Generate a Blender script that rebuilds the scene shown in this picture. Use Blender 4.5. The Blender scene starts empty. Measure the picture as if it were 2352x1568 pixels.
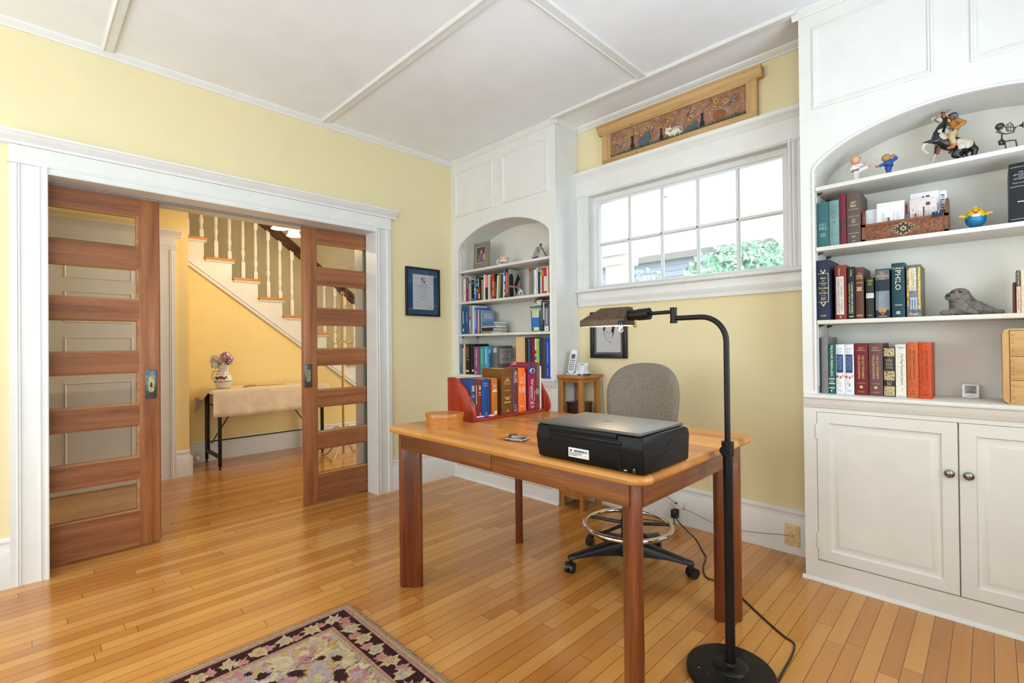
import bpy, bmesh, math, random
from mathutils import Vector, Matrix
random.seed(7)
sc = bpy.context.scene
COL = sc.collection
PI = math.pi

# ---------------------------------------------------------------- camera
CAM = Vector((3.4562806, -2.7376782, 1.17))
YAW, PITCH, ROLL = 0.7786764, 0.0060976, -0.0104114
fw = Vector((-math.sin(YAW)*math.cos(PITCH), math.cos(YAW)*math.cos(PITCH), math.sin(PITCH)))
r0 = Vector((math.cos(YAW), math.sin(YAW), 0)); u0 = r0.cross(fw)
rt = math.cos(ROLL)*r0 + math.sin(ROLL)*u0; up = -math.sin(ROLL)*r0 + math.cos(ROLL)*u0
cam = bpy.data.cameras.new('camera'); camo = bpy.data.objects.new('camera', cam); COL.objects.link(camo)
M = Matrix.Identity(4)
for i in range(3):
    M[i][0], M[i][1], M[i][2], M[i][3] = rt[i], up[i], -fw[i], CAM[i]
camo.matrix_world = M
cam.sensor_width = 36; cam.lens = 36*1113.568/2352; cam.clip_start = .02; cam.clip_end = 100
sc.camera = camo

# ---------------------------------------------------------------- sky, daylight through the windows, exposure
w = bpy.data.worlds.new('world'); sc.world = w; w.use_nodes = True
bg = w.node_tree.nodes['Background']; bg.inputs[0].default_value = (.88, .95, 1, 1); bg.inputs[1].default_value = 9.0
def area(name, loc, direction, sx, sy, power, color):
    l = bpy.data.lights.new(name, 'AREA'); l.shape = 'RECTANGLE'; l.size = sx; l.size_y = sy; l.energy = power; l.color = color
    o = bpy.data.objects.new(name, l); COL.objects.link(o); o.location = loc
    o.rotation_euler = Vector(direction).to_track_quat('-Z', 'Z').to_euler(); return o
DAY, DAYR = (.48, .72, 1), (.74, .86, 1)
area('daylight_side_window', (4.10, -1.07, 1.5), (-1, -.3, .8), 1.0, 1.7, 40, DAY)
area('daylight_side_window_rear', (4.10, -3.75, 1.5), (-1, -.12, .9), 1.4, 1.7, 88, DAY)
area('daylight_rear_window', (1.0, -4.98, 1.5), (0, 1, .3), 1.4, 1.7, 40, DAYR)
area('daylight_rear_window_right', (2.7, -4.98, 1.5), (0, 1, .3), 1.4, 1.7, 13, DAYR)
area('daylight_front_window', (2.0, .52, 1.92), (0, -1, -.1), 1.3, .62, 20, (.8, .91, 1))
area('daylight_hall_entry', (-1.0, 1.72, 1.3), (0, -1, 0), 1.2, 1.9, 26, (1, .93, .8))
vs = sc.view_settings
vs.view_transform = 'Standard'; vs.look = 'None'; vs.gamma = 1; vs.use_curve_mapping = False; vs.exposure = -1.08
cy = sc.cycles
cy.max_bounces = 8; cy.diffuse_bounces = 4; cy.use_adaptive_sampling = True; cy.adaptive_threshold = .04; cy.glossy_bounces = 4; cy.transmission_bounces = 6; cy.transparent_max_bounces = 12
cy.sample_clamp_indirect = 6; cy.use_denoising = True; cy.caustics_reflective = False; cy.caustics_refractive = False

# ---------------------------------------------------------------- materials
def L(c):
    return tuple(((x/255)/12.92 if x/255 <= .04045 else ((x/255+.055)/1.055)**2.4) for x in c) + (1,)
class N:
    def __init__(s, name):
        s.m = bpy.data.materials.new(name); s.m.use_nodes = True; s.t = s.m.node_tree
        s.b = s.t.nodes['Principled BSDF']; s.tc = None
    def n(s, kind, **kw):
        x = s.t.nodes.new(kind)
        for k, v in kw.items(): setattr(x, k, v)
        return x
    def link(s, a, b): s.t.links.new(a, b)
    def co(s, scale=(1, 1, 1), rot=(0, 0, 0)):
        if s.tc is None: s.tc = s.n('ShaderNodeTexCoord')
        mp = s.n('ShaderNodeMapping'); mp.inputs['Scale'].default_value = scale; mp.inputs['Rotation'].default_value = rot
        s.link(s.tc.outputs['Object'], mp.inputs[0]); return mp.outputs[0]
    def math(s, op, a, b=None, c=None):
        x = s.n('ShaderNodeMath', operation=op)
        for i, v in enumerate((a, b, c)):
            if v is None: continue
            if isinstance(v, (int, float)): x.inputs[i].default_value = v
            else: s.link(v, x.inputs[i])
        return x.outputs[0]
    def noise(s, vec, scale, detail=3, rough=.55, dist=0):
        x = s.n('ShaderNodeTexNoise'); x.inputs['Scale'].default_value = scale; x.inputs['Detail'].default_value = detail
        x.inputs['Roughness'].default_value = rough; x.inputs['Distortion'].default_value = dist
        s.link(vec, x.inputs['Vector']); return x.outputs[0]
    def ramp(s, fac, stops, interp='LINEAR'):
        x = s.n('ShaderNodeValToRGB'); e = x.color_ramp.elements; x.color_ramp.interpolation = interp
        while len(e) < len(stops): e.new(.5)
        for el, (p, c) in zip(e, stops): el.position = p; el.color = L(c)
        s.link(fac, x.inputs[0]); return x.outputs[0]
    def mix(s, fac, a, b, mode='MIX'):
        x = s.n('ShaderNodeMix', data_type='RGBA', blend_type=mode)
        for sock, v in ((x.inputs[0], fac), (x.inputs[6], a), (x.inputs[7], b)):
            if isinstance(v, (int, float)): sock.default_value = v
            elif isinstance(v, tuple): sock.default_value = v if len(v) == 4 else L(v)
            else: s.link(v, sock)
        return x.outputs[2]
    def bump(s, h, strength=.2, dist=.002):
        x = s.n('ShaderNodeBump'); x.inputs['Strength'].default_value = strength; x.inputs['Distance'].default_value = dist
        s.link(h, x.inputs['Height']); s.link(x.outputs[0], s.b.inputs['Normal'])
    def color(s, c):
        if isinstance(c, tuple): s.b.inputs['Base Color'].default_value = L(c)
        else: s.link(c, s.b.inputs['Base Color'])
    def set(s, rough=None, metal=None, coat=None, spec=None, coatrough=None):
        for k, v in (('Roughness', rough), ('Metallic', metal), ('Coat Weight', coat), ('Specular IOR Level', spec), ('Coat Roughness', coatrough)):
            if v is None: continue
            if isinstance(v, (int, float)): s.b.inputs[k].default_value = v
            else: s.link(v, s.b.inputs[k])
        return s.m
_cache = {}
def plain(c, rough=.5, metal=0, coat=0, spec=.5, var=.06, scale=60, bump=0):
    """a solid colour with a faint procedural mottling"""
    k = (c, rough, metal, coat, spec, var, scale, bump)
    if k in _cache: return _cache[k]
    n = N('paint_%d_%d_%d' % c); f = n.noise(n.co(), scale)
    lo = tuple(max(0, x*(1-var)) for x in c); hi = tuple(min(255, x*(1+var)) for x in c)
    n.color(n.ramp(f, [(.3, lo), (.7, hi)]))
    if bump: n.bump(f, bump)
    _cache[k] = n.set(rough, metal, coat, spec); return _cache[k]
def wood(name, cs, axis='x', fine=1, rough=.45, coat=.1, ring=9):
    n = N(name); sc_ = {'x': (1.2, 22, 22), 'y': (22, 1.2, 22), 'z': (22, 22, 1.2)}[axis]
    f = n.noise(n.co(sc_), .9*ring/9, 3, .6, .6); g = n.noise(n.co(tuple(v*7 for v in sc_)), 1.1*fine, 2)
    m = n.math('ADD', n.math('MULTIPLY', f, .75), n.math('MULTIPLY', g, .25))
    n.color(n.ramp(m, [(.3, cs[0]), (.5, cs[1]), (.7, cs[2])])); n.bump(g, .08, .001)
    return n.set(rough, 0, coat, .4)
def planks(name, along, width, length, cs, gap, gapw, rough, coat=0., shift=0.):
    n = N(name); tc = n.co(); sp = n.n('ShaderNodeSeparateXYZ'); n.link(tc, sp.inputs[0])
    u, v = (sp.outputs[0], sp.outputs[1]) if along == 'x' else (sp.outputs[1], sp.outputs[0])
    vs_ = n.math('DIVIDE', n.math('ADD', v, shift+50*width), width); row = n.math('FLOOR', vs_)
    wn = n.n('ShaderNodeTexWhiteNoise', noise_dimensions='1D'); n.link(row, wn.inputs['W'])
    us = n.math('DIVIDE', n.math('ADD', u, n.math('MULTIPLY', wn.outputs[0], length*7)), length); pl = n.math('FLOOR', us)
    cb = n.n('ShaderNodeCombineXYZ'); n.link(row, cb.inputs[0]); n.link(pl, cb.inputs[1])
    w2 = n.n('ShaderNodeTexWhiteNoise', noise_dimensions='2D'); n.link(cb.outputs[0], w2.inputs['Vector'])
    off = n.n('ShaderNodeVectorMath', operation='SCALE'); n.link(w2.outputs[1], off.inputs[0]); off.inputs['Scale'].default_value = 13
    ad = n.n('ShaderNodeVectorMath', operation='ADD'); n.link(n.co((1.6, 26, 26) if along == 'x' else (26, 1.6, 26)), ad.inputs[0]); n.link(off.outputs[0], ad.inputs[1])
    gr = n.noise(ad.outputs[0], 1.0, 4, .6, .5)
    m = n.math('ADD', n.math('MULTIPLY', w2.outputs[0], .55), n.math('MULTIPLY', gr, .45))
    c = n.ramp(m, [(.12, cs[0]), (.42, cs[1]), (.62, cs[2]), (.9, cs[3])])
    fv = n.math('FRACT', vs_); fu = n.math('FRACT', us)
    e = n.math('MAXIMUM', n.math('LESS_THAN', fv, gapw/width), n.math('LESS_THAN', fu, gapw/length))
    n.color(n.mix(n.math('MULTIPLY', e, gap), c, (70, 36, 12)))
    n.bump(n.math('SUBTRACT', n.math('MULTIPLY', gr, .15), e), .25, .0015)
    return n.set(n.math('ADD', rough-.06, n.math('MULTIPLY', gr, .12)), 0, coat, .5, .12)
def glass(name, tint=(1, 1, 1), refl=1.0, rough=0.0):
    n = N(name); t = n.n('ShaderNodeBsdfTransparent'); t.inputs[0].default_value = tint + (1,)
    g = n.n('ShaderNodeBsdfGlossy'); g.inputs['Roughness'].default_value = rough
    fr = n.n('ShaderNodeFresnel'); fr.inputs[0].default_value = 1.5; mx = n.n('ShaderNodeMixShader')
    n.link(n.math('MULTIPLY', fr.outputs[0], refl), mx.inputs[0]); n.link(t.outputs[0], mx.inputs[1]); n.link(g.outputs[0], mx.inputs[2])
    n.link(mx.outputs[0], n.t.nodes['Material Output'].inputs[0]); return n.m
def glow(name, c, strength):
    n = N(name); n.color(c); n.b.inputs['Emission Color'].default_value = L(c); n.b.inputs['Emission Strength'].default_value = strength
    return n.set(.4)
WHITE = plain((226, 226, 222), .42, var=.012, scale=9)
SHELF = plain((222, 219, 210), .5, var=.02, scale=7)
CEIL = plain((238, 240, 243), .8, var=.01, scale=5)
YEL = plain((231, 217, 172), .75, var=.005, scale=8)
YEL2 = plain((240, 216, 150), .75, var=.005, scale=8)
STAIRWALL = plain((226, 216, 176), .75, var=.005, scale=8)
FLOOR = planks('maple_floor', 'y', .0585, 1.05, [(177, 113, 48), (193, 130, 60), (203, 142, 69), (215, 157, 86)], .9, .0021, .21, .2, .0)
DOORW = wood('fir_door', [(124, 72, 40), (156, 98, 58), (178, 118, 74)], 'z', rough=.5)
DOORWH = wood('fir_door_rail', [(108, 62, 34), (148, 92, 54), (172, 112, 70)], 'y', rough=.5)
BEVEL = wood('fir_bevel', [(150, 98, 54), (184, 130, 82), (204, 156, 106)], 'y', rough=.5)
BLACK = plain((20, 20, 22), .38, var=.15)
BLACKM = plain((24, 24, 26), .45, .0, var=.2)
CHROME = plain((225, 225, 228), .12, 1, var=.01)
NICKEL = plain((150, 148, 145), .3, 1, var=.03)
BRASS = plain((196, 156, 84), .28, 1, var=.05)
GLASS = glass('window_glass', (1, 1, 1), 1.0); DGLASS = glass('door_glass', (.97, .97, .95), 1.3)
PAPER = plain((233, 229, 216), .8, var=.05, scale=400)
GOLD = plain((222, 190, 120), .45, .3, var=.05)
WTXT = plain((236, 234, 228), .6, var=.02); BTXT = plain((28, 28, 30), .6, var=.05)

# ---------------------------------------------------------------- mesh helpers
def W(o):
    m = o.matrix_basis.copy()
    return m if o.parent is None else W(o.parent) @ o.matrix_parent_inverse @ m
class MB:
    def __init__(s): s.bm = bmesh.new(); s.mi = 0
    def add(s, vs_, fs):
        v = [s.bm.verts.new(p) for p in vs_]; out = []
        for f in fs:
            try: fc = s.bm.faces.new([v[i] for i in f])
            except ValueError: continue
            fc.material_index = s.mi; out.append(fc)
        return v, out
    def merge(s, bm):
        me = bpy.data.meshes.new('t'); bm.to_mesh(me); bm.free(); k = len(s.bm.faces)
        s.bm.from_mesh(me); bpy.data.meshes.remove(me); s.bm.faces.ensure_lookup_table()
        for f in s.bm.faces[k:]: f.material_index = s.mi
    def box(s, x0, x1, y0, y1, z0, z1, b=0, seg=2, M=None):
        t = bmesh.new(); bmesh.ops.create_cube(t, size=1)
        for v in t.verts: v.co = Vector((x0+(v.co.x+.5)*(x1-x0), y0+(v.co.y+.5)*(y1-y0), z0+(v.co.z+.5)*(z1-z0)))
        if b: bmesh.ops.bevel(t, geom=t.edges[:], offset=b, segments=seg, affect='EDGES', profile=.5)
        if M is not None: bmesh.ops.transform(t, matrix=M, verts=t.verts)
        s.merge(t); return s
    def prism(s, pts, axis, a, b, bev=0, M=None):
        """2D outline extruded along axis: x->(y,z) y->(x,z) z->(x,y)"""
        f = {'x': lambda p, t: (t, p[0], p[1]), 'y': lambda p, t: (p[0], t, p[1]), 'z': lambda p, t: (p[0], p[1], t)}[axis]
        t = bmesh.new(); n = len(pts); A = [t.verts.new(f(p, a)) for p in pts]; B = [t.verts.new(f(p, b)) for p in pts]
        t.faces.new(A); t.faces.new(B[::-1])
        for i in range(n): t.faces.new([A[i], B[i], B[(i+1) % n], A[(i+1) % n]])
        if bev: bmesh.ops.bevel(t, geom=t.edges[:], offset=bev, segments=2, affect='EDGES', profile=.5)
        if M is not None: bmesh.ops.transform(t, matrix=M, verts=t.verts)
        s.merge(t); return s
    def tube(s, pts, r, n=10, closed=False, caps=True):
        P = [Vector(p) for p in pts]; k = len(P); R = r if isinstance(r, (list, tuple)) else [r]*k
        rings = []; prev = None
        for i in range(k):
            if closed: d = (P[(i+1) % k]-P[i-1])
            else: d = P[min(i+1, k-1)]-P[max(i-1, 0)]
            d.normalize()
            if prev is None:
                a = Vector((0, 0, 1)) if abs(d.z) < .9 else Vector((1, 0, 0)); u = d.cross(a).normalized()
            else: u = (prev-d*prev.dot(d)).normalized()
            prev = u; v = d.cross(u)
            rings.append([P[i]+R[i]*(math.cos(2*PI*j/n)*u+math.sin(2*PI*j/n)*v) for j in range(n)])
        vs_ = [p for rg in rings for p in rg]; fs = []
        for i in range(k if closed else k-1):
            i2 = (i+1) % k
            for j in range(n): fs.append((i*n+j, i*n+(j+1) % n, i2*n+(j+1) % n, i2*n+j))
        if not closed and caps: fs += [tuple(range(n)), tuple((k-1)*n+j for j in range(n))]
        s.add(vs_, fs); return s
    def cyl(s, p0, p1, r0, r1=None, n=20): return s.tube([p0, p1], [r0, r0 if r1 is None else r1], n)
    def lathe(s, prof, c=(0, 0, 0), n=28, M=None):
        vs_ = []; c = Vector(c)
        for r, z in prof:
            for j in range(n):
                p = Vector((r*math.cos(2*PI*j/n), r*math.sin(2*PI*j/n), z))
                vs_.append(c+(M @ p if M is not None else p))
        fs = [(i*n+j, i*n+(j+1) % n, (i+1)*n+(j+1) % n, (i+1)*n+j) for i in range(len(prof)-1) for j in range(n)]
        if prof[0][0] > 1e-5: fs.append(tuple(range(n)))
        if prof[-1][0] > 1e-5: fs.append(tuple((len(prof)-1)*n+j for j in range(n)))
        v, f = s.add(vs_, fs); bmesh.ops.remove_doubles(s.bm, verts=v, dist=1e-6); return s
    def ball(s, c, r, sc_=(1, 1, 1), n=16, M=None):
        t = bmesh.new(); bmesh.ops.create_uvsphere(t, u_segments=n, v_segments=max(6, n//2), radius=r)
        for v in t.verts: v.co = Vector((v.co.x*sc_[0], v.co.y*sc_[1], v.co.z*sc_[2]))
        if M is not None: bmesh.ops.transform(t, matrix=M, verts=t.verts)
        bmesh.ops.translate(t, verts=t.verts, vec=Vector(c)); s.merge(t); return s
    def rings(s, x0, x1, z0, z1, y, prof, fill=True):
        """raised-panel profile on an x/z rectangle: (inset, dy) steps, then the field"""
        vs_ = []; fs = []
        for d, dy in prof: vs_ += [(x0+d, y+dy, z0+d), (x1-d, y+dy, z0+d), (x1-d, y+dy, z1-d), (x0+d, y+dy, z1-d)]
        for i in range(len(prof)-1):
            for j in range(4): fs.append((i*4+j, i*4+(j+1) % 4, i*4+4+(j+1) % 4, i*4+4+j))
        if fill: k = (len(prof)-1)*4; fs.append((k, k+1, k+2, k+3))
        s.add(vs_, fs); return s
    def text(s, body, c, w_, h, u=(1, 0, 0), v=(0, 0, 1), warp=None, depth=.0003):
        cu = bpy.data.curves.new('t', 'FONT'); cu.body = body; cu.align_x = 'CENTER'; cu.resolution_u = 2
        ob = bpy.data.objects.new('t', cu); me = ob.to_mesh()
        if len(me.vertices):
            xs = [q.co.x for q in me.vertices]; ys = [q.co.y for q in me.vertices]
            bw, bh = max(xs)-min(xs), max(ys)-min(ys); cx_, cy_ = (max(xs)+min(xs))/2, (max(ys)+min(ys))/2
            sy = h/max(bh, 1e-6); sx = sy if w_ is None else w_/max(bw, 1e-6)
            if w_ is not None and h is None: sy = sx
            u = Vector(u); v = Vector(v); c = Vector(c); vs_ = []
            for q in me.vertices:
                p = c+u*((q.co.x-cx_)*sx)+v*((q.co.y-cy_)*sy)
                if warp: p = warp(p)
                vs_.append(p)
            s.add(vs_, [tuple(f.vertices) for f in me.polygons])
        ob.to_mesh_clear(); bpy.data.objects.remove(ob); bpy.data.curves.remove(cu); return s
    def build(s, name, mats, parent=None, world=True, smooth=35, norm=True):
        if norm: bmesh.ops.recalc_face_normals(s.bm, faces=s.bm.faces[:])
        me = bpy.data.meshes.new(name); s.bm.to_mesh(me); s.bm.free()
        for m in (mats if isinstance(mats, (list, tuple)) else [mats]): me.materials.append(m)
        me.shade_smooth(); me.set_sharp_from_angle(angle=math.radians(smooth))
        o = bpy.data.objects.new(name, me); COL.objects.link(o)
        if parent is not None:
            o.parent = parent
            if world: o.matrix_parent_inverse = W(parent).inverted()
        return o
def tag(o, label, cat, group=None):
    o['label'] = label; o['category'] = cat
    if group: o['group'] = group
    return o
def thing(name, label, cat, loc=(0, 0, 0), rz=0, group=None):
    o = bpy.data.objects.new(name, None); COL.objects.link(o); o.location = loc; o.rotation_euler = (0, 0, rz)
    o.empty_display_size = .05; return tag(o, label, cat, group)
def struct(name, mb, mat, label=None, parent=None):
    o = mb.build(name, mat, parent)
    if parent is None:
        o['kind'] = 'structure'
        if label: o['label'] = label
    return o
def blob(name, shapes, mat, parent=None, vox=.004, world=True, iters=2):
    """one continuous skin over overlapping capsules ((p0,r0),(p1,r1)) and balls (c,r,(sx,sy,sz))"""
    mb = MB()
    for sh in shapes:
        if len(sh) == 2:
            (a, ra), (b, rb) = sh; a, b = Vector(a), Vector(b)
            mb.ball(a, ra, n=12); mb.ball(b, rb, n=12); mb.cyl(a, b, ra, rb, 12)
        else: mb.ball(sh[0], sh[1], sh[2], 14, sh[3] if len(sh) > 3 else None)
    o = mb.build(name, mat, parent, world)
    r = o.modifiers.new('remesh', 'REMESH'); r.mode = 'VOXEL'; r.voxel_size = vox; r.use_smooth_shade = True
    sm = o.modifiers.new('smooth', 'SMOOTH'); sm.factor = .5; sm.iterations = iters
    return o

# ================================================================= ROOM SHELL
H = 2.81
struct('floor', MB().box(-3.4, 4.1, -5, 1.75, -.05, 0), FLOOR)
struct('ceiling', MB().box(-3.4, 4.1, -5, 1.75, H, H+.05), CEIL)
mb = MB()   # wall with the pocket-door opening: two leaves and a slot between
for x0, x1 in ((-.125, 0), (-.315, -.185)):
    mb.box(x0, x1, -5, -2.655, 0, H); mb.box(x0, x1, -.760, .30 if x0 > -.2 else 1.75, 0, H); mb.box(x0, x1, -2.655, -.760, 2.08, H)
struct('wall_left', mb, YEL)
mb = MB()   # window wall
mb.box(-.1, 1.315, .265, .40, 0, H).box(2.678, 4.1, .265, .40, 0, H).box(1.315, 2.678, .265, .40, 0, 1.57).box(1.315, 2.678, .265, .40, 2.278, H)
struct('wall_back', mb, YEL)
mb = MB().box(-.5, 1.315, .401, .41, 0, 3.2).box(2.678, 4.5, .401, .41, 0, 3.2).box(1.315, 2.678, .401, .41, 0, 1.57).box(1.315, 2.678, .401, .41, 2.278, 3.2)
struct('wall_exterior', mb, plain((240, 242, 244), .6, var=.01))
mb = MB()
mb.box(4.05, 4.2, -5, -4.55, 0, H).box(4.05, 4.2, -3.0, -1.6, 0, H).box(4.05, 4.2, -.55, .4, 0, H).box(4.05, 4.2, -5, .4, 0, .65).box(4.05, 4.2, -5, .4, 2.35, H)
mb.box(3.925, 4.05, 0, .02, 0, H)
struct('wall_right', mb, YEL)
mb = MB()
mb.box(-.1, .3, -5.05, -4.9, 0, H).box(1.7, 2.0, -5.05, -4.9, 0, H).box(3.4, 4.2, -5.05, -4.9, 0, H).box(-.1, 4.2, -5.05, -4.9, 0, .65).box(-.1, 4.2, -5.05, -4.9, 2.35, H)
struct('wall_front', mb, YEL)

def crown(axis, a, b, sgn, base):     # small ceiling moulding; profile leaves the wall by sgn
    pr = [(0, 2.774), (.008, 2.774), (.010, 2.782), (.018, 2.788), (.030, 2.799), (.034, 2.803), (.036, H), (0, H)]
    return [(base+sgn*q, z) for q, z in pr]
mb = MB()
mb.prism(crown('y', 0, 0, 1, 0), 'y', -5, 0)
struct('trim_1', mb, WHITE)
mb = MB(); mb.prism(crown('x', 0, 0, -1, .265), 'x', 1.215, 2.79); struct('trim_2', mb, WHITE)
def batten(y0, y1, x0, x1, along='x'):
    e = .012; pr = [(y0, H), (y0, 2.797), (y0+e*.5, 2.792), (y0+e, 2.797), (y1-e*.3, 2.797), (y1, 2.802), (y1, H)]
    m = MB(); m.prism(pr, along, x0, x1) if along == 'x' else m.prism(pr, 'y', x0, x1); return m
struct('trim_3', batten(-2.422, -2.372, .03, 4.05), WHITE)
struct('trim_4', batten(-1.207, -1.152, .03, 4.05), WHITE)
struct('trim_5', batten(-.050, 0.0, 1.215, 2.79), WHITE)
struct('trim_6', batten(1.925, 1.982, -1.152, -.05, 'y'), WHITE)
struct('trim_9', batten(1.925, 1.982, -5, -1.207, 'y'), WHITE)

# pocket-door casing: fluted pilasters, frieze and crown
mb = MB()
def pil(y0, s):   # plan profile (x,y) extruded in z; y0 is the opening edge, s the direction outwards
    pr = [(0, 0), (.034, 0), (.036, .004), (.034, .010), (.026, .014), (.026, .026), (.030, .031), (.026, .036), (.022, .042), (.022, .098), (.027, .103), (.022, .108), (.027, .113), (.022, .118), (.022, .140), (0, .140)]
    mb.prism([(x, y0+s*q) for x, q in pr], 'z', 0, 2.10)
pil(-2.637, -1); pil(-.777, 1)
head = [(0, 2.065), (.034, 2.065), (.036, 2.069), (.030, 2.075), (.030, 2.082), (.026, 2.087), (.026, 2.096), (.032, 2.101), (.032, 2.110), (.024, 2.114), (.024, 2.187), (.030, 2.193), (.032, 2.205), (.046, 2.218), (.060, 2.228), (.064, 2.236), (.072, 2.240), (.072, 2.252), (0, 2.252)]
mb.prism([(x, z) for x, z in head[:10]] + [(0, 2.114)], 'y', -2.637, -.777)
mb.box(0, .024, -2.777, -.637, 2.098, 2.19)
mb.box(0, .033, -2.784, -2.637, 2.098, 2.110).box(0, .033, -.777, -.630, 2.098, 2.110)
mb.prism([(0, 2.187)]+head[11:], 'y', -2.822, -.592)
struct('trim_7', mb, WHITE)
mb = MB()   # jamb linings
for x0, x1 in ((-.125, .0), (-.315, -.185)):
    mb.box(x0, x1, -2.655, -2.637, 0, 2.08).box(x0, x1, -.777, -.760, 0, 2.08).box(x0, x1, -2.655, -.760, 2.065, 2.08)
struct('trim_8', mb, WHITE)
struct('trim_10', MB().box(-.176, -.134, -2.65, -.765, 2.058, 2.07), plain((150, 156, 164), .4, .6))
# baseboards
def base(axis, a, b, sgn, f, hf, ht, th=.022):
    pr = [(0, 0), (th, 0), (th, hf), (th-.002, hf+.004), (th-.006, hf+.010), (th-.007, ht-.024), (th-.003, ht-.020), (th-.004, ht-.010), (th-.012, ht-.003), (.004, ht), (0, ht)]
    return MB().prism([(f+sgn*q, z) for q, z in pr], axis, a, b)
struct('baseboard_left', base('y', -.637, 0, 1, 0, .18, .245), WHITE)
struct('baseboard_left_rear', base('y', -5, -2.777, 1, 0, .18, .245), WHITE)
struct('baseboard_back', base('x', 1.215, 2.79, -1, .265, .184, .244), WHITE)

# ================================================================= POCKET DOORS
PANES = [(.211, .4055), (.525, .721), (.837, 1.0345), (1.1467, 1.338), (1.4525, 1.642), (1.7614, 1.954)]
def pocket_door(name, ya, yb, lead):
    """ya..yb the whole leaf; lead = +1 when the leading edge is at yb"""
    x0, x1 = -.175, -.135; st = .099; top = 2.062; bot = .008
    r = MB().box(x0, x1, (yb-st) if lead > 0 else ya, yb if lead > 0 else ya+st, bot, top, .002).build(name, DOORW); r['kind'] = 'structure'
    r['label'] = 'natural fir sliding pocket door with six glass panes, %s of the wide opening' % ('left half' if lead > 0 else 'right half')
    ys, ye = (ya+st, yb-st)
    MB().box(x0, x1, ya if lead > 0 else yb-st, ya+st if lead > 0 else yb, bot, top, .002).build('stile', DOORW, r)
    zz = [bot]+[v for p in PANES for v in p]+[top]
    for i in range(0, len(zz), 2):
        m = MB().box(x0+.001, x1-.001, ys, ye, zz[i], zz[i+1]); rl = m.build('rail', DOORWH, r)
    for i, (a, b) in enumerate(PANES):
        m = MB(); e = .011   # bevelled glazing beads on both faces, one mesh per pane opening
        for xx, xi in ((x1, x1-.014), (x0, x0+.014)):
            vs_ = [(xx, ys, a), (xx, ye, a), (xx, ye, b), (xx, ys, b), (xi, ys+e, a+e), (xi, ye-e, a+e), (xi, ye-e, b-e), (xi, ys+e, b-e)]
            m.add(vs_, [(j, (j+1) % 4, 4+(j+1) % 4, 4+j) for j in range(4)])
        m.build('glazing_bead', BEVEL, r)
        MB().box(-.157, -.153, ys+.004, ye-.004, a+.004, b-.004).build('pane', DGLASS, r)
    yl = yb if lead > 0 else ya
    MB().tube([(-.155, yl+lead*.001, bot+.01), (-.155, yl+lead*.001, top-.01)], .007, 8).build('edge_bead', DOORW, r)
    yc = -2.188 if lead > 0 else -1.2455
    m = MB(); m.box(x1, x1+.004, yc-.029, yc+.029, .868, 1.041, .0015)
    for q in range(18):
        for yy in (-.026, .026): m.ball((x1+.004, yc+yy, .874+q*.0095), .0022, n=6)
    pl = m.build('pull_plate', plain((96, 104, 104), .35, .9, var=.2), r)
    m = MB(); pts = []
    for q in range(28):
        a = 2*PI*q/28; pts.append((x1+.0045, yc+.0155*math.copysign(abs(math.cos(a))**.6, math.cos(a)), .954+.046*math.copysign(abs(math.sin(a))**.6, math.sin(a))))
    m.tube(pts, .0018, 6, True); m.prism([(p[1], p[2]) for p in pts], 'x', x1+.003, x1+.0048)
    cupo = m.build('pull_cup', plain((168, 160, 116), .35, .8, var=.12), pl)
    if lead > 0:
        MB().prism([(yc+.005*math.cos(a), .957+.006*math.sin(a)) for a in [i*PI/6 for i in range(-1, 8)]]+[(yc-.005, .936), (yc+.005, .936)], 'x', x1+.0046, x1+.0056).build('keyhole', BTXT, pl)
    return r
pocket_door('door_1', -3.07, -2.1456, 1)
pocket_door('door_2', -1.2787, -.355, -1)

# ================================================================= WINDOW
wn = MB()
def wcas(x0, s):
    pr = [(0, 0), (.020, 0), (.026, .004), (.026, .016), (.018, .022), (.018, .030), (.022, .034), (.018, .038), (.022, .042), (.018, .046), (.018, .090), (.022, .094), (.018, .098), (.022, .102), (.018, .106), (.018, .124), (0, .124)]
    wn.prism([(x0+s*q, .265-y) for y, q in pr], 'z', 1.578, 2.290)
wcas(1.325, -1); wcas(2.668, 1)
wn.prism([(.265, 2.268), (.242, 2.268), (.238, 2.274), (.246, 2.286), (.243, 2.292), (.243, 2.396), (.236, 2.403), (.232, 2.412), (.222, 2.424), (.214, 2.430), (.210, 2.440), (.210, 2.455), (.265, 2.455)], 'x', 1.205, 2.79)
wn.prism([(.265, 2.43), (.210, 2.44), (.210, 2.455), (.265, 2.455)], 'x', 1.163, 1.206)
win = struct('window_1', wn, WHITE, 'white framed ten-pane horizontal window high on the yellow wall')
m = MB()
m.prism([(.40, 1.551), (.225, 1.551), (.214, 1.557), (.211, 1.565), (.214, 1.573), (.222, 1.578), (.40, 1.578)], 'x', 1.180, 2.79)
m.prism([(.265, 1.449), (.247, 1.449), (.245, 1.462), (.252, 1.470), (.240, 1.490), (.238, 1.498), (.246, 1.505), (.246, 1.551), (.265, 1.551)], 'x', 1.221, 2.79)
m.build('window_sill', WHITE, win)
m = MB(); gx0, gx1, gz0, gz1 = 1.372, 2.621, 1.607, 2.222
def frame(m, x0, x1, z0, z1, i0, i1, j0, j1, y0, y1):
    m.box(x0, i0, y0, y1, z0, z1).box(i1, x1, y0, y1, z0, z1).box(i0, i1, y0, y1, z0, j0).box(i0, i1, y0, y1, j1, z1)
frame(m, 1.315, 2.678, 1.57, 2.278, 1.325, 2.668, 1.578, 2.268, .266, .40)
frame(m, 1.325, 2.668, 1.578, 2.268, gx0-.012, gx1+.012, gz0-.010, gz1+.012, .312, .36)
frame(m, gx0-.012, gx1+.012, gz0-.010, gz1+.012, gx0, gx1, gz0, gz1, .322, .36)
m.build('window_frame', WHITE, win)
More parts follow.
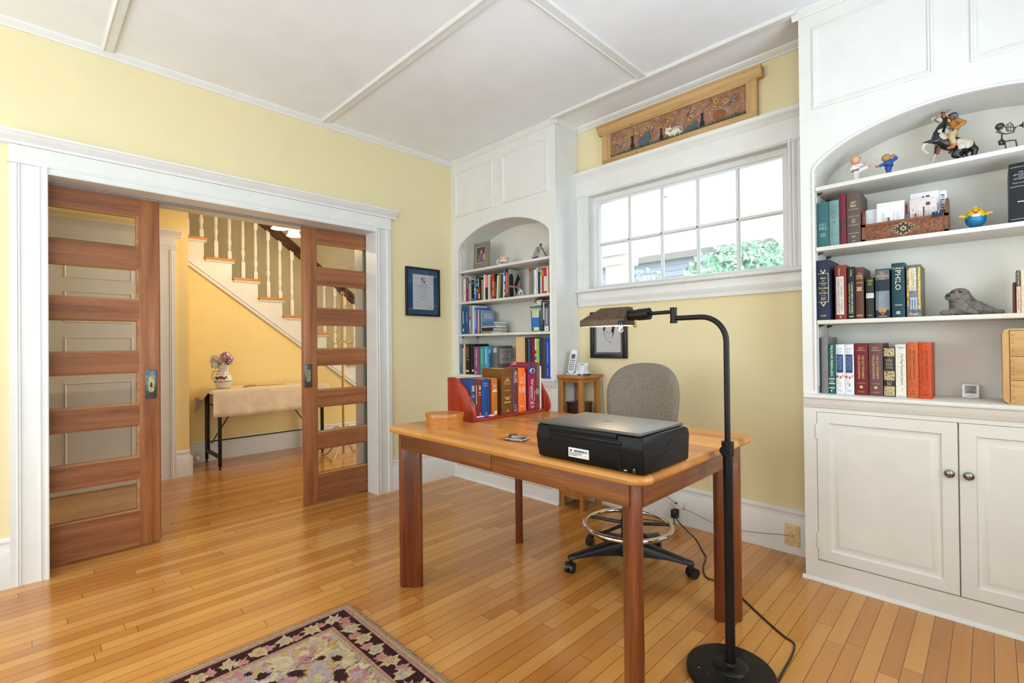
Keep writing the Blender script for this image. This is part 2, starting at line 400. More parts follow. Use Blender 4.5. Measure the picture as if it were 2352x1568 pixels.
m = MB(); pw = (gx1-gx0)/5
for i in range(1, 5):
    x = gx0+i*pw; m.prism([(x-.012, .345), (x-.012, .336), (x-.006, .330), (x-.005, .324), (x+.005, .324), (x+.006, .330), (x+.012, .336), (x+.012, .345)], 'z', gz0, gz1)
zm = 1.914; m.prism([(.345, zm-.012), (.336, zm-.012), (.330, zm-.006), (.324, zm-.005), (.324, zm+.005), (.330, zm+.006), (.336, zm+.012), (.345, zm+.012)], 'x', gx0, gx1)
m.build('muntins', WHITE, win)
MB().box(gx0, gx1, .346, .349, gz0, gz1).build('pane', GLASS, win)

# ================================================================= OUTSIDE THE WINDOW: porch and garden
PORCH = plain((238, 240, 242), .6, var=.01)
t = thing('porch', 'white porch beam and square column outside the window', 'porch', (1.5, 2.6, 0))
MB().box(-.9, 4.5, 2.55, 2.85, 2.33, 2.86, .01).box(-.9, 4.5, 2.5, 2.9, 2.28, 2.33).build('beam', PORCH, t)
MB().box(-.08, .20, 2.58, 2.82, 0, 2.28, .01).box(-.12, .24, 2.54, 2.86, 2.17, 2.28, .01).build('column', PORCH, t)
MB().box(0, 4.5, .45, 2.9, -.08, 0).build('deck', PORCH, t)
LEAF = [plain((128, 166, 142), .6, var=.2, scale=6), plain((168, 202, 178), .6, var=.2, scale=6), plain((198, 222, 202), .6, var=.1, scale=6)]
def bush(x, y, z0, rx, rz, n, label, seed):
    rd = random.Random(seed); m = MB()
    for i in range(n):
        a, b = rd.uniform(0, 2*PI), math.acos(rd.uniform(-1, 1)); q = rd.uniform(.55, 1.05)
        p = Vector((x+rx*q*math.sin(b)*math.cos(a), y+rx*.6*q*math.sin(b)*math.sin(a), z0+rz*q*math.cos(b)))
        u = Vector((rd.gauss(0, 1), rd.gauss(0, 1), rd.gauss(0, 1))).normalized(); v = u.orthogonal().normalized(); s = rd.uniform(.035, .07)
        m.mi = rd.choice((0, 0, 1, 1, 2)); m.add([p-u*s, p+v*s*.45, p+u*s, p-v*s*.45], [(0, 1, 2, 3)])
    t = thing('shrub', label, 'shrub', (x, y, 0), group='shrubs beyond the porch'); m.build('foliage', LEAF, t, norm=False)
    m = MB(); m.tube([(x, y, 0), (x+.05, y, z0*.6), (x-.03, y, z0)], [.06, .05, .03], 8)
    for k in range(5): m.tube([(x, y, z0*.7), (x+rd.uniform(-.6, .6)*rx, y, z0+rd.uniform(0, .6)*rz)], [.03, .01], 6)
    m.build('trunk', plain((150, 130, 110), .8), t)
bush(1.0, 4.4, 1.82, .95, .80, 3800, 'leafy green shrub seen through the three middle lower panes', 1)
bush(3.0, 4.2, 1.90, 1.1, .84, 4200, 'tall green shrub seen through the two right-hand lower panes', 2)
bush(-.95, 4.8, 1.75, .80, .75, 700, 'green shrub beside the porch column, seen through the lower left pane', 3)
t = thing('neighbour_house', 'bluish grey clapboard house behind the shrubs outside the window', 'house', (.0, 8, 0))
m = MB()
for i in range(24): m.prism([(8, i*.13), (7.97, i*.13), (7.99, i*.13+.13), (8, i*.13+.13)], 'x', -4.2, .4)
m.build('wall', plain((132, 142, 156), .7), t); MB().prism([(-4.4, 3.1), (.6, 3.1), (-1.9, 4.6)], 'y', 7.8, 9).build('roof', plain((120, 118, 116), .8), t)
struct('ground', MB().box(-6, 7, .45, 12, -.12, -.09), plain((190, 196, 192), .9, var=.1, scale=4))

# ================================================================= BUILT-IN BOOKCASES
def arch(a, b, z0, sag, n=30):
    c, h = (a+b)/2, (b-a)/2; R = (h*h+sag*sag)/(2*sag); o = []
    for i in range(n+1):
        t = -math.cos(PI*i/n); ci = math.sqrt(max(0, R*R-(h*t)**2))-(R-sag); el = sag*math.sqrt(max(0, 1-t*t)); o.append((c+h*t, z0+.5*ci+.5*el))
    return o
def builtin(x0, x1, oa, ob, panels, doors, shelves, label, right_side, knobs):
    t = thing('built_in_bookcase', label, 'bookcase', ((x0+x1)/2, 0, 0))
    m = MB(); ar = arch(oa, ob, 2.0, .186)
    # face frame, arched opening
    def ff(z): return z
    pts = [(x0, .80), (x0, H-.002), (x1, H-.002), (x1, .80), (ob, .80)]+ar[::-1]+[(oa, .80)]
    # split above the spring line into strips so the concave outline triangulates cleanly
    m.box(x0, oa, 0, .02, .87, 2.0).box(ob, x1, 0, .02, .87, 2.0).box(x0, x1, 0, .02, 2.186+.01, H-.002)
    full = [(x0, 2.0)]+ar+[(x1, 2.0)]
    for i in range(len(full)-1):
        a, b = full[i], full[i+1]; m.prism([(a[0], a[1]), (a[0], 2.196), (b[0], 2.196), (b[0], b[1])], 'y', 0, .02)
    if right_side: m.box(x1-.02, x1, .0201, .264, 0, H-.002)
    m.box(x0, x1, 0, .02, 0, .102).box(x0, x1, 0, .02, .826, .87)
    m.box(x0, doors[0][0], 0, .02, .102, .826).box(doors[1][1], x1, 0, .02, .102, .826)
    m.box(doors[0][0], doors[1][1], .021, .024, .10, .83)
    face = m.build('face_frame', WHITE, t)
    # interior
    m = MB(); m.box(oa-.012, oa, .02, .262, .9, 2.0).box(ob, ob+.012, .02, .262, .9, 2.0).box(oa-.012, ob+.012, .255, .263, .9, 2.196)
    for i in range(len(ar)-1):
        a, b = ar[i], ar[i+1]; m.prism([a, b, (b[0], b[1]+.01), (a[0], a[1]+.01)], 'y', .02, .256)
    m.build('niche', SHELF, t)
    # bead round the arch
    m = MB(); path = [(oa-.006, 0, .93)]+[(p[0]+(p[0]-(oa+ob)/2)*.012, 0, p[1]+.006) for p in ar]+[(ob+.006, 0, .93)]
    m.tube(path, .007, 8); m.build('arch_bead', WHITE, t)
    for z in shelves:
        m = MB().box(oa+.002, ob-.002, .003, .254, z-.020, z, .003); m.build('shelf', SHELF, t)
    # worktop with nosing and bed moulding
    m = MB(); m.prism([(.262, .914), (-.022, .914), (-.030, .910), (-.032, .902), (-.030, .895), (-.022, .890), (-.018, .880), (-.016, .866), (-.010, .858), (-.006, .848), (0, .845), (.262, .845)], 'x', x0+.008 if x0 > 1 else x0+.001, x1-.004)
    m.build('worktop', WHITE, t)
    for a, b in panels:
        m = MB(); m.rings(a, b, 2.303, 2.705, 0, [(0, .001), (.003, -.008), (.010, -.010), (.014, -.005), (.020, -.006), (.026, .0005), (.046, .0008), (.050, .0045), (.054, .0008)]); m.build('panel', WHITE, t)
    for k, (a, b) in enumerate(doors):
        m = MB(); z0, z1 = .106, .824
        m.rings(a+.0015, b-.0015, z0, z1, 0, [(0, .020), (0, .0), (.002, -.002), (.050, -.002), (.055, .007), (.060, .008), (.070, .008), (.084, .001), (.088, .001)])
        d = m.build('cabinet_door', WHITE, t)
        if knobs:
            kx = b-.028 if k == 0 else a+.030
            Mk = Matrix.Rotation(PI/2, 4, 'X')
            MB().lathe([(.006, 0), (.005, .008), (.009, .012), (.0165, .016), (.0175, .020), (.014, .025), (.006, .028), (0, .0285)], (kx, -.001, .612), 20, Mk).build('knob', NICKEL, d)
        hx = a if k == 0 else b
        for zh in (.20, .73):
            m = MB().cyl((hx, -.003, zh-.032), (hx, -.003, zh+.032), .004, n=8)
            for q in (-.034, .034): m.ball((hx, -.003, zh+q), .0042, n=6)
            m.build('hinge', WHITE, d)
    MB().prism([(.0, 0), (-.014, 0), (-.013, .006), (-.008, .012), (0, .016)], 'x', x0-(.012 if x0 > 1 else 0), x1).build('shoe_moulding', WHITE, t)
    pr = [(0, 2.774), (-.008, 2.774), (-.010, 2.782), (-.018, 2.788), (-.026, 2.799), (-.030, 2.803), (-.032, H-.001), (0, H-.001)]
    m = MB().prism(pr, 'x', x0-(.026 if x0 > 1 else 0), x1+(.028 if right_side else 0))
    if right_side: m.prism([(x1-q, z) for q, z in pr], 'y', -.03, .23)
    m.build('cornice', WHITE, t)
    # slotted shelf standards on the left cheek
    for yy in (.045, .215):
        m = MB(); m.box(oa, oa+.002, yy-.008, yy+.008, .95, 2.0); m.mi = 1
        for q in range(70): m.box(oa+.0018, oa+.0026, yy-.002, yy+.002, .96+q*.0148, .966+q*.0148)
        m.build('shelf_standard', [SHELF, BTXT], t)
        for z in shelves: MB().prism([(oa, z-.020), (oa+.026, z-.022), (oa+.022, z-.028), (oa+.006, z-.034), (oa, z-.036)], 'y', yy-.003, yy+.003).build('shelf_clip', plain((64, 58, 50), .5, .5), t)
    return t
builtin(0, 1.215, .0875, 1.152, [(.060, .550), (.660, 1.147)], [(.050, .601), (.602, 1.155)], [1.822, 1.549, 1.265], 'white built-in bookcase with arched top in the corner beside the pocket doors', True, False)
builtin(2.79, 3.925, 2.850, 3.865, [(2.848, 3.300), (3.410, 3.862)], [(2.845, 3.356), (3.357, 3.868)], [1.925, 1.630, 1.273], 'white built-in bookcase with arched top right of the window, knobbed doors below', False, True)

# ================================================================= HALL BEYOND THE DOORS
struct('wall_hall', MB().box(-1.93, -1.80, -5, -1.65, 0, H).box(-2.33, -1.93, -1.76, -1.65, 0, H), YEL2)
struct('wall_stair', MB().prism([(-1.65, 0), (-1.65, 2.10), (-1.60, 2.065), (1.15, 0)], 'x', -2.36, -2.33), YEL2)
struct('wall_stairwell', MB().box(-3.5, -3.35, -5, 1.75, 0, H+.6), STAIRWALL)
struct('wall_hall_end', MB().box(-3.5, -1.7, 1.60, 1.75, 0, H).box(-1.7, -.3, 1.60, 1.75, 2.3, H), YEL2)
struct('wall_hall_rear', MB().box(-3.5, 0, -5.1, -5.0, 0, H), YEL2)
m = base('y', -1.756, -1.65, 1, -1.80, .175, .234); m.prism([(-1.80-.0, -1.65), (-1.80+.022, -1.65), (-1.80+.022, -1.628), (-1.86, -1.628), (-1.86, -1.65)], 'z', 0, .175)
struct('baseboard_hall', m, WHITE)
struct('baseboard_stair', base('y', -1.65, 1.1, 1, -2.33, .155, .212, .02), WHITE)
# white panelled hall door with casing
m = MB()
pr = [(0, 0), (.026, 0), (.026, .020), (.030, .026), (.022, .032), (.020, .098), (.026, .104), (.020, .110), (.026, .118), (.020, .124), (.020, .144), (0, .144)]
m.prism([(-1.80+x, -1.90+q) for x, q in pr], 'z', 0, 2.09).prism([(-1.80+x, -2.63-q) for x, q in pr], 'z', 0, 2.09)
m.box(-1.80, -1.776, -2.774, -1.756, 2.05, 2.17).box(-1.80, -1.772, -2.78, -1.75, 2.085, 2.097)
m.prism([(-1.80, 2.165), (-1.774, 2.165), (-1.768, 2.180), (-1.752, 2.200), (-1.742, 2.210), (-1.735, 2.215), (-1.735, 2.228), (-1.80, 2.235)], 'y', -2.82, -1.71)
d3 = struct('door_3', m, WHITE, 'white panelled hall door seen through the left pocket door glass')
m = MB(); y0, y1 = -2.62, -1.905; zs = [(.22, .52), (.62, .90), (1.0, 1.27), (1.38, 1.64), (1.74, 1.94)]
m.box(-1.80, -1.788, y0, y1, .01, 2.045)
for a, b in zs:   # raised panels facing +x
    vs_ = []; pf = [(0, .0125), (.008, .018), (.016, .0125), (.022, .004), (.05, .004), (.062, .010)]
    ya, yb = y0+.122, y1-.155
    for d, h in pf: vs_ += [(-1.80+h, ya+d, a+d), (-1.80+h, yb-d, a+d), (-1.80+h, yb-d, b-d), (-1.80+h, ya+d, b-d)]
    fs = [(i*4+j, i*4+(j+1) % 4, i*4+4+(j+1) % 4, i*4+4+j) for i in range(5) for j in range(4)]+[(20, 21, 22, 23)]; m.add(vs_, fs)
m.build('door_panels', WHITE, d3)
MB().lathe([(.012, 0), (.010, .03), (.026, .045), (.028, .055), (.020, .07), (0, .074)], (-1.788, -1.955, .95), 16, Matrix.Rotation(PI/2, 4, 'Y')).build('door_knob', plain((70, 60, 48), .35, .8), d3)

# ---- staircase
TREAD = wood('oak_tread', [(176, 104, 40), (206, 134, 60), (222, 152, 78)], 'y', rough=.3)
st = thing('staircase', 'white staircase with honey wood treads rising to the left in the hall', 'staircase', (-2.85, -.5, 0))
NK = [(-1.3709+.2586*k, 2.308-.194*k) for k in range(-2, 9)]
pts = []
for k, (ny, z) in enumerate(NK):
    if ny > 1.0: break
    pts += [(ny-.2586-.034, z-.028), (ny-.034, z-.028)]
last = pts[-1]; line = lambda y: 2.024-.752*(y+1.57)
m = MB()
for i in range(0, len(pts), 2):
    (a, z), (b, _) = pts[i], pts[i+1]
    if line(b) < -.05: continue
    m.prism([(a, z), (b, z), (b, line(b)-.0), (a, line(a)-.0)], 'x', -2.345, -2.318)
m.build('stringer', WHITE, st)
m = MB(); ys_ = (-1.65, 1.05)
for o_, th, x in ((.045, .018, -2.306), (.004, .030, -2.302)):
    m.prism([(ys_[0], line(ys_[0])+o_), (ys_[0], line(ys_[0])+o_+th), (ys_[1], line(ys_[1])+o_+th), (ys_[1], line(ys_[1])+o_)], 'x', -2.33, x)
m.build('stringer_moulding', WHITE, st)
for k, (ny, z) in enumerate(NK):
    if ny > 1.05 or z < .1: break
    MB().box(-3.34, -2.288, ny-.2586-.03, ny, z-.028, z, .010, 3).build('tread', TREAD, st)
    MB().prism([(-2.318, z-.028), (-2.292, z-.028), (-2.298, z-.040), (-2.308, z-.050), (-2.318, z-.053)], 'y', ny-.2586-.02, ny-.012).build('tread_moulding', WHITE, st)
    MB().box(-3.34, -2.33, ny-.05, ny-.034, z-.194, z-.027).build('riser', WHITE, st)
BAL = plain((232, 226, 214), .5, var=.02, scale=9)
def baluster(y, zb, zt):
    m = MB(); x = -2.335; m.box(x-.019, x+.019, y-.019, y+.019, zb, zt, .002)
    P = [(.017, 0), (.012, .018), (.012, .026), (.018, .032), (.018, .040), (.012, .048), (.016, .064), (.022, .094), (.019, .118), (.013, .142), (.013, .150), (.018, .156), (.018, .166), (.014, .174), (.0185, .196), (.0175, .30), (.0125, .452), (.014, .462), (.018, .475)]
    m.lathe(P, (x, y, zt), 14); m.box(x-.019, x+.019, y-.019, y+.019, zt+.47, zt+.62, .002); m.build('baluster', BAL, st)
for ny, z in NK[:-1]:
    if ny > .95: break
    baluster(ny-.180, z, z+.176); baluster(ny-.053, z, z+.081)
RAILW = wood('dark_rail', [(46, 26, 16), (70, 42, 26), (92, 58, 36)], 'y', rough=.3)
rl = lambda y: 2.482-.749*(y+.79)
m = MB(); pf = [(-.034, .03), (-.030, .004), (-.020, 0), (.020, 0), (.030, .004), (.034, .03), (.028, .055), (.040, .085), (.036, .115), (.018, .132), (-.018, .132), (-.036, .115), (-.040, .085), (-.028, .055)]
vs_ = [(-2.335+a, y, rl(y)+b) for y in (-2.1, 1.0) for a, b in pf]; n_ = len(pf)
m.add(vs_, [(j, (j+1) % n_, n_+(j+1) % n_, n_+j) for j in range(n_)]+[tuple(range(n_)), tuple(range(n_, 2*n_))]); m.build('handrail', RAILW, st)
m = MB(); lb = lambda y: 2.308-.75*(y+1.3709)
m.prism([(-2.2, lb(-2.2)-.3), (-2.2, lb(-2.2)+.10), (1.1, lb(1.1)+.10), (1.1, lb(1.1)-.3)], 'x', -3.35, -3.325); m.build('wall_skirt', WHITE, st)

# ---- console table under its cloth
ct = thing('console_table', 'narrow black metal folding table against the stair wall in the hall', 'table', (-2.03, -.90, 0))
IRON = plain((16, 15, 16), .4, .2, var=.2)
for x, y in ((-1.80, -1.402), (-2.27, -1.402), (-1.80, -.405), (-2.27, -.405)):
    m = MB().box(x-.016, x+.016, y-.013, y+.013, .028, .745, .002); m.cyl((x, y, 0), (x, y, .006), .016).cyl((x, y, .006), (x, y, .03), .008); m.build('leg', IRON, ct)
for y in (-1.402, -.405):
    m = MB().box(-2.27, -1.80, y-.011, y+.011, .105, .135); m.cyl((-2.27, y, .60), (-1.80, y, .60), .008, n=8); m.build('side_rail', IRON, ct)
    if y < -1: MB().box(-2.235, -2.205, y-.013, y+.013, .135, .745, .002).box(-2.222, -2.218, y-.018, y-.012, .60, .70).build('folding_leg', IRON, ct)
MB().box(-2.29, -1.79, -1.42, -.385, .742, .760, .003).build('tabletop', plain((40, 36, 34), .5), ct)
MB().cyl((-2.24, -1.402, .21), (-2.24, -.405, .21), .006, n=8).build('tie_rod', IRON, ct)
for a, b in ((-1.402, -1.08), (-.405, -.76)): MB().cyl((-2.1, a, .21), (-2.1, b, .74), .006, n=8).build('brace', IRON, ct)
m = MB(); rows = []; ys_ = [-1.50+i*(1.17/46) for i in range(47)]
for y in ys_:
    dr = max(0, -1.415-y); ez = -.75*dr-6*dr*dr; er = max(0, y+.385)
    ez -= 1.2*er
    wv = .006*math.sin(y*19)+.004*math.sin(y*41)
    row = [(-2.315, y, .60+ez) if y < -1.40 else (-2.312, y, .66), (-2.312, y, .745+ez), (-2.30, y, .7655+ez)]
    row += [(-2.30+.5*j/8, y, .7655+ez*(1 if j < 6 else max(.2, 1-(j-5)*.3))) for j in range(1, 9)]
    fy = max(y, -1.462)
    row += [(-1.782, y if dr <= 0 else fy, .759+.4*ez), (-1.776, fy, .745+.2*ez)]
    row += [(-1.774+wv*(j/6)+(.012*j/6), fy, .745-.24*j/6+.004*math.sin(y*7)) for j in range(1, 7)]
    rows.append(row)
k = len(rows[0]); m.add([p for r in rows for p in r], [(i*k+j, i*k+j+1, (i+1)*k+j+1, (i+1)*k+j) for i in range(len(rows)-1) for j in range(k-1)])
cl = m.build('tablecloth', plain((232, 214, 186), .85, var=.03, scale=14, bump=.05), smooth=70); sd = cl.modifiers.new('thickness', 'SOLIDIFY'); sd.thickness = .0018
tag(cl, 'plain cream cloth draped over the black folding table in the hall', 'tablecloth')

# ---- painted pitcher and its peonies
vx, vy, vz = -1.93, -1.335, .768
pt = thing('pitcher', 'white painted ceramic pitcher holding peonies on the cream tablecloth', 'vase', (vx, vy, vz))
CER = plain((238, 234, 226), .18, coat=.5, var=.01)
P = [(.05, 0), (.056, .004), (.054, .012), (.066, .03), (.078, .065), (.080, .09), (.073, .12), (.055, .145), (.044, .16), (.044, .185), (.050, .21), (.056, .232), (.053, .232), (.046, .205), (.040, .18), (.040, .16), (0, .15)]
MB().lathe(P, (vx, vy, vz), 32).build('pitcher_body', CER, pt)
s2 = Vector((math.cos(YAW), math.sin(YAW), 0)); tv = Vector((math.sin(YAW), -math.cos(YAW), 0))   # across and towards the room
def onp(a, z, r): d = tv*math.cos(a)+s2*math.sin(a); return Vector((vx, vy, vz+z))+d*r
m = MB(); m.tube([onp(-1.35, .165, .045), onp(-1.35, .170, .075), onp(-1.35, .150, .094), onp(-1.35, .115, .098), onp(-1.35, .085, .080)], [.008, .009, .009, .008, .007], 8); hd = m.build('pitcher_handle', CER, pt)
m = MB(); cols = [plain((40, 60, 130), .3), plain((176, 62, 48), .3), plain((70, 120, 92), .3), plain((34, 32, 48), .3), plain((206, 168, 60), .3)]
for k, (a, z, q) in enumerate([(.35, .108, .017), (.62, .10, .013), (.12, .112, .012), (-.15, .102, .014), (-.4, .11, .011), (.85, .11, .011)]):
    m.mi = (1, 1, 0, 0, 2, 2)[k]; r = .079 if z < .104 else .076
    for j in range(6): m.ball(onp(a+q*9*.6*math.cos(j), z+q*.6*math.sin(j), r-.002), q*.55, (1, 1, 1), 8)
for k in range(16):
    m.mi = 3; a = -1.5+k*.2; m.ball(onp(a, .070, .0785), .005, n=6)
    if k % 2: m.ball(onp(a, .142, .057), .0045, n=6)
for k in range(7): m.mi = 3; m.ball(onp(-1.35, .085+k*.014, .1+(.004 if k < 5 else -.008)), .004, n=6)
m.mi = 4; m.lathe([(.0565, .001), (.058, .005), (.0565, .009)], (vx, vy, vz), 32)
m.build('painted_decoration', cols, pt)
def peony(c, r, cols, label, stem, seed):
    rd = random.Random(seed); t = thing('peony', label, 'flower', c); m = MB(); c = Vector(c)
    for i in range(70):
        b = math.acos(rd.uniform(-.5, 1)); a = rd.uniform(0, 2*PI); q = rd.uniform(.55, 1); n = Vector((math.sin(b)*math.cos(a), math.sin(b)*math.sin(a), math.cos(b)))
        u = n.orthogonal().normalized(); v = n.cross(u); p = c+n*r*q*.75; s = r*rd.uniform(.3, .5); m.mi = rd.choice((0, 0, 1))
        vs_ = [p-n*s*.3]+[p+s*(.8*math.cos(k)*u+.8*math.sin(k)*v)+n*s*.35*rd.uniform(.3, 1.2) for k in [j*2*PI/7 for j in range(7)]]
        m.add(vs_, [(0, j, j % 7+1) for j in range(1, 8)])
    m.build('petals', cols, t, norm=False, smooth=60)
    MB().tube([c-Vector((0, 0, r*.4)), c*.5+Vector(stem)*.5, Vector(stem)], .003, 6).build('stem', plain((70, 110, 60), .6), t)
    m = MB()
    for a in (0, 2.2, 4.1):
        d = Vector((math.cos(a), math.sin(a), -.25)); e = Vector((-math.sin(a), math.cos(a), 0)); q = c-Vector((0, 0, r*.55))
        m.add([q, q+d*r*.6+e*r*.2, q+d*r*1.3, q+d*r*.6-e*r*.2], [(0, 1, 2, 3)])
    m.build('leaf', plain((60, 96, 50), .6), t, norm=False)
top = Vector((vx, vy, vz+.19))
peony(Vector((vx, vy, vz+.292))+s2*.035+tv*.01, .075, [plain((238, 196, 196), .7), plain((244, 214, 212), .7)], 'pink peony bloom on the right of the painted pitcher', top, 3)
peony(Vector((vx, vy, vz+.270))-s2*.062+tv*.01, .066, [plain((244, 240, 224), .7), plain((240, 230, 200), .7)], 'cream white peony bloom on the left of the painted pitcher', top, 4)
peony(Vector((vx, vy, vz+.226))-s2*.052+tv*.05, .036, [plain((244, 240, 228), .7), plain((242, 226, 200), .7)], 'small cream peony drooping over the rim of the painted pitcher', top, 5)
t = thing('hand_fan', 'flat straw hand fan with wooden handle lying on the cream tablecloth', 'fan', (-1.95, -.95, .768))
STRAW = plain((216, 180, 96), .6, var=.12, scale=120)
MB().prism([(-2.02+.07*math.cos(a), -.88+.16*math.sin(a)) for a in [i*PI/12 for i in range(24)]], 'z', .7685, .7725).build('blade', STRAW, t)
MB().tube([(-2.0, -1.02, .774), (-1.95, -1.10, .776), (-1.89, -1.16, .776)], [.008, .012, .009], 8).build('handle', plain((186, 140, 72), .5), t)
# ---- outlets
def outlet(name, label, c, nrm, wd, ht, col, slots=2):
    t = thing(name, label, 'outlet', c); c = Vector(c); n = Vector(nrm); s = Vector((-n.y, n.x, 0)) ; z = Vector((0, 0, 1))
    Mx = Matrix((( s.x, n.x, 0, c.x), (s.y, n.y, 0, c.y), (0, 0, 1, c.z), (0, 0, 0, 1)))
    m = MB().box(-wd/2, wd/2, 0, .006, -ht/2, ht/2, .0025, M=Mx); pl = m.build('cover_plate', col, t)
    for q in ((.021, -.021) if slots == 2 else ()):
        m = MB().box(-.017, .017, .005, .0075, q-.014, q+.014, .003, M=Mx); r = m.build('receptacle', col, pl)
        m = MB()
        for x in (-.006, .006): m.box(x-.0012, x+.0012, .007, .0082, q-.001, q+.007, M=Mx)
        m.cyl(Mx @ Vector((0, .007, q-.007)), Mx @ Vector((0, .0082, q-.007)), .0025, n=8); m.build('slots', BTXT, pl)
    m = MB()
    for q in ((0,) if slots == 2 else (ht*.36, -ht*.36)): m.cyl(Mx @ Vector((0, .005, q)), Mx @ Vector((0, .0072, q)), .003, n=10)
    m.build('screws', NICKEL if slots != 2 else col, pl); return t
outlet('wall_outlet', 'white power outlet in the hall baseboard left of the black folding table', (-2.309, -1.485, .083), (1, 0, 0), .072, .118, WHITE)
t = thing('night_light', 'round white plug-in night light in the lower socket of the hall outlet', 'night light', (-2.298, -1.483, .055))
MB().lathe([(.022, 0), (.027, .008), (.027, .028), (.020, .036), (0, .038)], (-2.301, -1.480, .052), 20, Matrix.Rotation(PI/2, 4, 'Y')).build('housing', plain((226, 224, 224), .4), t)
MB().lathe([(.014, .038), (.012, .046), (0, .048)], (-2.301, -1.480, .052), 16, Matrix.Rotation(PI/2, 4, 'Y')).build('lens', plain((250, 246, 240), .3), t)

# ---- coat stand
cs = thing('coat_stand', 'brass coat stand with curled hooks seen through the right pocket door', 'coat stand', (-1.45, -.33, 0))
bx, by = -1.45, -.33
MB().cyl((bx, by, .03), (bx, by, 1.72), .013, n=14).ball((bx, by, 1.73), .022).build('pole', BRASS, cs)
for k in range(4):
    a = .6+k*PI/2; d = Vector((math.cos(a), math.sin(a), 0)); q = Vector((bx, by, 0))
    m = MB(); pts = [q+d*.014+Vector((0, 0, .22))]+[q+d*(.075+.045*math.cos(b))+Vector((0, 0, .27+.045*math.sin(b))) for b in [PI+.4-i*.55 for i in range(12)]]; m.tube(pts, .006, 8)
    m.tube([q+d*.014+Vector((0, 0, .2)), q+d*.10+Vector((0, 0, .12)), q+d*.19+Vector((0, 0, .02)), q+d*.24+Vector((0, 0, .006)), q+d*.27+Vector((0, 0, .03))], .007, 8); m.build('foot', BRASS, cs)
    m = MB().tube([q+d*.013+Vector((0, 0, 1.22))]+[q+d*(.075+.05*math.cos(b))+Vector((0, 0, 1.245+.05*math.sin(b))) for b in [PI+.5+i*.5 for i in range(7)]], .005, 8); m.build('hook', BRASS, cs)
    m = MB().tube([q+d*.012+Vector((0, 0, 1.40)), q+d*.07+Vector((0, 0, 1.42)), q+d*.105+Vector((0, 0, 1.50)), q+d*.12+Vector((0, 0, 1.56))], .005, 8).ball(q+d*.12+Vector((0, 0, 1.566)), .011, n=8); m.build('hook', BRASS, cs)
# ---- hall chandelier
ch = thing('chandelier', 'dark hall chandelier with lit white bell shades near the top of the opening', 'chandelier', (-1.25, -.98, H))
DKM = plain((48, 38, 30), .4, .7)
cx_, cy_ = -1.26, -.93
MB().cyl((cx_, cy_, 2.42), (cx_, cy_, H-.01), .008, n=10).lathe([(.05, 0), (.05, .02), (.01, .03)], (cx_, cy_, H-.03), 20).ball((cx_, cy_, 2.42), .03).build('stem', DKM, ch)
GLOWS = glow('lit_shade', (255, 240, 214), 4.5)
for k, (dx, dy) in enumerate(((.07, -.135), (.14, -.03), (-.14, .08))):
    px, py = cx_+dx, cy_+dy
    ar = MB().tube([(cx_, cy_, 2.42), (cx_+dx*.5, cy_+dy*.5, 2.46), (px, py, 2.42), (px, py, 2.375)], .007, 8).cyl((px, py, 2.33), (px, py, 2.38), .02, .016).build('arm', DKM, ch)
    MB().lathe([(.022, .095), (.036, .09), (.044, .07), (.048, .04), (.058, .012), (.068, 0), (.064, 0), (.053, .014), (.043, .042), (.03, .085)], (px, py, 2.255), 24).build('bell_shade', GLOWS, ar)
    l = bpy.data.lights.new('hall_bulb', 'POINT'); l.energy = 22; l.color = (1, .76, .48); l.shadow_soft_size = .05
    o = bpy.data.objects.new('hall_bulb', l); COL.objects.link(o); o.location = (px, py, 2.22)

# ================================================================= DESK
TX0, TX1, TY0, TY1, TZ = 1.345, 2.745, -1.488, -.555, .78
OAKT = planks('oak_block_top', 'x', .062, .55, [(148, 88, 34), (180, 116, 48), (194, 132, 62), (212, 154, 84)], .25, .0006, .36, .12)
OAKL = wood('oak_leg', [(74, 31, 11), (112, 53, 20), (140, 79, 38)], 'z', rough=.4, coat=.15)
OAKA = wood('oak_apron', [(84, 43, 18), (120, 68, 30), (148, 93, 47)], 'x', rough=.42, coat=.12)
OAKAY = wood('oak_side_apron', [(84, 43, 18), (120, 68, 30), (148, 93, 47)], 'y', rough=.42, coat=.12)
dk = thing('writing_desk', 'oak dining-style desk with rounded butcher-block top and broad angled legs', 'desk', (2.045, -1.02, 0))
def rrect(x0, x1, y0, y1, r, n=6):
    o = []
    for cx, cy, a0 in ((x1-r, y1-r, 0), (x0+r, y1-r, PI/2), (x0+r, y0+r, PI), (x1-r, y0+r, 1.5*PI)):
        o += [(cx+r*math.cos(a0+PI/2*i/n), cy+r*math.sin(a0+PI/2*i/n)) for i in range(n+1)]
    return o
m = MB(); st_ = []
for i in range(9):     # bullnose edge
    a = -PI/2+PI*i/8; st_.append((.016*(1-math.cos(a)), TZ-.016+.016*math.sin(a)))
rings_ = [rrect(TX0+d, TX1-d, TY0+d, TY1-d, .055) for d, z in st_]; n_ = len(rings_[0])
vs_ = [(x, y, z) for rg, (d, z) in zip(rings_, st_) for x, y in rg]
fs = [(i*n_+j, i*n_+(j+1) % n_, (i+1)*n_+(j+1) % n_, (i+1)*n_+j) for i in range(8) for j in range(n_)]+[tuple(range(n_)), tuple(8*n_+j for j in range(n_))]
m.add(vs_, fs); m.build('tabletop', OAKT, dk, smooth=50)
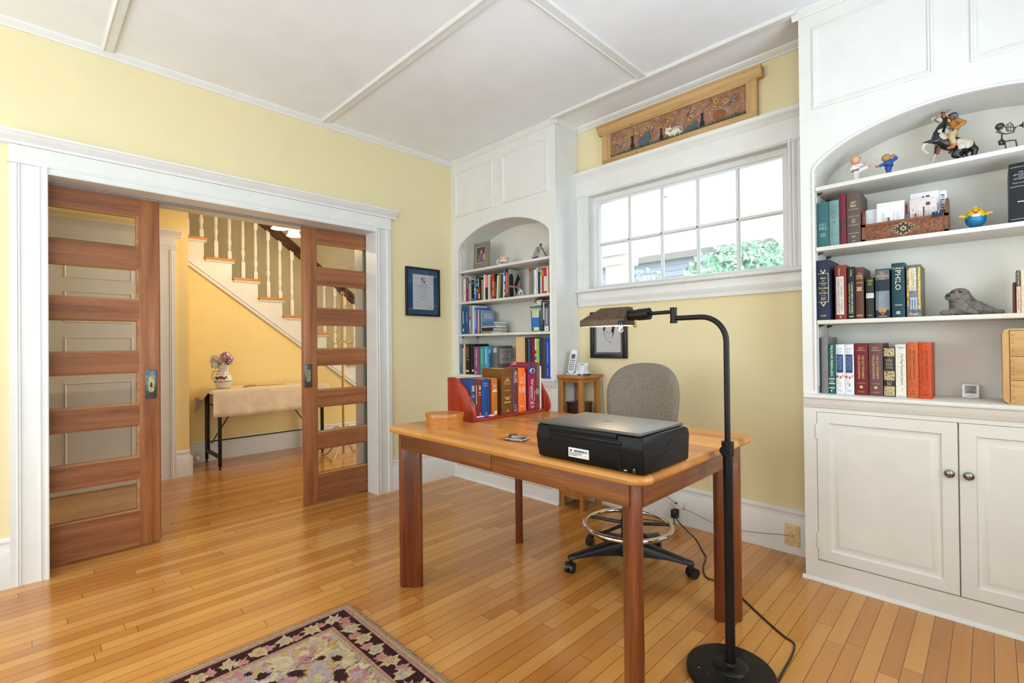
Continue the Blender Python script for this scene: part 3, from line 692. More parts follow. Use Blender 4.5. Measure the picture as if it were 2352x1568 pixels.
for sx, sy, x, y in ((1, 1, TX0, TY0), (1, -1, TX0, TY1), (-1, 1, TX1, TY0), (-1, -1, TX1, TY1)):
    cx, cy = x+sx*.052, y+sy*.052; d = Vector((sx, sy, 0)).normalized(); e = Vector((-d.y, d.x, 0)); hw = .0215; pts = []
    for t_, o_ in [(.0, -.6), (-.008, 0), (.0, .6), (.012, 1), (.098, 1), (.104, .8), (.104, -.8), (.098, -1), (.012, -1)]:
        p = Vector((cx, cy, 0))+d*t_+e*(o_*hw); pts.append((p.x, p.y))
    MB().prism(pts, 'z', 0, .748, .002).build('leg', OAKL, dk)
xm = 2.061
for ya in (TY0+.040, TY1-.062):
    for x0, x1 in ((TX0+.072, xm-.0012), (xm+.0012, TX1-.072)): MB().box(x0, x1, ya, ya+.022, .672, .748, .003).build('apron', OAKA, dk)
for xa in (TX0+.040, TX1-.062): MB().box(xa, xa+.022, TY0+.072, TY1-.072, .672, .748, .003).build('apron', OAKAY, dk)

# ================================================================= PRINTER
PB = plain((13, 13, 15), .42, spec=.22, var=.1, scale=200); PLID = plain((80, 76, 72), .42, spec=.6, var=.03)
px0, px1, py0, py1 = 2.327, 2.737, -1.476, -1.172
pr = thing('printer', 'black all-in-one desktop printer with grey scanner lid, seen from behind', 'printer', ((px0+px1)/2, -1.325, TZ))
z0 = TZ+.002
m = MB(); m.prism([(py0+.012, z0), (py0+.003, z0+.03), (py0, z0+.075), (py0+.004, z0+.112), (py1-.03, z0+.113), (py1-.004, z0+.105), (py1+.006, z0+.085), (py1-.004, z0)], 'x', px0, px1, .006)
body = m.build('printer_body', PB, pr)
m = MB(); m.box(px0+.006, px1-.010, py0+.004, py1-.020, z0+.1135, z0+.123, .0035, 3); lid = m.build('scanner_lid', PLID, pr)
m = MB(); m.box(px0+.055, px1-.085, py0-.003, py0+.02, z0+.096, z0+.114, .003); m.build('lid_hinge', PB, pr)
m = MB(); m.box(px0+.055, px1-.070, py0-.002, py0+.01, z0+.080, z0+.093, .003).box(px0+.06, px0+.066, py0-.0015, py0+.01, z0+.062, z0+.082, .001)
m.box(px1-.085, px1-.079, py0-.0015, py0+.01, z0+.06, z0+.082, .001); m.box(px0+.066, px1-.085, py0-.001, py0+.01, z0+.076, z0+.0785)
m.build('rear_duplex_door', PB, pr)
m = MB()   # side seams and service door
sx = px1+.0006
m.tube([(sx, py0+.012, z0+.055), (sx, py0+.10, z0+.058), (sx, py0+.165, z0+.062), (sx, py0+.185, z0+.088), (sx, py1-.012, z0+.090)], .0012, 6)
m.tube([(px1-.075, py0-.0008, z0+.004), (px1-.075, py0-.0012, z0+.056), (px1-.030, py0-.0012, z0+.056), (px1-.026, py0-.0008, z0+.04), (px1-.012, py0-.0004, z0+.05)], .0011, 6)
m.build('seams', plain((6, 6, 7), .5), pr)
m = MB().box(px1-.070, px1-.054, py0+.008, py0+.012, z0+.006, z0+.020, .001).cyl((px1-.03, py0+.008, z0+.012), (px1-.03, py0+.0035, z0+.012), .007, n=16); m.build('power_port', plain((8, 8, 9), .5), pr)
m = MB().box(px1-.067, px1-.057, py0+.0062, py0+.0075, z0+.0065, z0+.009).box(px1-.031, px1-.029, py0+.002, py0+.0034, z0+.014, z0+.019); m.build('port_marks', plain((200, 200, 205), .4), pr)
lx, lz = 2.507, TZ+.037
lb_ = MB().box(lx-.040, lx+.040, py0-.0006, py0+.003, lz-.015, lz+.015).build('rating_label', plain((222, 222, 222), .5), pr)
m = MB(); yy = py0-.0008; rd = random.Random(3); x = lx-.018
while x < lx+.034: wd = rd.choice((.0007, .0012, .0018)); m.box(x, x+wd, yy-.0002, yy, lz+.002, lz+.0095); x += wd+rd.choice((.0007, .0012))
m.lathe([(.0038, 0), (.0038, .0003), (0, .0003)], (lx-.030, yy, lz+.006), 14, Matrix.Rotation(PI/2, 4, 'X'))
m.text('hp', (lx-.030, yy-.0006, lz+.006), .004, .004)
m.tube([(lx-.004, yy, lz-.0062), (lx+.034, yy, lz-.0062), (lx+.034, yy, lz-.0105), (lx+.0, yy, lz-.0105)], .0003, 4)
for z_, n_k in ((lz-.0025, 9), (lz-.0085, 6)):
    for i in range(n_k): m.box(lx-.036+i*.0056, lx-.032+i*.0056, yy-.0002, yy, z_-.0014, z_+.0014)
m.build('label_print', BTXT, lb_)
m = MB(); m.lathe([(.0185, 0), (.0185, .0006), (0, .0006)], (2.523, -1.335, z0+.1229), 28); lg = m.build('round_badge', plain((196, 198, 202), .15, .9, var=.02), lid)
m = MB().text('hp', (2.523, -1.335, z0+.1238), .021, .022, (-1, 0, 0), (.22, -1, 0)); m.build('badge_letters', plain((60, 62, 66), .3), lg)

# ================================================================= ROUND BOX, PAPERWEIGHT
bxo = thing('oval_box', 'oval bentwood box with lid in golden brown wood at the corner of the desk', 'box', (1.60, -1.318, TZ), math.radians(45))
BXW = wood('bentwood', [(150, 88, 26), (176, 108, 38), (194, 128, 54)], 'x', rough=.38, coat=.25)
def oval(m, a, b, z0, z1, bev):
    pts = [(a*math.cos(2*PI*i/40), b*math.sin(2*PI*i/40)) for i in range(40)]; m.prism(pts, 'z', z0, z1); return m
oval(MB(), .088, .064, 0, .055, 0).build('box_body', BXW, bxo, False)
m = MB(); k = 40
st_ = [(1.045, .049), (1.045, .0665), (1.03, .068), (0.9, .0682)]
vs_ = [(.088*q*math.cos(2*PI*i/k), .064*(q+.012)*math.sin(2*PI*i/k), z) for q, z in st_ for i in range(k)]
m.add(vs_, [(r*k+i, r*k+(i+1) % k, (r+1)*k+(i+1) % k, (r+1)*k+i) for r in range(3) for i in range(k)]+[tuple(range(k)), tuple(3*k+i for i in range(k))]); m.build('lid', BXW, bxo, False)
pw_ = thing('paperweight', 'clear glass paperweight with a small picture, on the desk beside the printer', 'paperweight', (2.075, -1.315, TZ), .25)
CRY = glass('crystal', (.96, .97, .97), 1.6, .02)
MB().box(-.045, .045, -.030, .030, .001, .006, .002).box(-.040, .040, -.026, .026, .0085, .019, .004).build('glass_slab', CRY, pw_, False)
MB().box(-.041, .041, -.027, .027, .006, .008).build('felt_back', plain((226, 214, 190), .7), pw_, False)
m = MB(); rd = random.Random(9); cs_ = [plain((150, 60, 44), .6), plain((80, 96, 140), .6), plain((60, 60, 60), .6)]
for i in range(16): m.mi = rd.choice((0, 1, 2)); x = rd.uniform(-.034, .030); y = rd.uniform(-.02, .012); m.box(x, x+.006, y, y+.006, .008, .0084)
m.build('picture', cs_, pw_, False)

# ================================================================= DESK BOOK RACK
MAHOG = wood('mahogany', [(112, 30, 14), (150, 44, 20), (178, 62, 30)], 'z', rough=.28, coat=.4)
rk = thing('book_rack', 'reddish mahogany book rack with scalloped ends standing on the desk', 'book rack', (1.5, -.86, TZ))
prof = [(1.405, TZ), (1.405, 1.0), (1.455, 1.001), (1.485, .994), (1.503, .978), (1.522, .965), (1.543, .952), (1.560, .934), (1.570, .910), (1.578, .896), (1.598, .879), (1.611, .856), (1.618, .836), (1.622, .811), (1.612, .785), (1.612, TZ)]
for a, b in ((-1.150, -1.132), (-.576, -.558)): MB().prism(prof, 'y', a, b, .003).build('end_panel', MAHOG, rk)
MB().box(1.405, 1.606, -1.132, -.576, TZ, .794, .003).build('bottom_board', MAHOG, rk)
MB().box(1.405, 1.417, -1.132, -.576, .794, .99, .003).build('back_board', MAHOG, rk)

# ================================================================= FLOOR LAMP
LX, LY = 2.795, -.994
BRZ = plain((92, 74, 60), .42, .55, var=.12, scale=40); LBLK = plain((20, 20, 22), .42, .2, spec=.35, var=.15)
lp = thing('floor_lamp', 'dark bronze pharmacy floor lamp with swing arm reaching over the desk', 'floor lamp', (LX, LY, 0))
m = MB().lathe([(.135, 0), (.145, .004), (.146, .022), (.140, .030), (.060, .034), (.056, .040), (.050, .043), (.022, .045), (.018, .052), (0, .052)], (LX, LY, 0), 48); rd = random.Random(4)
base_o = m.build('base', LBLK, lp)
m = MB()
for i in range(14): a, r = rd.uniform(0, 6.28), rd.uniform(.06, .13); m.lathe([(rd.uniform(.001, .0035), 0), (.001, .0002)], (LX+r*math.cos(a), LY+r*math.sin(a), .0335), 8)
m.build('paint_specks', plain((170, 170, 172), .6), base_o)
MB().cyl((LX, LY, .05), (LX, LY, .80), .0165, n=20).build('lower_pole', LBLK, lp)
m = MB().cyl((LX, LY, .772), (LX, LY, .822), .0205, n=20); cl_ = m.build('height_collar', LBLK, lp)
d = Vector((.0, -1, 0)); MB().cyl(Vector((LX-.004, LY, .793))+d*.018, Vector((LX-.004, LY, .793))+d*.03, .014, n=18).build('knob', LBLK, cl_)
pts = [(LX, LY, .8), (LX, LY, 1.17)]+[(LX-.09+.09*math.cos(a), LY, 1.173+.09*math.sin(a)) for a in [i*PI/18 for i in range(1, 10)]]+[(2.61, LY, 1.263)]
MB().tube(pts, .0098, 16).build('upper_pole', LBLK, lp)
m = MB().cyl((2.600, LY, 1.244), (2.600, LY, 1.304), .0125, n=18); m.cyl((2.600, LY, 1.247), (2.600, LY, 1.252), .0135, n=18).cyl((2.600, LY, 1.297), (2.600, LY, 1.301), .0135, n=18); m.build('swivel_joint', LBLK, lp)
arm = MB().cyl((2.600, LY, 1.288), (2.49, LY, 1.286), .0075, n=14).build('swing_arm', LBLK, lp)
sk = MB().cyl((2.500, LY, 1.286), (2.452, LY, 1.284), .0235, n=22).cyl((2.453, LY, 1.284), (2.405, LY, 1.283), .0215, n=22).build('socket', LBLK, lp)
MB().cyl((2.44, LY-.008, 1.264), (2.44, LY-.008, 1.248), .0015, n=6).ball((2.44, LY-.008, 1.241), .008, n=12).build('pull_switch', BRASS, sk)
m = MB()   # shade: trapezoid section, hipped far end, open below
sec = [(-.047, 1.243), (-.047, 1.268), (-.022, 1.318), (.022, 1.318), (.047, 1.268), (.047, 1.243)]
xa, xb, xr = 2.412, 2.195, 2.285
A = [(xa, LY+q, z) for q, z in sec]; B = [(xb if z < 1.3 else xr, LY+q*(1 if z < 1.3 else .9), z) for q, z in sec]
m.add(A+B, [(i, i+1, 7+i, 6+i) for i in range(5)]+[(0, 1, 2, 3, 4, 5), (6, 7, 8, 9, 10, 11)])
sh = m.build('lamp_shade', BRZ, lp, smooth=20, norm=True); m = MB(); i_ = .0025
A = [(xa-i_, LY+q*.94, z-(i_ if z > 1.25 else 0)) for q, z in sec]; B = [((xb if z < 1.3 else xr)+i_*1.2, LY+q*(.94 if z < 1.3 else .85), z-(i_ if z > 1.25 else 0)) for q, z in sec]
m.add(A+B, [(i, i+1, 7+i, 6+i) for i in range(5)]+[(0, 1, 2, 3, 4, 5), (6, 7, 8, 9, 10, 11)]); m.build('shade_lining', plain((236, 228, 214), .4), sh, smooth=20)
MB().cyl((2.400, LY, 1.282), (2.24, LY, 1.272), .011, n=14).ball((2.24, LY, 1.272), .012, n=12).build('bulb', glow('lamp_bulb', (255, 222, 170), 34), sh)
l = bpy.data.lights.new('desk_lamp', 'AREA'); l.shape = 'RECTANGLE'; l.size = .17; l.size_y = .06; l.energy = 4.2; l.color = (1, .72, .42)
o = bpy.data.objects.new('desk_lamp', l); COL.objects.link(o); o.location = (2.31, LY, 1.252)
bc = thing('binder_clip', 'silver wire binder clip gripping the lower edge of the lit lamp shade', 'binder clip', (2.395, LY-.05, 1.243))
for q in (-.0515, -.0425):
    x = 2.40; m = MB().tube([(x-.006, LY+q, 1.247), (x-.004, LY+q, 1.232), (x-.008, LY+q-.002, 1.220), (x, LY+q-.003, 1.214), (x+.008, LY+q-.002, 1.220), (x+.004, LY+q, 1.232), (x+.006, LY+q, 1.247)], .0011, 6); m.build('wire_handle', CHROME, bc)
MB().prism([(LY-.052, 1.245), (LY-.0478, 1.262), (LY-.0472, 1.262), (LY-.0472, 1.2425), (LY-.0435, 1.262), (LY-.043, 1.262), (LY-.042, 1.245), (LY-.047, 1.2415)], 'x', 2.387, 2.413).build('clip_body', BLACK, bc)

# ================================================================= DRAFTING CHAIR
CX, CY = 2.089, -.501
chn = thing('drafting_chair', 'grey tweed drafting chair on black castors with a chrome foot ring', 'chair', (CX, CY, 0))
n = N('tweed'); f = n.noise(n.co(), 420, 2, .7); g = n.noise(n.co(), 14, 3)
n.color(n.mix(n.math('MULTIPLY', g, .5), n.ramp(f, [(.28, (62, 58, 54)), (.45, (112, 104, 94)), (.56, (132, 126, 116)), (.72, (186, 186, 182))]), (124, 112, 96))); n.bump(f, .4, .002)
TWEED = n.set(.95, 0, 0, .1)
CBLK = plain((22, 24, 28), .38, var=.15)
for k, a in enumerate((-125.7, -53.7, 18.3, 90.3, 162.3)):
    a = math.radians(a); d = Vector((math.cos(a), math.sin(a), 0)); e = Vector((-d.y, d.x, 0)); c = Vector((CX, CY, 0)); vs_ = []
    for q, hw, zt, zb in ((.02, .034, .145, .070), (.10, .030, .135, .075), (.20, .024, .112, .078), (.285, .021, .092, .070), (.318, .018, .086, .066), (.326, .012, .080, .066)):
        p = c+d*q; vs_ += [p-e*hw+Vector((0, 0, zb)), p-e*hw+Vector((0, 0, zt-.012)), p-e*(hw-.010)+Vector((0, 0, zt)), p+e*(hw-.010)+Vector((0, 0, zt)), p+e*hw+Vector((0, 0, zt-.012)), p+e*hw+Vector((0, 0, zb))]
    fs = [(i*6+j, i*6+(j+1) % 6, (i+1)*6+(j+1) % 6, (i+1)*6+j) for i in range(5) for j in range(6)]+[tuple(range(6)), tuple(30+j for j in range(6))]
    m = MB(); m.add(vs_, fs); lg_ = m.build('star_leg', CBLK, chn, smooth=50)
    p = c+d*.31; tw = Vector((math.cos(a+.9), math.sin(a+.9), 0)); sd_ = Vector((-tw.y, tw.x, 0))
    m = MB().cyl(p+Vector((0, 0, .045)), p+Vector((0, 0, .074)), .010, n=10)
    for s_ in (-1, 1):
        o_ = p+tw*.012+Vector((0, 0, .0265))+sd_*(s_*.013); m.cyl(o_-sd_*.009, o_+sd_*.009, .0265, n=20)
    m.ball(p+tw*.012+Vector((0, 0, .034)), .024, (1, 1, .8), 12); m.build('castor', CBLK, lg_)
MB().lathe([(.055, .065), (.058, .10), (.046, .150), (.034, .17), (.030, .30), (.024, .305), (.0235, .46), (.016, .465), (.016, .60), (0, .60)], (CX, CY, 0), 24).build('gas_column', CBLK, chn)
ring = MB().tube([(CX+.222*math.cos(i*2*PI/48), CY+.222*math.sin(i*2*PI/48), .218) for i in range(48)], .0125, 12, True).build('foot_ring', CHROME, chn)
m = MB()
for k in range(5): a = math.radians(-100+72*k); m.cyl((CX+.03*math.cos(a), CY+.03*math.sin(a), .225), (CX+.215*math.cos(a), CY+.215*math.sin(a), .216), .009, .008, 10)
m.cyl((CX, CY, .195), (CX, CY, .245), .036, n=24); m.build('ring_spokes', CBLK, ring)
m = MB().box(CX-.10, CX+.10, CY-.08, CY+.12, .575, .600, .008); m.build('seat_plate', CBLK, chn)
def cushion(name, fn, nu=20, nv=20):
    m = MB(); vs_ = []; fs = []
    for i in range(nu+1):
        for j in range(nv+1): vs_.append(fn(-1+2*i/nu, -1+2*j/nv, 1))
    k = (nu+1)*(nv+1)
    for i in range(nu+1):
        for j in range(nv+1): vs_.append(fn(-1+2*i/nu, -1+2*j/nv, -1))
    q = nv+1
    for i in range(nu):
        for j in range(nv): fs += [(i*q+j, (i+1)*q+j, (i+1)*q+j+1, i*q+j+1), (k+i*q+j, k+i*q+j+1, k+(i+1)*q+j+1, k+(i+1)*q+j)]
    v, f = m.add(vs_, fs); bmesh.ops.remove_doubles(m.bm, verts=m.bm.verts[:], dist=1e-4); return m.build(name, TWEED, chn, smooth=70)
def sq(u, v, p):   # square to rounded outline
    r = max(abs(u), abs(v)); 
    if r < 1e-6: return 0, 0, 0
    a = math.atan2(v, u); rr = r*(abs(math.cos(a))**p+abs(math.sin(a))**p)**(-1/p); return rr*math.cos(a), rr*math.sin(a), r
def seat(u, v, s): x, y, r = sq(u, v, 4); e = math.sqrt(max(0, 1-r**6)); return (CX+.235*x, CY+.01+.225*y, .628+s*e*.030)
cushion('seat', seat)
def backr(u, v, s):
    x, z, r = sq(u, v, 2.6 if v > 0 else 4); e = math.sqrt(max(0, 1-r**5)); w_ = .222 if z > .2 else .222*(1+.05*(z-.2))
    y = CY+.185+.055*(x*x)*-1+(z*.02)+s*-e*.030; return (CX+.012+w_*x, y, .862+.198*z)
cushion('backrest', backr, 24, 24)
MB().tube([(CX, CY+.10, .60), (CX, CY+.21, .61), (CX, CY+.245, .66), (CX, CY+.225, .84)], .016, 10).build('back_post', CBLK, chn)

# ================================================================= SIDE TABLE AND WHAT STANDS ON IT
SW = wood('light_oak', [(136, 84, 34), (170, 112, 52), (190, 134, 72)], 'z', rough=.45); SWT = wood('light_oak_top', [(136, 84, 34), (170, 112, 52), (190, 134, 72)], 'x', rough=.42)
sx0, sx1, sy0, sy1 = 1.226, 1.428, .004, .226
sdt = thing('side_table', 'tall narrow light oak stand with open shelf and small cupboard in the corner', 'side table', ((sx0+sx1)/2, .11, 0))
for x in (sx0, sx1-.032):
    for y in (sy0, sy1-.032): MB().box(x, x+.032, y, y+.032, 0, .925, .002).build('leg', SW, sdt)
MB().box(sx0-.007, sx1+.022, sy0-.022, sy1+.012, .925, .947, .003).build('tabletop', SWT, sdt)
m = MB()
for z, zz_ in ((.895, .925),): m.box(sx0+.03, sx1-.03, sy0+.006, sy0+.022, z, zz_).box(sx0+.03, sx1-.03, sy1-.022, sy1-.006, z, zz_).box(sx1-.024, sx1-.006, sy0+.03, sy1-.03, z, zz_).box(sx0+.006, sx0+.024, sy0+.03, sy1-.03, z, zz_)
m.build('apron', SWT, sdt)
MB().box(sx0+.002, sx1-.002, sy0+.002, sy1-.002, .650, .668, .002).build('shelf', SWT, sdt)
m = MB(); m.box(sx1-.020, sx1-.006, sy0+.03, sy1-.03, .07, .65).box(sx0+.006, sx0+.020, sy0+.03, sy1-.03, .07, .65).box(sx0+.03, sx1-.03, sy1-.022, sy1-.010, .07, .65).box(sx0+.004, sx1-.004, sy0+.004, sy1-.004, .075, .095); m.build('cupboard_case', SW, sdt)
m = MB(); m.rings(sx0+.033, sx1-.033, .097, .64, sy0+.004, [(0, .016), (0, 0), (.026, 0), (.030, .006), (.034, .006), (.04, .003)]); cd = m.build('cupboard_door', SW, sdt)
MB().ball((sx1-.044, sy0-.006, .40), .009, n=12).build('knob', plain((60, 48, 36), .4, .6), cd)
t = thing('wooden_box', 'small dark brown wooden box on the open shelf of the oak stand', 'box', (1.33, .11, .668))
DB = plain((48, 20, 14), .35, coat=.3)
MB().box(1.262, 1.394, .05, .17, .668, .738, .003).build('box_body', DB, t); MB().box(1.256, 1.400, .044, .176, .738, .752, .004).build('lid', DB, t)
PH = plain((224, 226, 230), .35, var=.01); PG = plain((66, 70, 76), .4); KEY = plain((72, 76, 84), .45)
t = thing('telephone_cradle', 'white answering-machine telephone base on top of the oak stand', 'telephone', (1.33, .08, .947))
tilt = Matrix.Translation((1.372, .072, .957)) @ Matrix.Rotation(.35, 4, 'Z') @ Matrix.Rotation(-.75, 4, 'X')
m = MB().box(1.262, 1.412, .035, .13, .947, .957, .004); m.box(-.040, .040, -.006, .006, -.004, .098, .005, M=tilt); m.prism([(.06, .955), (.145, .955), (.125, .975), (.098, 1.02), (.085, 1.015)], 'x', 1.35, 1.40, .003); m.build('base_body', PH, t)
m = MB().box(-.026, .026, -.0075, -.0055, .016, .066, .004, M=tilt); pl = m.build('control_panel', plain((196, 200, 206), .3), t)
m = MB()
for x, z in ((-.012, .03), (.010, .03), (-.012, .05)): m.box(x-.006, x+.006, -.0085, -.007, z-.003, z+.003, .001, M=tilt)
m.box(-.02, .012, -.0066, -.0056, .080, .084, M=tilt); m.build('buttons', PG, pl)
MB().ball(tilt @ Vector((.013, -.008, .052)), .0045, n=10).build('message_light', glow('message_light', (255, 120, 90), 1.6), pl)
t = thing('cordless_handset', 'white cordless phone handset with grey keys standing in its cradle', 'telephone', (1.30, .07, .957))
hm = Matrix.Translation((1.290, .062, .958)) @ Matrix.Rotation(.30, 4, 'Z') @ Matrix.Rotation(.13, 4, 'Y') @ Matrix.Rotation(-.22, 4, 'X')
out = rrect(-.0235, .0235, 0, .172, .016, 5); m = MB(); m.prism(out, 'y', -.011, .011, .003, M=hm); m.build('handset_body', PH, t)
m = MB(); m.box(-.0145, .0145, -.0125, -.0105, .104, .138, .001, M=hm); m.build('display', plain((70, 82, 84), .25), t)
m = MB()
for r in range(5):
    for c in range(3): m.box(-.017+c*.0125, -.008+c*.0125, -.0128, -.0105, .018+r*.0135, .026+r*.0135, .001, M=hm)
m.box(-.017, -.009, -.0128, -.0105, .086, .098, .001, M=hm).box(.009, .017, -.0128, -.0105, .086, .098, .001, M=hm).ball(hm @ Vector((0, -.011, .092)), .006, (1, .5, 1), 10); m.build('keypad', KEY, t)
t = thing('remote_control', 'flat black gadget lying on the oak stand beside the telephone', 'remote control', (1.41, .06, .947), .5)
MB().box(-.045, .045, -.018, .018, .001, .009, .003).build('remote_body', BLACK, t, False); MB().box(-.03, .03, -.008, .008, .009, .0098).build('buttons', PG, t, False)

# ================================================================= FRAMED CERTIFICATE (on the door wall, facing +x)
t = thing('framed_certificate', 'black framed certificate with deep blue mat on the pale yellow wall beside the doors', 'framed certificate', (.01, -.32, 1.62))
y0, y1, z0, z1 = -.495, -.150, 1.419, 1.830; fwid = .016
def xframe(m, y0, y1, z0, z1, w_, x0, x1, b=.002):
    m.box(x0, x1, y0, y0+w_, z0, z1, b).box(x0, x1, y1-w_, y1, z0, z1, b).box(x0, x1, y0+w_, y1-w_, z0, z0+w_, b).box(x0, x1, y0+w_, y1-w_, z1-w_, z1, b)
m = MB(); xframe(m, y0, y1, z0, z1, fwid, .001, .024); m.build('frame', BLACK, t)
MB().box(.002, .012, y0+fwid, y1-fwid, z0+fwid, z1-fwid).build('mat', plain((28, 82, 122), .8, var=.05, scale=300), t)
cy0, cy1, cz0, cz1 = -.425, -.212, 1.475, 1.772
pp_ = MB().box(.010, .0125, cy0, cy1, cz0, cz1).build('certificate_paper', plain((222, 224, 228), .7, var=.01), t)
m = MB(); X = .0128; yc = (cy0+cy1)/2-.0; ink = [plain((120, 124, 134), .7), plain((196, 96, 96), .7), plain((44, 74, 110), .7), plain((178, 92, 70), .7), plain((40, 44, 56), .7)]
def ln(s, z, w_, h, mi, yy=None): m.mi = mi; m.text(s, (X, yc if yy is None else yy, z), w_, h, (0, 1, 0), (0, 0, 1))
def dash(z, w_, h, mi, yy=None):
    m.mi = mi; y = (yc if yy is None else yy)-w_/2; e = y+w_; q = random.Random(int(z*1000))
    while y < e: d_ = q.uniform(.005, .013); m.box(X, X+.0003, y, min(e, y+d_), z-h/2, z+h/2); y += d_+.0025
dash(1.668, .140, .0026, 0); dash(1.655, .05, .0026, 0); ln('Doctor of Philosophy', 1.634, .098, .0065, 1); dash(1.608, .05, .0024, 0); dash(1.589, .058, .003, 4); dash(1.562, .038, .0024, 0); dash(1.508, .065, .0022, 0, cy1-.045); dash(1.497, .05, .0022, 0, cy1-.045)
m.mi = 2; m.box(X, X+.0003, yc-.022, yc-.008, 1.725, 1.745).box(X, X+.0003, yc-.022, yc+.002, 1.722, 1.727).box(X, X+.0003, yc-.004, yc+.018, 1.738, 1.745)
m.mi = 3; m.prism([(yc+.000, 1.722), (yc+.020, 1.722), (yc+.020, 1.708), (yc+.010, 1.695), (yc+.000, 1.708)], 'x', X, X+.0003)
m.mi = 4; m.prism([(yc-.020, 1.708), (yc-.010, 1.717), (yc-.002, 1.706), (yc-.006, 1.704), (yc-.011, 1.711), (yc-.018, 1.704)], 'x', X, X+.0003)
for i, dz in enumerate((.002, -.001, -.003, -.001, .002)): m.box(X, X+.0003, yc-.034+i*.014, yc-.025+i*.014, 1.686+dz, 1.6895+dz)
m.build('crest_and_lettering', ink, pp_)
MB().box(.0135, .0143, y0+fwid, y1-fwid, z0+fwid, z1-fwid).build('glazing', glass('picture_glass', (1, 1, 1), .7), t)

# ================================================================= PORTRAIT SKETCH (window wall)
t = thing('framed_sketch', 'black framed ink sketch of a face, hanging behind the floor lamp shade', 'framed picture', (1.48, .25, 1.23))
def yframe(m, x0, x1, z0, z1, w_, ya, yb, b=.003):
    m.box(x0, x0+w_, ya, yb, z0, z1, b).box(x1-w_, x1, ya, yb, z0, z1, b).box(x0+w_, x1-w_, ya, yb, z0, z0+w_, b).box(x0+w_, x1-w_, ya, yb, z1-w_, z1, b)
x0, x1, z0, z1 = 1.333, 1.640, 1.063, 1.403
m = MB(); yframe(m, x0, x1, z0, z1, .030, .240, .2645); m.build('frame', BLACK, t)
MB().box(x0+.03, x1-.03, .256, .264, z0+.024, z1-.024).build('mat', plain((112, 110, 106), .8), t)
ax0, ax1, az0, az1 = 1.383, 1.588, 1.107, 1.362
pp_ = MB().box(ax0, ax1, .2545, .2565, az0, az1).build('sketch_paper', plain((222, 220, 222), .8, var=.01), t)
m = MB(); Y = .2540; cx = 1.492; INK = plain((34, 32, 34), .8)
def stroke(pts, w_): m.tube([(cx+a*.84, Y, 1.246+b*.74) for a, b in pts], [w_*q for q in ([.4]+[1]*(len(pts)-2)+[.3])] if len(pts) > 2 else w_, 4)
stroke([(-.046, .03), (-.044, -.01), (-.036, -.045), (-.022, -.07), (-.004, -.086), (.010, -.084)], .0011)
stroke([(.040, .03), (.038, -.01), (.034, -.040), (.024, -.066), (.010, -.084)], .0013)
stroke([(-.030, .012), (-.020, .015), (-.010, .011)], .0012); stroke([(.008, .011), (.018, .015), (.028, .010)], .0012)
stroke([(-.028, .002), (-.020, .005), (-.012, .001)], .0015); stroke([(.010, .001), (.018, .005), (.026, .001)], .0015)
stroke([(.000, .008), (.003, -.012), (.006, -.026), (-.003, -.029)], .0009); stroke([(-.012, -.046), (.000, -.044), (.013, -.046)], .0013); stroke([(-.006, -.053), (.002, -.055), (.009, -.053)], .0008)
stroke([(.010, -.084), (.018, -.094), (.030, -.104)], .0014); stroke([(.010, -.084), (.006, -.098), (.010, -.112)], .001); stroke([(-.05, .02), (-.056, .01), (-.052, -.004), (-.047, .0)], .0012)
for P_ in ([(.022, .012), (.034, .07), (.052, .078), (.056, .04), (.046, -.002), (.036, -.04), (.030, -.03), (.036, .0)], [(-.048, .018), (-.042, .03), (-.030, .072), (-.052, .066), (-.062, .03)]): m.prism([(cx+a*.84, 1.246+b*.74) for a, b in P_], 'y', Y-.0003, Y+.0003)
m.build('ink_lines', INK, pp_)
m = MB(); m.tube([(cx-.006+.096*math.cos(i*PI/24), Y+.0006, 1.232+.118*math.sin(i*PI/24)) for i in range(48)], .0007, 4, True); m.build('oval_border', plain((186, 184, 186), .8), pp_)
MB().box(x0+.03, x1-.03, .2505, .2513, z0+.03, z1-.03).build('glazing', glass('sketch_glass', (1, 1, 1), .6), t)

# ================================================================= PAINTED PANEL OVER THE WINDOW
PINE = wood('knotty_pine', [(170, 130, 80), (194, 156, 104), (206, 172, 124)], 'x', fine=1, rough=.6, coat=0)
PINEZ = wood('knotty_pine_upright', [(170, 130, 80), (194, 156, 104), (206, 172, 124)], 'z', fine=1, rough=.6, coat=0)
t = thing('painted_panel', 'long pine framed folk painting of cats and sunflowers resting on the window head', 'painting', (2.0, .235, 2.4555))
fx0, fx1, fz0, fz1 = 1.468, 2.521, 2.456, 2.688; ix0, ix1, iz0, iz1 = 1.537, 2.461, 2.497, 2.670; ya, yb = .226, .255
MB().box(fx0, fx1, ya, yb, fz0, iz0, .002).box(fx0, fx1, ya, yb, iz1, fz1, .002).build('rail', PINE, t)
MB().box(fx0, ix0, ya, yb, iz0, iz1, .0015).box(ix1, fx1, ya, yb, iz0, iz1, .0015).build('stile', PINEZ, t)
m = MB(); pf = [(yb, 2.680), (ya, 2.680), (ya-.006, 2.686), (ya-.007, 2.692), (ya-.013, 2.698), (ya-.022, 2.716), (ya-.023, 2.724), (ya-.031, 2.729), (ya-.031, 2.741), (yb, 2.741)]
m.prism(pf, 'x', fx0-.030, fx1+.030); m.build('crown', PINE, t)
m = MB()
for x, z, r in ((1.712, 2.684, .011), (1.722, 2.683, .006), (1.75, 2.475, .006), (2.16, 2.685, .004)): m.lathe([(r, 0), (r*.6, .0006), (0, .0007)], (x, ya-.0001, z), 10, Matrix.Rotation(PI/2, 4, 'X'))
m.build('knots', plain((150, 92, 40), .6), t)
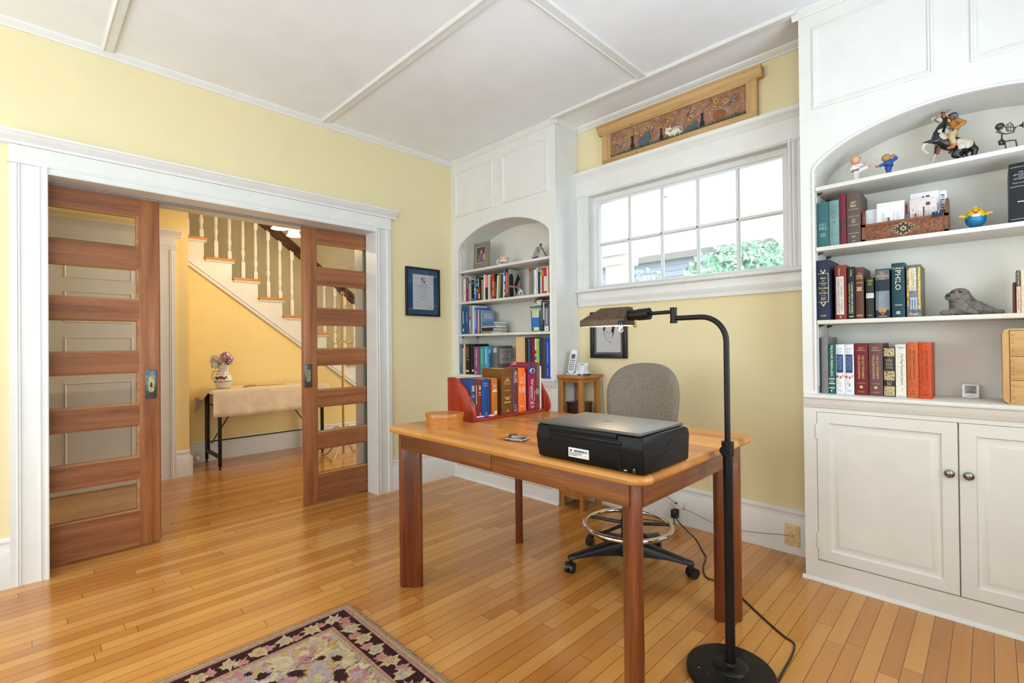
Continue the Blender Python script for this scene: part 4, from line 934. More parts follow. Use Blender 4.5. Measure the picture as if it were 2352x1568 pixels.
n = N('painted_ground'); f = n.noise(n.co(), 24, 4, .65, .8); n.color(n.ramp(f, [(.3, (118, 80, 60)), (.5, (152, 110, 84)), (.62, (166, 126, 102)), (.75, (190, 160, 142))])); TERRA = n.set(.8)
m = MB(); m.box(ix0-.002, ix1+.002, .240, .243, iz0-.002, iz1+.002); Y = .2398; rd = random.Random(11)
pal = [TERRA, plain((26, 30, 38), .8), plain((84, 92, 104), .8), plain((226, 218, 196), .8), plain((140, 84, 48), .8), plain((46, 70, 56), .8), plain((78, 104, 76), .8), plain((206, 160, 50), .8), plain((70, 36, 20), .8), plain((152, 154, 158), .8), plain((112, 126, 96), .8)]
lay = [Y]
def flat(pts, mi): lay[0] -= .00002; m.mi = mi; m.add([(x, lay[0], z) for x, z in pts], [tuple(range(len(pts)))])
def ell(x, z, a, b, mi, n=18, r=0): flat([(x+a*math.cos(q)*math.cos(r)-b*math.sin(q)*math.sin(r), z+a*math.cos(q)*math.sin(r)+b*math.sin(q)*math.cos(r)) for q in [2*PI*i/n for i in range(n)]], mi)
def stick(x0, z0, x1, z1, w_, mi): dx, dz = x1-x0, z1-z0; l_ = math.hypot(dx, dz); nx, nz = -dz/l_*w_, dx/l_*w_; flat([(x0+nx, z0+nz), (x1+nx, z1+nz), (x1-nx, z1-nz), (x0-nx, z0-nz)], mi)
def slim(x, z0, z1):
    h = z1-z0; ell(x, z0+h*.22, h*.17, h*.24, 1); ell(x, z0+h*.55, h*.085, h*.28, 1); ell(x, z0+h*.84, h*.095, h*.085, 1)
    for s in (-1, 1): flat([(x+s*h*.09, z0+h*.86), (x+s*h*.095, z0+h*1.0), (x+s*h*.02, z0+h*.91)], 1)
FL = [(1.694, 2.619), (1.66, 2.596), (1.745, 2.616), (1.788, 2.591), (1.819, 2.625), (1.913, 2.607), (1.956, 2.59), (1.98, 2.627), (2.079, 2.607), (2.125, 2.586), (2.15, 2.629), (2.274, 2.597), (2.288, 2.635), (2.341, 2.619)]
for x, z in FL: stick(x, z, x+rd.uniform(-.02, .02), 2.51, .0012, 10); ell(x+.006, z-.03, .008, .003, 6, 8, .7)
for x, z in FL:
    s = rd.uniform(.011, .016)
    for k in range(9): a = k*2*PI/9+rd.random(); ell(x+.75*s*math.cos(a), z+.75*s*math.sin(a), s*.5, s*.24, 7, 8, a)
    ell(x, z, s*.38, s*.46, 8, 10)
for x, z in ((1.621, 2.571), (1.869, 2.609), (2.111, 2.633), (2.369, 2.611)):
    for a, l_ in ((.5, .05), (2.5, .045), (3.6, .045), (-.5, .035)): stick(x, z, x+l_*math.cos(a), z+l_*math.sin(a)*.7, .0022, 9)
    stick(x-.012, z-.03, x+.014, z+.014, .0018, 1)
slim(1.711, 2.506, 2.606); slim(1.926, 2.508, 2.590); slim(2.199, 2.507, 2.598)
ell(1.800, 2.537, .044, .040, 2); ell(1.822, 2.568, .026, .028, 2); flat([(1.798, 2.58), (1.803, 2.602), (1.818, 2.59)], 2); flat([(1.826, 2.592), (1.842, 2.602), (1.845, 2.578)], 2)
ell(2.025, 2.534, .052, .032, 3); ell(1.976, 2.550, .023, .020, 3); flat([(1.958, 2.562), (1.958, 2.58), (1.972, 2.57)], 3); flat([(1.98, 2.57), (1.992, 2.58), (1.994, 2.56)], 3)
for k in range(10): a = -.2+k*.32; stick(2.025+.030*math.cos(a), 2.534+.018*math.sin(a), 2.025+.051*math.cos(a), 2.534+.031*math.sin(a), .0022, 1)
for x in (1.968, 1.984): ell(x, 2.552, .003, .003, 1, 8)
ell(2.126, 2.520, .040, .024, 2); ell(2.156, 2.540, .017, .017, 2); flat([(2.143, 2.55), (2.144, 2.566), (2.156, 2.556)], 2); flat([(2.158, 2.556), (2.168, 2.566), (2.17, 2.548)], 2)
ell(2.310, 2.540, .042, .036, 4); ell(2.283, 2.560, .026, .022, 4); flat([(2.262, 2.574), (2.264, 2.592), (2.278, 2.58)], 4); flat([(2.288, 2.58), (2.302, 2.592), (2.304, 2.57)], 4)
for k in range(22): a = k*2*PI/22; stick(2.305+.040*math.cos(a), 2.544+.036*math.sin(a), 2.305+.050*math.cos(a), 2.544+.044*math.sin(a), .001, 3)
for i in range(260):
    x = ix0+(ix1-ix0)*(i+rd.random())/260; h = rd.uniform(.012, .034); flat([(x-.003, iz0), (x+.003, iz0), (x+rd.uniform(-.008, .008), iz0+h)], rd.choice((5, 5, 6)))
for i in range(30): ell(rd.uniform(ix0, ix1), rd.uniform(2.56, 2.665), .0022, .0022, 3, 7)
m.build('painted_picture', pal, t, norm=False, smooth=10)

# ================================================================= RUG
n = N('rug_wool'); v = n.co(); f = n.noise(v, 130, 2, .6); wv = n.noise(v, 300, 1)
def woolmat(name, cs):
    n = N(name); f = n.noise(n.co(), 85, 3, .65, 1.5); n.color(n.ramp(f, [(.32, cs[0]), (.5, cs[1]), (.68, cs[2])])); n.bump(n.noise(n.co(), 260, 2), .7, .003); return n.set(1, 0, 0, .1)
WR = [woolmat('rug_taupe', [(118, 98, 86), (146, 126, 110), (160, 142, 130)]), woolmat('rug_gold', [(164, 124, 70), (184, 146, 92), (194, 164, 118)]), woolmat('rug_rose', [(150, 98, 92), (172, 120, 114), (184, 142, 138)]),
      woolmat('rug_brown', [(46, 24, 22), (58, 32, 30), (70, 42, 40)]), woolmat('rug_cream', [(160, 138, 92), (182, 162, 118), (192, 178, 144)]), woolmat('rug_lilac', [(142, 122, 124), (162, 144, 144), (180, 166, 160)]), woolmat('rug_field', [(176, 148, 100), (190, 170, 138), (206, 196, 178)])]
rg = thing('area_rug', 'hooked wool rug with leaf border in gold, rose and dark brown in the foreground', 'rug', (2.2, -2.7, 0))
rx0, rx1, ry0, ry1 = 1.377, 3.05, -4.1, -1.703
m = MB(); top = .011; hh = [top]
out = rrect(rx0, rx1, ry0, ry1, .03, 5)
m.prism(out, 'z', .001, top-.001); nl = [0]
def rflat(pts, mi): hh[0] = top+.0000; nl[0] += 1; m.mi = mi; m.add([(x, y, top-.001+nl[0]*.000004) for x, y in pts], [tuple(range(len(pts)))])
def rband(d0, mi):
    rflat(rrect(rx0+d0, rx1-d0, ry0+d0, ry1-d0, max(.004, .03-d0), 4), mi)
for d0, mi in ((.0, 0), (.012, 1), (.021, 0), (.028, 2), (.038, 3), (.128, 2), (.136, 0), (.142, 1), (.150, 5), (.157, 6)): rband(d0, mi)
rd = random.Random(21)
def leaf(x, y, s, a, mi, rnd=.16):
    """a lobed maple-like leaf"""
    R = [1.0, .66, .84, .58, .9, .52, .64, .46, .60, .46, .64, .52, .9, .58, .84, .66]; pts = []
    for i, r in enumerate(R):
        for q, rr in ((0, r),):
            b = a+2*PI*i/16; k = s*rr*(1+rd.uniform(-rnd, rnd)); pts.append((x+k*math.cos(b), y+k*math.sin(b)))
    c = (x, y); nl[0] += 1; z = top-.001+nl[0]*.000004; m.mi = mi; m.add([(x, y, z)]+[(p[0], p[1], z) for p in pts], [(0, i+1, (i+1) % 16+1) for i in range(16)])
def clipx(x, lo, hi): return max(lo, min(hi, x))
mid = .083
def border(p, q, nrm, n):
    for i in range(n):
        t_ = (i+.5)/n; x, y = p[0]+(q[0]-p[0])*t_, p[1]+(q[1]-p[1])*t_; a = math.atan2(q[1]-p[1], q[0]-p[0])+rd.uniform(-.5, .5)+(.5 if i % 2 else -.4)
        leaf(x-.030*math.cos(a)+nrm[0]*.012, y-.030*math.sin(a)+nrm[1]*.012, .036, a+2.4, 2, .3); leaf(x, y, .047, a, 4, .28); leaf(x, y, .030, a, 1 if i % 2 else 5, .35); leaf(x+.004, y, .015, a+.5, 5 if i % 2 else 4, .3)
border((rx0+mid, ry1-.05), (rx0+mid, ry1-1.55), (1, 0), 15); border((rx0+.14, ry1-mid), (rx1-.05, ry1-mid), (0, -1), 15)
# dense leafy field
for i in range(1000):
    x, y = rd.uniform(rx0+.17, rx0+1.1), rd.uniform(ry1-1.05, ry1-.17); a = rd.uniform(0, 6.28); s = rd.uniform(.035, .075)
    x = clipx(x, rx0+.16+s*.8, 9); y = clipx(y, -9, ry1-.16-s*.8)
    mi = rd.choice((1, 1, 4, 4, 5, 5, 6, 6, 2)); leaf(x, y, s, a, mi, .25); leaf(x, y, s*.5, a, rd.choice((4, 5, 1, 6)), .3)
for i in range(110):
    x, y = rd.uniform(rx0+.20, rx0+1.1), rd.uniform(ry1-1.05, ry1-.20); leaf(x, y, rd.uniform(.016, .036), rd.uniform(0, 6), 3, .3)
m.build('rug_pile', WR, rg, norm=False, smooth=20)
m = MB(); rd = random.Random(5)
for i in range(150):
    s = rd.random()
    p = Vector((rx0-.001, ry1-.03-s*1.4, .008)) if i % 2 else Vector((rx0+.03+s*1.3, ry1+.001, .008)); d = Vector((-1, rd.uniform(-1, 1), 0)) if i % 2 else Vector((rd.uniform(-1, 1), 1, 0))
    m.tube([p, p+d*rd.uniform(.003, .008)+Vector((0, 0, -.003)), p+d*rd.uniform(.006, .012)+Vector((0, 0, -.006))], .0012, 4)
fz = m.build('edge_fuzz', WR[0], rg)

# ================================================================= OUTLETS, PLUGS AND CORDS BY THE WINDOW WALL
outlet('wall_outlet', 'white power outlet in the baseboard behind the desk with plugs in it', (1.995, .2425, .084), (0, -1, 0), .072, .122, WHITE)
t = thing('plug_adapter', 'square white plug adapter in the upper socket behind the desk', 'plug', (2.02, .23, .128)); MB().box(2.000, 2.050, .205, .2365, .108, .148, .004).build('housing', plain((232, 214, 208), .4), t); MB().box(2.006, 2.022, .196, .206, .142, .150, .002).build('plug', BLACK, t)
t = thing('power_adapter', 'black power adapter plugged into the outlet behind the desk', 'plug', (2.0, .22, .07)); MB().box(1.978, 2.018, .196, .2365, .045, .098, .005).build('housing', BLACK, t)
MB().tube([(1.997, .205, .047), (1.999, .20, .034), (2.004, .20, .02)], .004, 8).build('strain_relief', BLACK, t)
def cord(name, pts, r, mat, label):
    P = [Vector(p) for p in pts]; o = []
    for i in range(len(P)-1):
        a, b, c, d = P[max(i-1, 0)], P[i], P[i+1], P[min(i+2, len(P)-1)]
        for k in range(5):
            s = k/5; o.append(.5*((2*b)+(c-a)*s+(2*a-5*b+4*c-d)*s*s+(3*b-a-3*c+d)*s**3))
    o.append(P[-1]); return tag(MB().tube(o, r, 7).build(name, mat), label, 'cord')
fl = .0042
cord('lamp_cord', [(2.020, .198, .075), (2.045, .15, .06), (2.12, .11, .03), (2.208, .062, fl), (2.286, -.048, fl), (2.345, -.13, fl), (2.377, -.242, fl), (2.437, -.348, fl), (2.498, -.351, fl), (2.571, -.381, fl), (2.657, -.449, fl), (2.775, -.551, fl), (2.859, -.617, fl), (2.899, -.638, fl), (2.912, -.675, fl), (2.919, -.747, fl), (2.921, -.842, fl), (2.924, -.925, fl), (2.936, -.99, .010)], .0038, BLACK, 'black lamp cord winding across the floor from the outlet to the lamp base')
cord('adapter_cord', [(2.004, .2, .02), (1.99, .2, .003), (1.93, .20, .003), (1.87, .19, .003), (1.80, .16, .003), (1.72, .15, .003), (1.62, .17, .003), (1.52, .20, .003), (1.455, .19, .003)], .0022, BLACK, 'thin black adapter cord running along the floor to the oak stand')
cord('telephone_wire', [(1.43, .250, .90), (1.445, .252, .6), (1.50, .246, .35), (1.62, .238, .245), (1.78, .236, .21), (1.92, .234, .168), (1.983, .222, .146), (2.01, .203, .146)], .0015, plain((60, 56, 52), .5), 'thin dark wire dropping behind the oak stand to the upper plug')
cord('jack_wire', [(2.048, .212, .118), (2.105, .225, .103), (2.18, .22, .085), (2.241, .228, .069), (2.33, .23, .062), (2.424, .23, .066), (2.537, .23, .083), (2.600, .228, .096), (2.658, .222, .105)], .0014, plain((96, 88, 80), .5), 'thin grey telephone wire strung along the baseboard to the cream jack')
t = outlet('telephone_jack', 'cream telephone jack plate on the baseboard near the right bookcase', (2.668, .2425, .105), (0, -1, 0), .076, .118, plain((222, 196, 142), .45), 0)
MB().box(2.660, 2.676, .228, .238, .098, .112, .002).build('jack_plug', plain((190, 176, 150), .3), t)

# ================================================================= BOOKS
def book(label, x, y, z, w, h, d, col, marks=(), mats=(), rz=0, group=None, hard=True, lean=0, side=None, pages=PAPER, rough=.45, top=True):
    """spine at local y=0 facing -y; marks: ('h',text,zc,w,h,mi) across, ('v',text,zc,len,h,mi[,dx]) reading downwards, ('d',zc,w,h,mi) rule, ('b',z0,z1,mi[,x0,x1]) band; z as share of height, widths as share of w"""
    t = thing('book', label, 'book', (x, y, z+.0006), rz, group)
    if lean: t.rotation_euler[1] = lean
    if isinstance(col, tuple): col = plain(col, rough, spec=.3, var=.08, scale=150)
    sag = min(.005, .13*w) if hard else .0012; th = min(.003, w*.2) if hard else min(.0014, w*.15); n = 6
    m = MB(); out = [(w*i/n, -sag*(1-(2*i/n-1)**2)) for i in range(n+1)]; inn = [(min(max(p[0], th), w-th), p[1]+th) for p in out[::-1]]
    m.prism(out+[(w, d), (w-th, d), (w-th, .004)]+inn[1:-1]+[(th, .004), (th, d), (0, d)], 'z', 0, h)
    m.build('cover', col, t, False, 40)
    e = .003 if hard else .0002
    if w > 3*th: MB().box(th+.0001, w-th-.0001, .005, d-(.004 if hard else .0003), e, h-e).build('pages', pages, t, False)
    if marks and all(k[0] == 'd' for k in marks if k[0] != 'b') and sum(k[0] == 'd' for k in marks) <= 3:
        for k in marks:
            if k[0] == 'd': MB().box(w/2-k[2]*w/2, w/2+k[2]*w/2, -sag-.0006, -sag+.002, k[1]*h-k[3]/2, k[1]*h+k[3]/2).build('spine_rule', mats[k[4]], t, False)
        marks = [k for k in marks if k[0] == 'b']
    if marks:
        m = MB(); warp = lambda p: Vector((p.x, -sag*(1-(2*p.x/w-1)**2)-.0006+p.y, p.z)); lettered = False
        for k in marks:
            if k[0] == 'b':
                a, b = (k[4], k[5]) if len(k) > 4 else (.02, .98); xs = [w*(a+(b-a)*i/6) for i in range(7)]; q = MB()
                q.add([warp(Vector((v_, .0003-.00002*len(t.children), zz_*h))) for v_ in xs for zz_ in (k[1], k[2])], [(2*i, 2*i+2, 2*i+3, 2*i+1) for i in range(6)])
                q.build('spine_panel', mats[k[3]], t, False, 20, norm=False); continue
            if k[0] == 'o':
                q = MB(); q.add([warp(Vector((w/2+w*.33*math.cos(i*PI/12), -.0001, k[1]*h+w*.22*math.sin(i*PI/12)))) for i in range(24)], [tuple(range(24))]); q.build('round_badge', mats[k[2]], t, False, 20, norm=False); continue
            m.mi = k[-1] if k[0] in 'hd' else k[5]; lettered = True
            if k[0] == 'h': m.text(k[1], (w/2, 0, k[2]*h), k[3]*w, k[4], warp=warp)
            elif k[0] == 'v': m.text(k[1], (w/2+(k[6]*w if len(k) > 6 else 0), 0, k[2]*h), k[3]*h, k[4]*w, (0, 0, -1), (1, 0, 0), warp=warp)
            else:
                ww = k[2]*w; xs = [w/2-ww/2+ww*i/4 for i in range(5)]; z0_, z1_ = k[1]*h-k[3]/2, k[1]*h+k[3]/2
                m.add([warp(Vector((q, 0, zz_))) for q in xs for zz_ in (z0_, z1_)], [(2*i, 2*i+2, 2*i+3, 2*i+1) for i in range(4)])
        if lettered: m.build('lettering', list(mats), t, False, 20, norm=False)
        else: m.bm.free()
    if side:
        m = MB(); side(m, w+.0004, d, h); m.build('front_cover_print', side.mats, t, False, 20)
    return t
def rows(z0, z1, n, wd, h, mi): return [('d', z0+(z1-z0)*i/max(1, n-1), wd*(1-.25*((i*7) % 3)/2), h, mi) for i in range(n)]
NAVY = (22, 36, 62)
# ---- right bookcase, second shelf
G = 'bibles beside the carved letter holder'; z2 = 1.630
book('dark teal leather book at the left end of the shelf with the letter holder', 2.853, .03, z2, .050, .220, .17, (48, 96, 98), [('h', 'HOLY', .50, .62, .014, 0), ('h', 'BIBLE', .42, .66, .014, 0)]+rows(.24, .30, 3, .55, .0025, 0), [plain((150, 176, 172), .5)], group=G)
book('pale blue-green clothbound book second on the letter-holder shelf', 2.905, .03, z2, .040, .219, .17, (112, 142, 140), [('d', .88, .7, .0015, 0), ('d', .84, .8, .0015, 0), ('h', 'HOLY', .78, .45, .007, 0), ('h', 'BIBLE', .735, .5, .007, 0), ('d', .68, .8, .0015, 0), ('h', 'NET', .63, .4, .008, 0), ('h', '+', .52, .2, .014, 0)], [plain((62, 86, 92), .6)], group=G)
book('slim maroon leather book between the pale green and the brown bibles', 2.947, .03, z2, .026, .244, .17, (112, 28, 44), [('b', .22, .48, 0), ('d', .50, .95, .001, 0), ('d', .36, .95, .001, 0)], [plain((78, 18, 34), .4)], group=G)
book('thick grey-brown bible with gold lettering touching the carved letter holder', 2.976, .03, z2, .054, .240, .18, (92, 76, 70), [('h', 'NET', .80, .38, .011, 0), ('h', 'Bible', .74, .42, .012, 0), ('d', .67, .75, .0012, 0), ('d', .53, .75, .0012, 0), ('h', 'Full', .475, .18, .005, 0), ('h', 'Notes', .445, .24, .005, 0), ('h', 'Edition', .415, .28, .005, 0), ('d', .36, .75, .0012, 0), ('d', .20, .75, .0012, 0), ('h', 'NET', .13, .3, .007, 0), ('h', 'BIBLE', .05, .24, .004, 0)], [plain((226, 204, 160), .5)], group=G)
book('large black book with white lettering at the right edge of the letter-holder shelf', 3.516, .02, z2, .065, .232, .20, (22, 24, 30), [('d', .93, .9, .0014, 0), ('h', 'THE', .84, .2, .006, 0), ('h', 'SEPTUAGINT', .80, .62, .006, 0), ('h', 'WITH', .765, .22, .005, 0), ('h', 'APOCRYPHA', .73, .6, .006, 0), ('h', 'Greek and English', .66, .72, .007, 0), ('d', .60, .9, .0014, 0), ('d', .34, .3, .004, 0), ('d', .05, .9, .0014, 0)], [plain((196, 196, 200), .5)], group=G)
# ---- right bookcase, third shelf
G = 'reference books on the shelf with the plush seal'; z3 = 1.273
GO = [plain((228, 208, 140), .5)]
def cart(m): pass
book('tall navy concordance in gold at the left end of the plush seal shelf', 2.853, .012, z3, .054, .291, .20, NAVY, [('h', 'Hatch', .70, .40, .010, 0), ('h', 'and', .655, .18, .007, 0), ('h', 'Redpath', .61, .52, .010, 0), ('d', .575, .35, .001, 0), ('h', 'Concordance', .535, .76, .010, 0), ('h', 'to the', .49, .28, .007, 0), ('h', 'Septuagint', .45, .68, .010, 0), ('d', .41, .35, .001, 0), ('h', 'Second', .375, .36, .007, 0), ('h', 'Edition', .345, .36, .007, 0), ('h', 'BAKER', .07, .42, .007, 0), ('h', 'V', .80, .45, .022, 0), ('h', 'V', .26, .45, .022, 0), ('d', .775, .8, .0018, 0), ('d', .30, .8, .0018, 0), ('b', .30, .775, 0, .87, .90)], GO, group=G)
book('brick red dictionary with a cream title panel, second on the plush seal shelf', 2.921, .045, z3, .047, .262, .19, (128, 44, 36), [('b', .09, .79, 0, .12, .78), ('v', 'DICTIONARY OF EARLY', .44, .62, .20, 1, .10), ('v', 'CHRISTIAN LITERATURE', .44, .64, .20, 1, -.18), ('v', 'DORLING', .88, .14, .14, 0, -.1), ('h', 'B', .05, .18, .008, 0)], [plain((214, 206, 194), .6), plain((96, 96, 100), .6)], group=G)
book('slim black lexicon in yellow and white print, third on the plush seal shelf', 2.971, .045, z3, .029, .249, .18, (20, 22, 24), [('v', 'Holladay', .88, .13, .28, 0, .05), ('v', 'A CONCISE HEBREW AND ARAMAIC', .41, .60, .22, 1, .16), ('v', 'LEXICON OF THE OLD TESTAMENT', .39, .58, .22, 0, -.18), ('d', .05, .6, .004, 0)], [plain((222, 204, 110), .5), plain((226, 226, 220), .5)], group=G)
book('brown cloth lexicon with gold lines of lettering, fourth on the plush seal shelf', 3.003, .045, z3, .032, .243, .19, (92, 52, 36), [('h', 'AN INTER-', .885, .4, .004, 0), ('h', 'GREEK', .835, .8, .010, 0), ('h', 'LEXICON', .79, .8, .009, 0), ('d', .70, .8, .002, 0)]+rows(.55, .61, 4, .7, .003, 0)+[('d', .08, .7, .001, 0), ('d', .06, .7, .003, 0)], [plain((214, 182, 130), .5)], group=G)
book('small dark olive lexicon with a white paper label on the plush seal shelf', 3.044, .045, z3, .031, .190, .15, (38, 44, 34), [('h', 'Liddell', .93, .7, .009, 1), ('h', 'and', .885, .3, .006, 1), ('h', 'Scott', .84, .5, .009, 1), ('b', .50, .62, 0), ('d', .58, .7, .001, 2), ('d', .55, .7, .001, 2), ('d', .08, .5, .0015, 0)], [plain((216, 216, 212), .6), plain((176, 190, 60), .5), BTXT], group=G)
book('worn grey-black book with brown shield emblem, left of the tall green one', 3.081, .035, z3, .053, .224, .18, (30, 40, 48), [('b', .78, .98, 0), ('b', .16, .55, 1), ('h', 'THE', .91, .3, .008, 2), ('h', 'MISHNAH', .855, .84, .013, 2), ('h', 'DANBY', .80, .4, .007, 2), ('b', .12, .20, 3, .22, .74), ('h', 'V', .10, .5, .02, 3), ('d', .035, .6, .003, 2)], [plain((84, 88, 92), .3), plain((104, 116, 128), .2), plain((198, 160, 122), .5), plain((186, 130, 66), .5)], group=G)
book('tall dark green book with large cream title, seventh on the plush seal shelf', 3.142, .025, z3, .046, .243, .19, (16, 58, 68), [('h', 'The Works of', .905, .8, .010, 0), ('v', 'PHILO', .685, .36, .42, 0, .0), ('h', 'YONGE', .225, .56, .007, 0), ('b', .06, .11, 0, .34, .64), ('h', 'N', .085, .24, .009, 1)], [plain((226, 222, 190), .5), plain((16, 58, 68), .5)], group=G)
book('thick illustrated book with cream title panel, last in the row before the plush seal', 3.194, .025, z3, .049, .228, .19, (112, 96, 74), [('b', .02, .98, 3, .03, .97), ('b', .2, .9, 2, .04, .16), ('b', .15, .95, 2, .82, .96), ('b', .50, .94, 0, .18, .68), ('v', 'JOSEPHUS', .72, .42, .30, 1, -.08), ('b', .14, .34, 4, .26, .36), ('b', .14, .34, 4, .44, .54), ('b', .14, .34, 4, .62, .72), ('b', .33, .37, 4, .24, .74), ('h', 'Kregel', .05, .6, .012, 0)], [plain((216, 204, 178), .6), plain((150, 122, 66), .6), plain((200, 156, 74), .6, var=.4, scale=90), plain((98, 100, 104), .5, var=.3, scale=60), plain((156, 184, 210), .6)], group=G)
book('thin brown book at the far right end of the plush seal shelf', 3.524, .05, z3, .007, .124, .12, (104, 48, 26), group=G, hard=False)
book('slim black and cream pocket dictionary at the far right of the plush seal shelf', 3.5325, .04, z3, .011, .170, .12, (228, 196, 172), [('b', .62, .995, 0), ('v', 'POCKET DICTIONARY', .81, .34, .5, 1, 0)]+[('d', .1+.05*i, .3, .004, 2) for i in range(9)], [BTXT, WTXT, plain((120, 110, 100), .6)], group=G, hard=False)
book('cream paperback right of the slim pocket dictionary on the plush seal shelf', 3.545, .04, z3, .022, .170, .12, (226, 208, 178), group=G, hard=False)
# ---- right bookcase, worktop
G = 'books on the right bookcase worktop'; zc = .914
book('thin slate blue book against the left cheek of the right bookcase worktop', 2.852, .05, zc, .010, .272, .2, (72, 92, 110), group=G)
book('tall plain grey clothbound book at the left of the right bookcase worktop', 2.863, .035, zc, .027, .275, .2, (124, 116, 118), group=G)
book('glossy green book with white vertical title and bars on the right bookcase worktop', 2.892, .035, zc, .026, .241, .18, (16, 88, 78), [('v', 'PAULINE PARALLELS', .66, .62, .36, 0, .04), ('d', .30, .95, .004, 0), ('h', 'Francis', .26, .6, .005, 0), ('h', 'Sampley', .235, .6, .005, 0), ('d', .205, .95, .004, 0), ('d', .12, .95, .004, 0), ('h', 'f', .06, .3, .012, 0)], [WTXT], group=G)
for lab, x, num in (('white book with blue title panel and the numeral two, beside the green book', 2.920, '2'), ('white book with blue title panel and the numeral one, beside the maroon volume', 2.957, '1')):
    book(lab, x, .045, zc, .036, .239, .18, (226, 226, 228), [('b', .43, .80, 0, .10, .86), ('v', 'The Dead Sea', .63, .27, .26, 1, .14), ('v', 'SCROLLS', .63, .27, .26, 1, -.16), ('h', 'García', .925, .4, .005, 2), ('h', 'Martínez', .90, .55, .005, 2), ('h', 'Tigchelaar', .85, .6, .006, 2), ('b', .33, .37, 3, .02, .3), ('b', .31, .36, 3, .45, .66), ('b', .34, .40, 3, .74, .8), ('b', .34, .39, 3, .86, .92), ('h', num, .19, .14, .012, 2), ('d', .225, .5, .0006, 2), ('d', .16, .5, .0006, 2), ('d', .08, .5, .0015, 4), ('d', .06, .5, .0015, 4)], [plain((26, 62, 116), .5), plain((130, 150, 180), .5), plain((120, 130, 150), .6), plain((196, 84, 58), .6), plain((110, 150, 200), .6)], group=G)
for lab, x, col, vol in (('dark red volume with gold lettering, left of the purple-brown one', 2.996, (112, 26, 32), 'VOLUME TWO'), ('purple-brown volume with gold lettering, between the dark red and the gilt books', 3.051, (104, 70, 72), 'VOLUME ONE')):
    book(lab, x, .045, zc, .052, .244, .19, col, [('h', 'EDITED BY', .915, .42, .005, 0), ('h', 'JAMES H.', .885, .34, .005, 0), ('h', 'CHARLESWORTH', .86, .66, .005, 0), ('v', 'THE OLD TESTAMENT', .54, .45, .17, 0, .13), ('v', 'PSEUDEPIGRAPHA', .54, .45, .17, 0, -.16), ('h', vol, .23, .56, .005, 0), ('b', .135, .18, 0, .38, .60), ('h', 'DOUBLEDAY', .065, .5, .005, 0)], [plain((216, 178, 112), .45)], group=G)
n = N('gilt_panels'); v = n.n('ShaderNodeTexVoronoi', feature='DISTANCE_TO_EDGE'); v.inputs['Scale'].default_value = 190; n.link(n.co(), v.inputs['Vector'])
n.color(n.mix(n.math('LESS_THAN', v.outputs[0], .10), (222, 206, 150), (70, 58, 40))); GILT = n.set(.5)
book('gilt patterned book with black title panels between the purple-brown and white volumes', 3.106, .045, zc, .041, .224, .17, (70, 42, 30), [('b', .82, .985, 0), ('b', .54, .80, 1), ('b', .33, .52, 0), ('b', .225, .315, 1), ('b', .015, .21, 0), ('h', 'THE', .78, .2, .005, 2), ('h', 'APOSTOLIC', .745, .66, .006, 2), ('h', 'FATHERS', .715, .5, .006, 2), ('h', 'Greek Texts', .675, .6, .007, 2), ('h', 'and English', .64, .6, .007, 2), ('h', 'Translations', .605, .64, .007, 2), ('h', 'of Their Writings', .57, .7, .006, 2), ('h', 'Lightfoot', .295, .5, .006, 2), ('h', 'Harmer', .27, .4, .006, 2), ('h', 'Holmes', .245, .4, .006, 2)], [GILT, plain((18, 24, 24), .5), plain((196, 186, 132), .5)], group=G)
book('cream paperback with dark flowing script title, left of the two orange volumes', 3.150, .040, zc, .037, .237, .17, (226, 220, 206), [('v', 'The Nag Hammadi Library', .53, .60, .30, 0, .08), ('h', 'James M. Robinson', .955, .8, .006, 1), ('d', .93, .5, .002, 1), ('d', .02, .7, .0015, 1)], [plain((44, 50, 50), .6), plain((50, 120, 110), .6)], group=G, hard=False)
for lab, x, y, col, vol, vv in (('left of the two orange-red apocrypha volumes on the worktop', 3.190, .038, (196, 94, 48), 'VOL. 1', 0), ('right of the two orange-red apocrypha volumes, with its broad side showing', 3.232, .033, (196, 74, 28), 'VOL. 2', 0)):
    book(lab, x, y, zc, .041, .246, .19, col, [('v', 'NEW TESTAMENT APOCRYPHA', .60, .52, .18, 0, .12), ('v', 'Edited by', .76, .22, .14, 0, -.2), ('v', 'W. Schneemelcher', .45, .26, .14, 0, -.2), ('h', vol, .26, .36, .006, 0), ('h', 'C', .13, .16, .008, 0), ('h', 'CORONA', .075, .44, .006, 0)], [plain((74, 40, 24), .6)], group=G)

# ---- desk rack: spines face +x
G = 'books in the mahogany desk rack'; zr = .794
W1, O1 = [plain((226, 214, 190), .5)], [plain((214, 170, 120), .5)]
def rbook(label, y, w, h, col, marks, mats, d=.150, x=1.575, **k): return book(label, x, y, zr, w, h, d, col, marks, mats, rz=PI/2, group=G, **k)
rbook('blue book beside the scalloped left end of the desk rack', -1.131, .026, .196, (26, 66, 118), rows(.72, .84, 5, .7, .003, 0)+rows(.56, .60, 2, .7, .002, 0), W1)
rbook('thin dark red book squeezed between the blue and the maroon books in the rack', -1.104, .016, .194, (120, 36, 30), [('b', .35, .86, 0, .36, .64)], O1)
rbook('maroon book with pale lettering left of the broad royal blue one in the rack', -1.087, .028, .197, (110, 40, 42), rows(.74, .82, 4, .5, .003, 0)+rows(.60, .66, 2, .6, .003, 0)+[('b', .05, .12, 1, .4, .7)], W1+[plain((190, 130, 90), .5)])
rbook('broad royal blue book with two lines of faint capitals in the rack', -1.057, .050, .196, (14, 70, 136), [('h', 'SEPTUA', .88, .62, .009, 0), ('h', 'GINTA', .82, .52, .009, 0), ('h', 'BB', .09, .26, .014, 0)], [plain((170, 160, 170), .5)])
rbook('dark red book half hidden between the royal blue and tan books in the rack', -1.005, .016, .192, (110, 30, 22), [], [], x=1.565, d=.14)
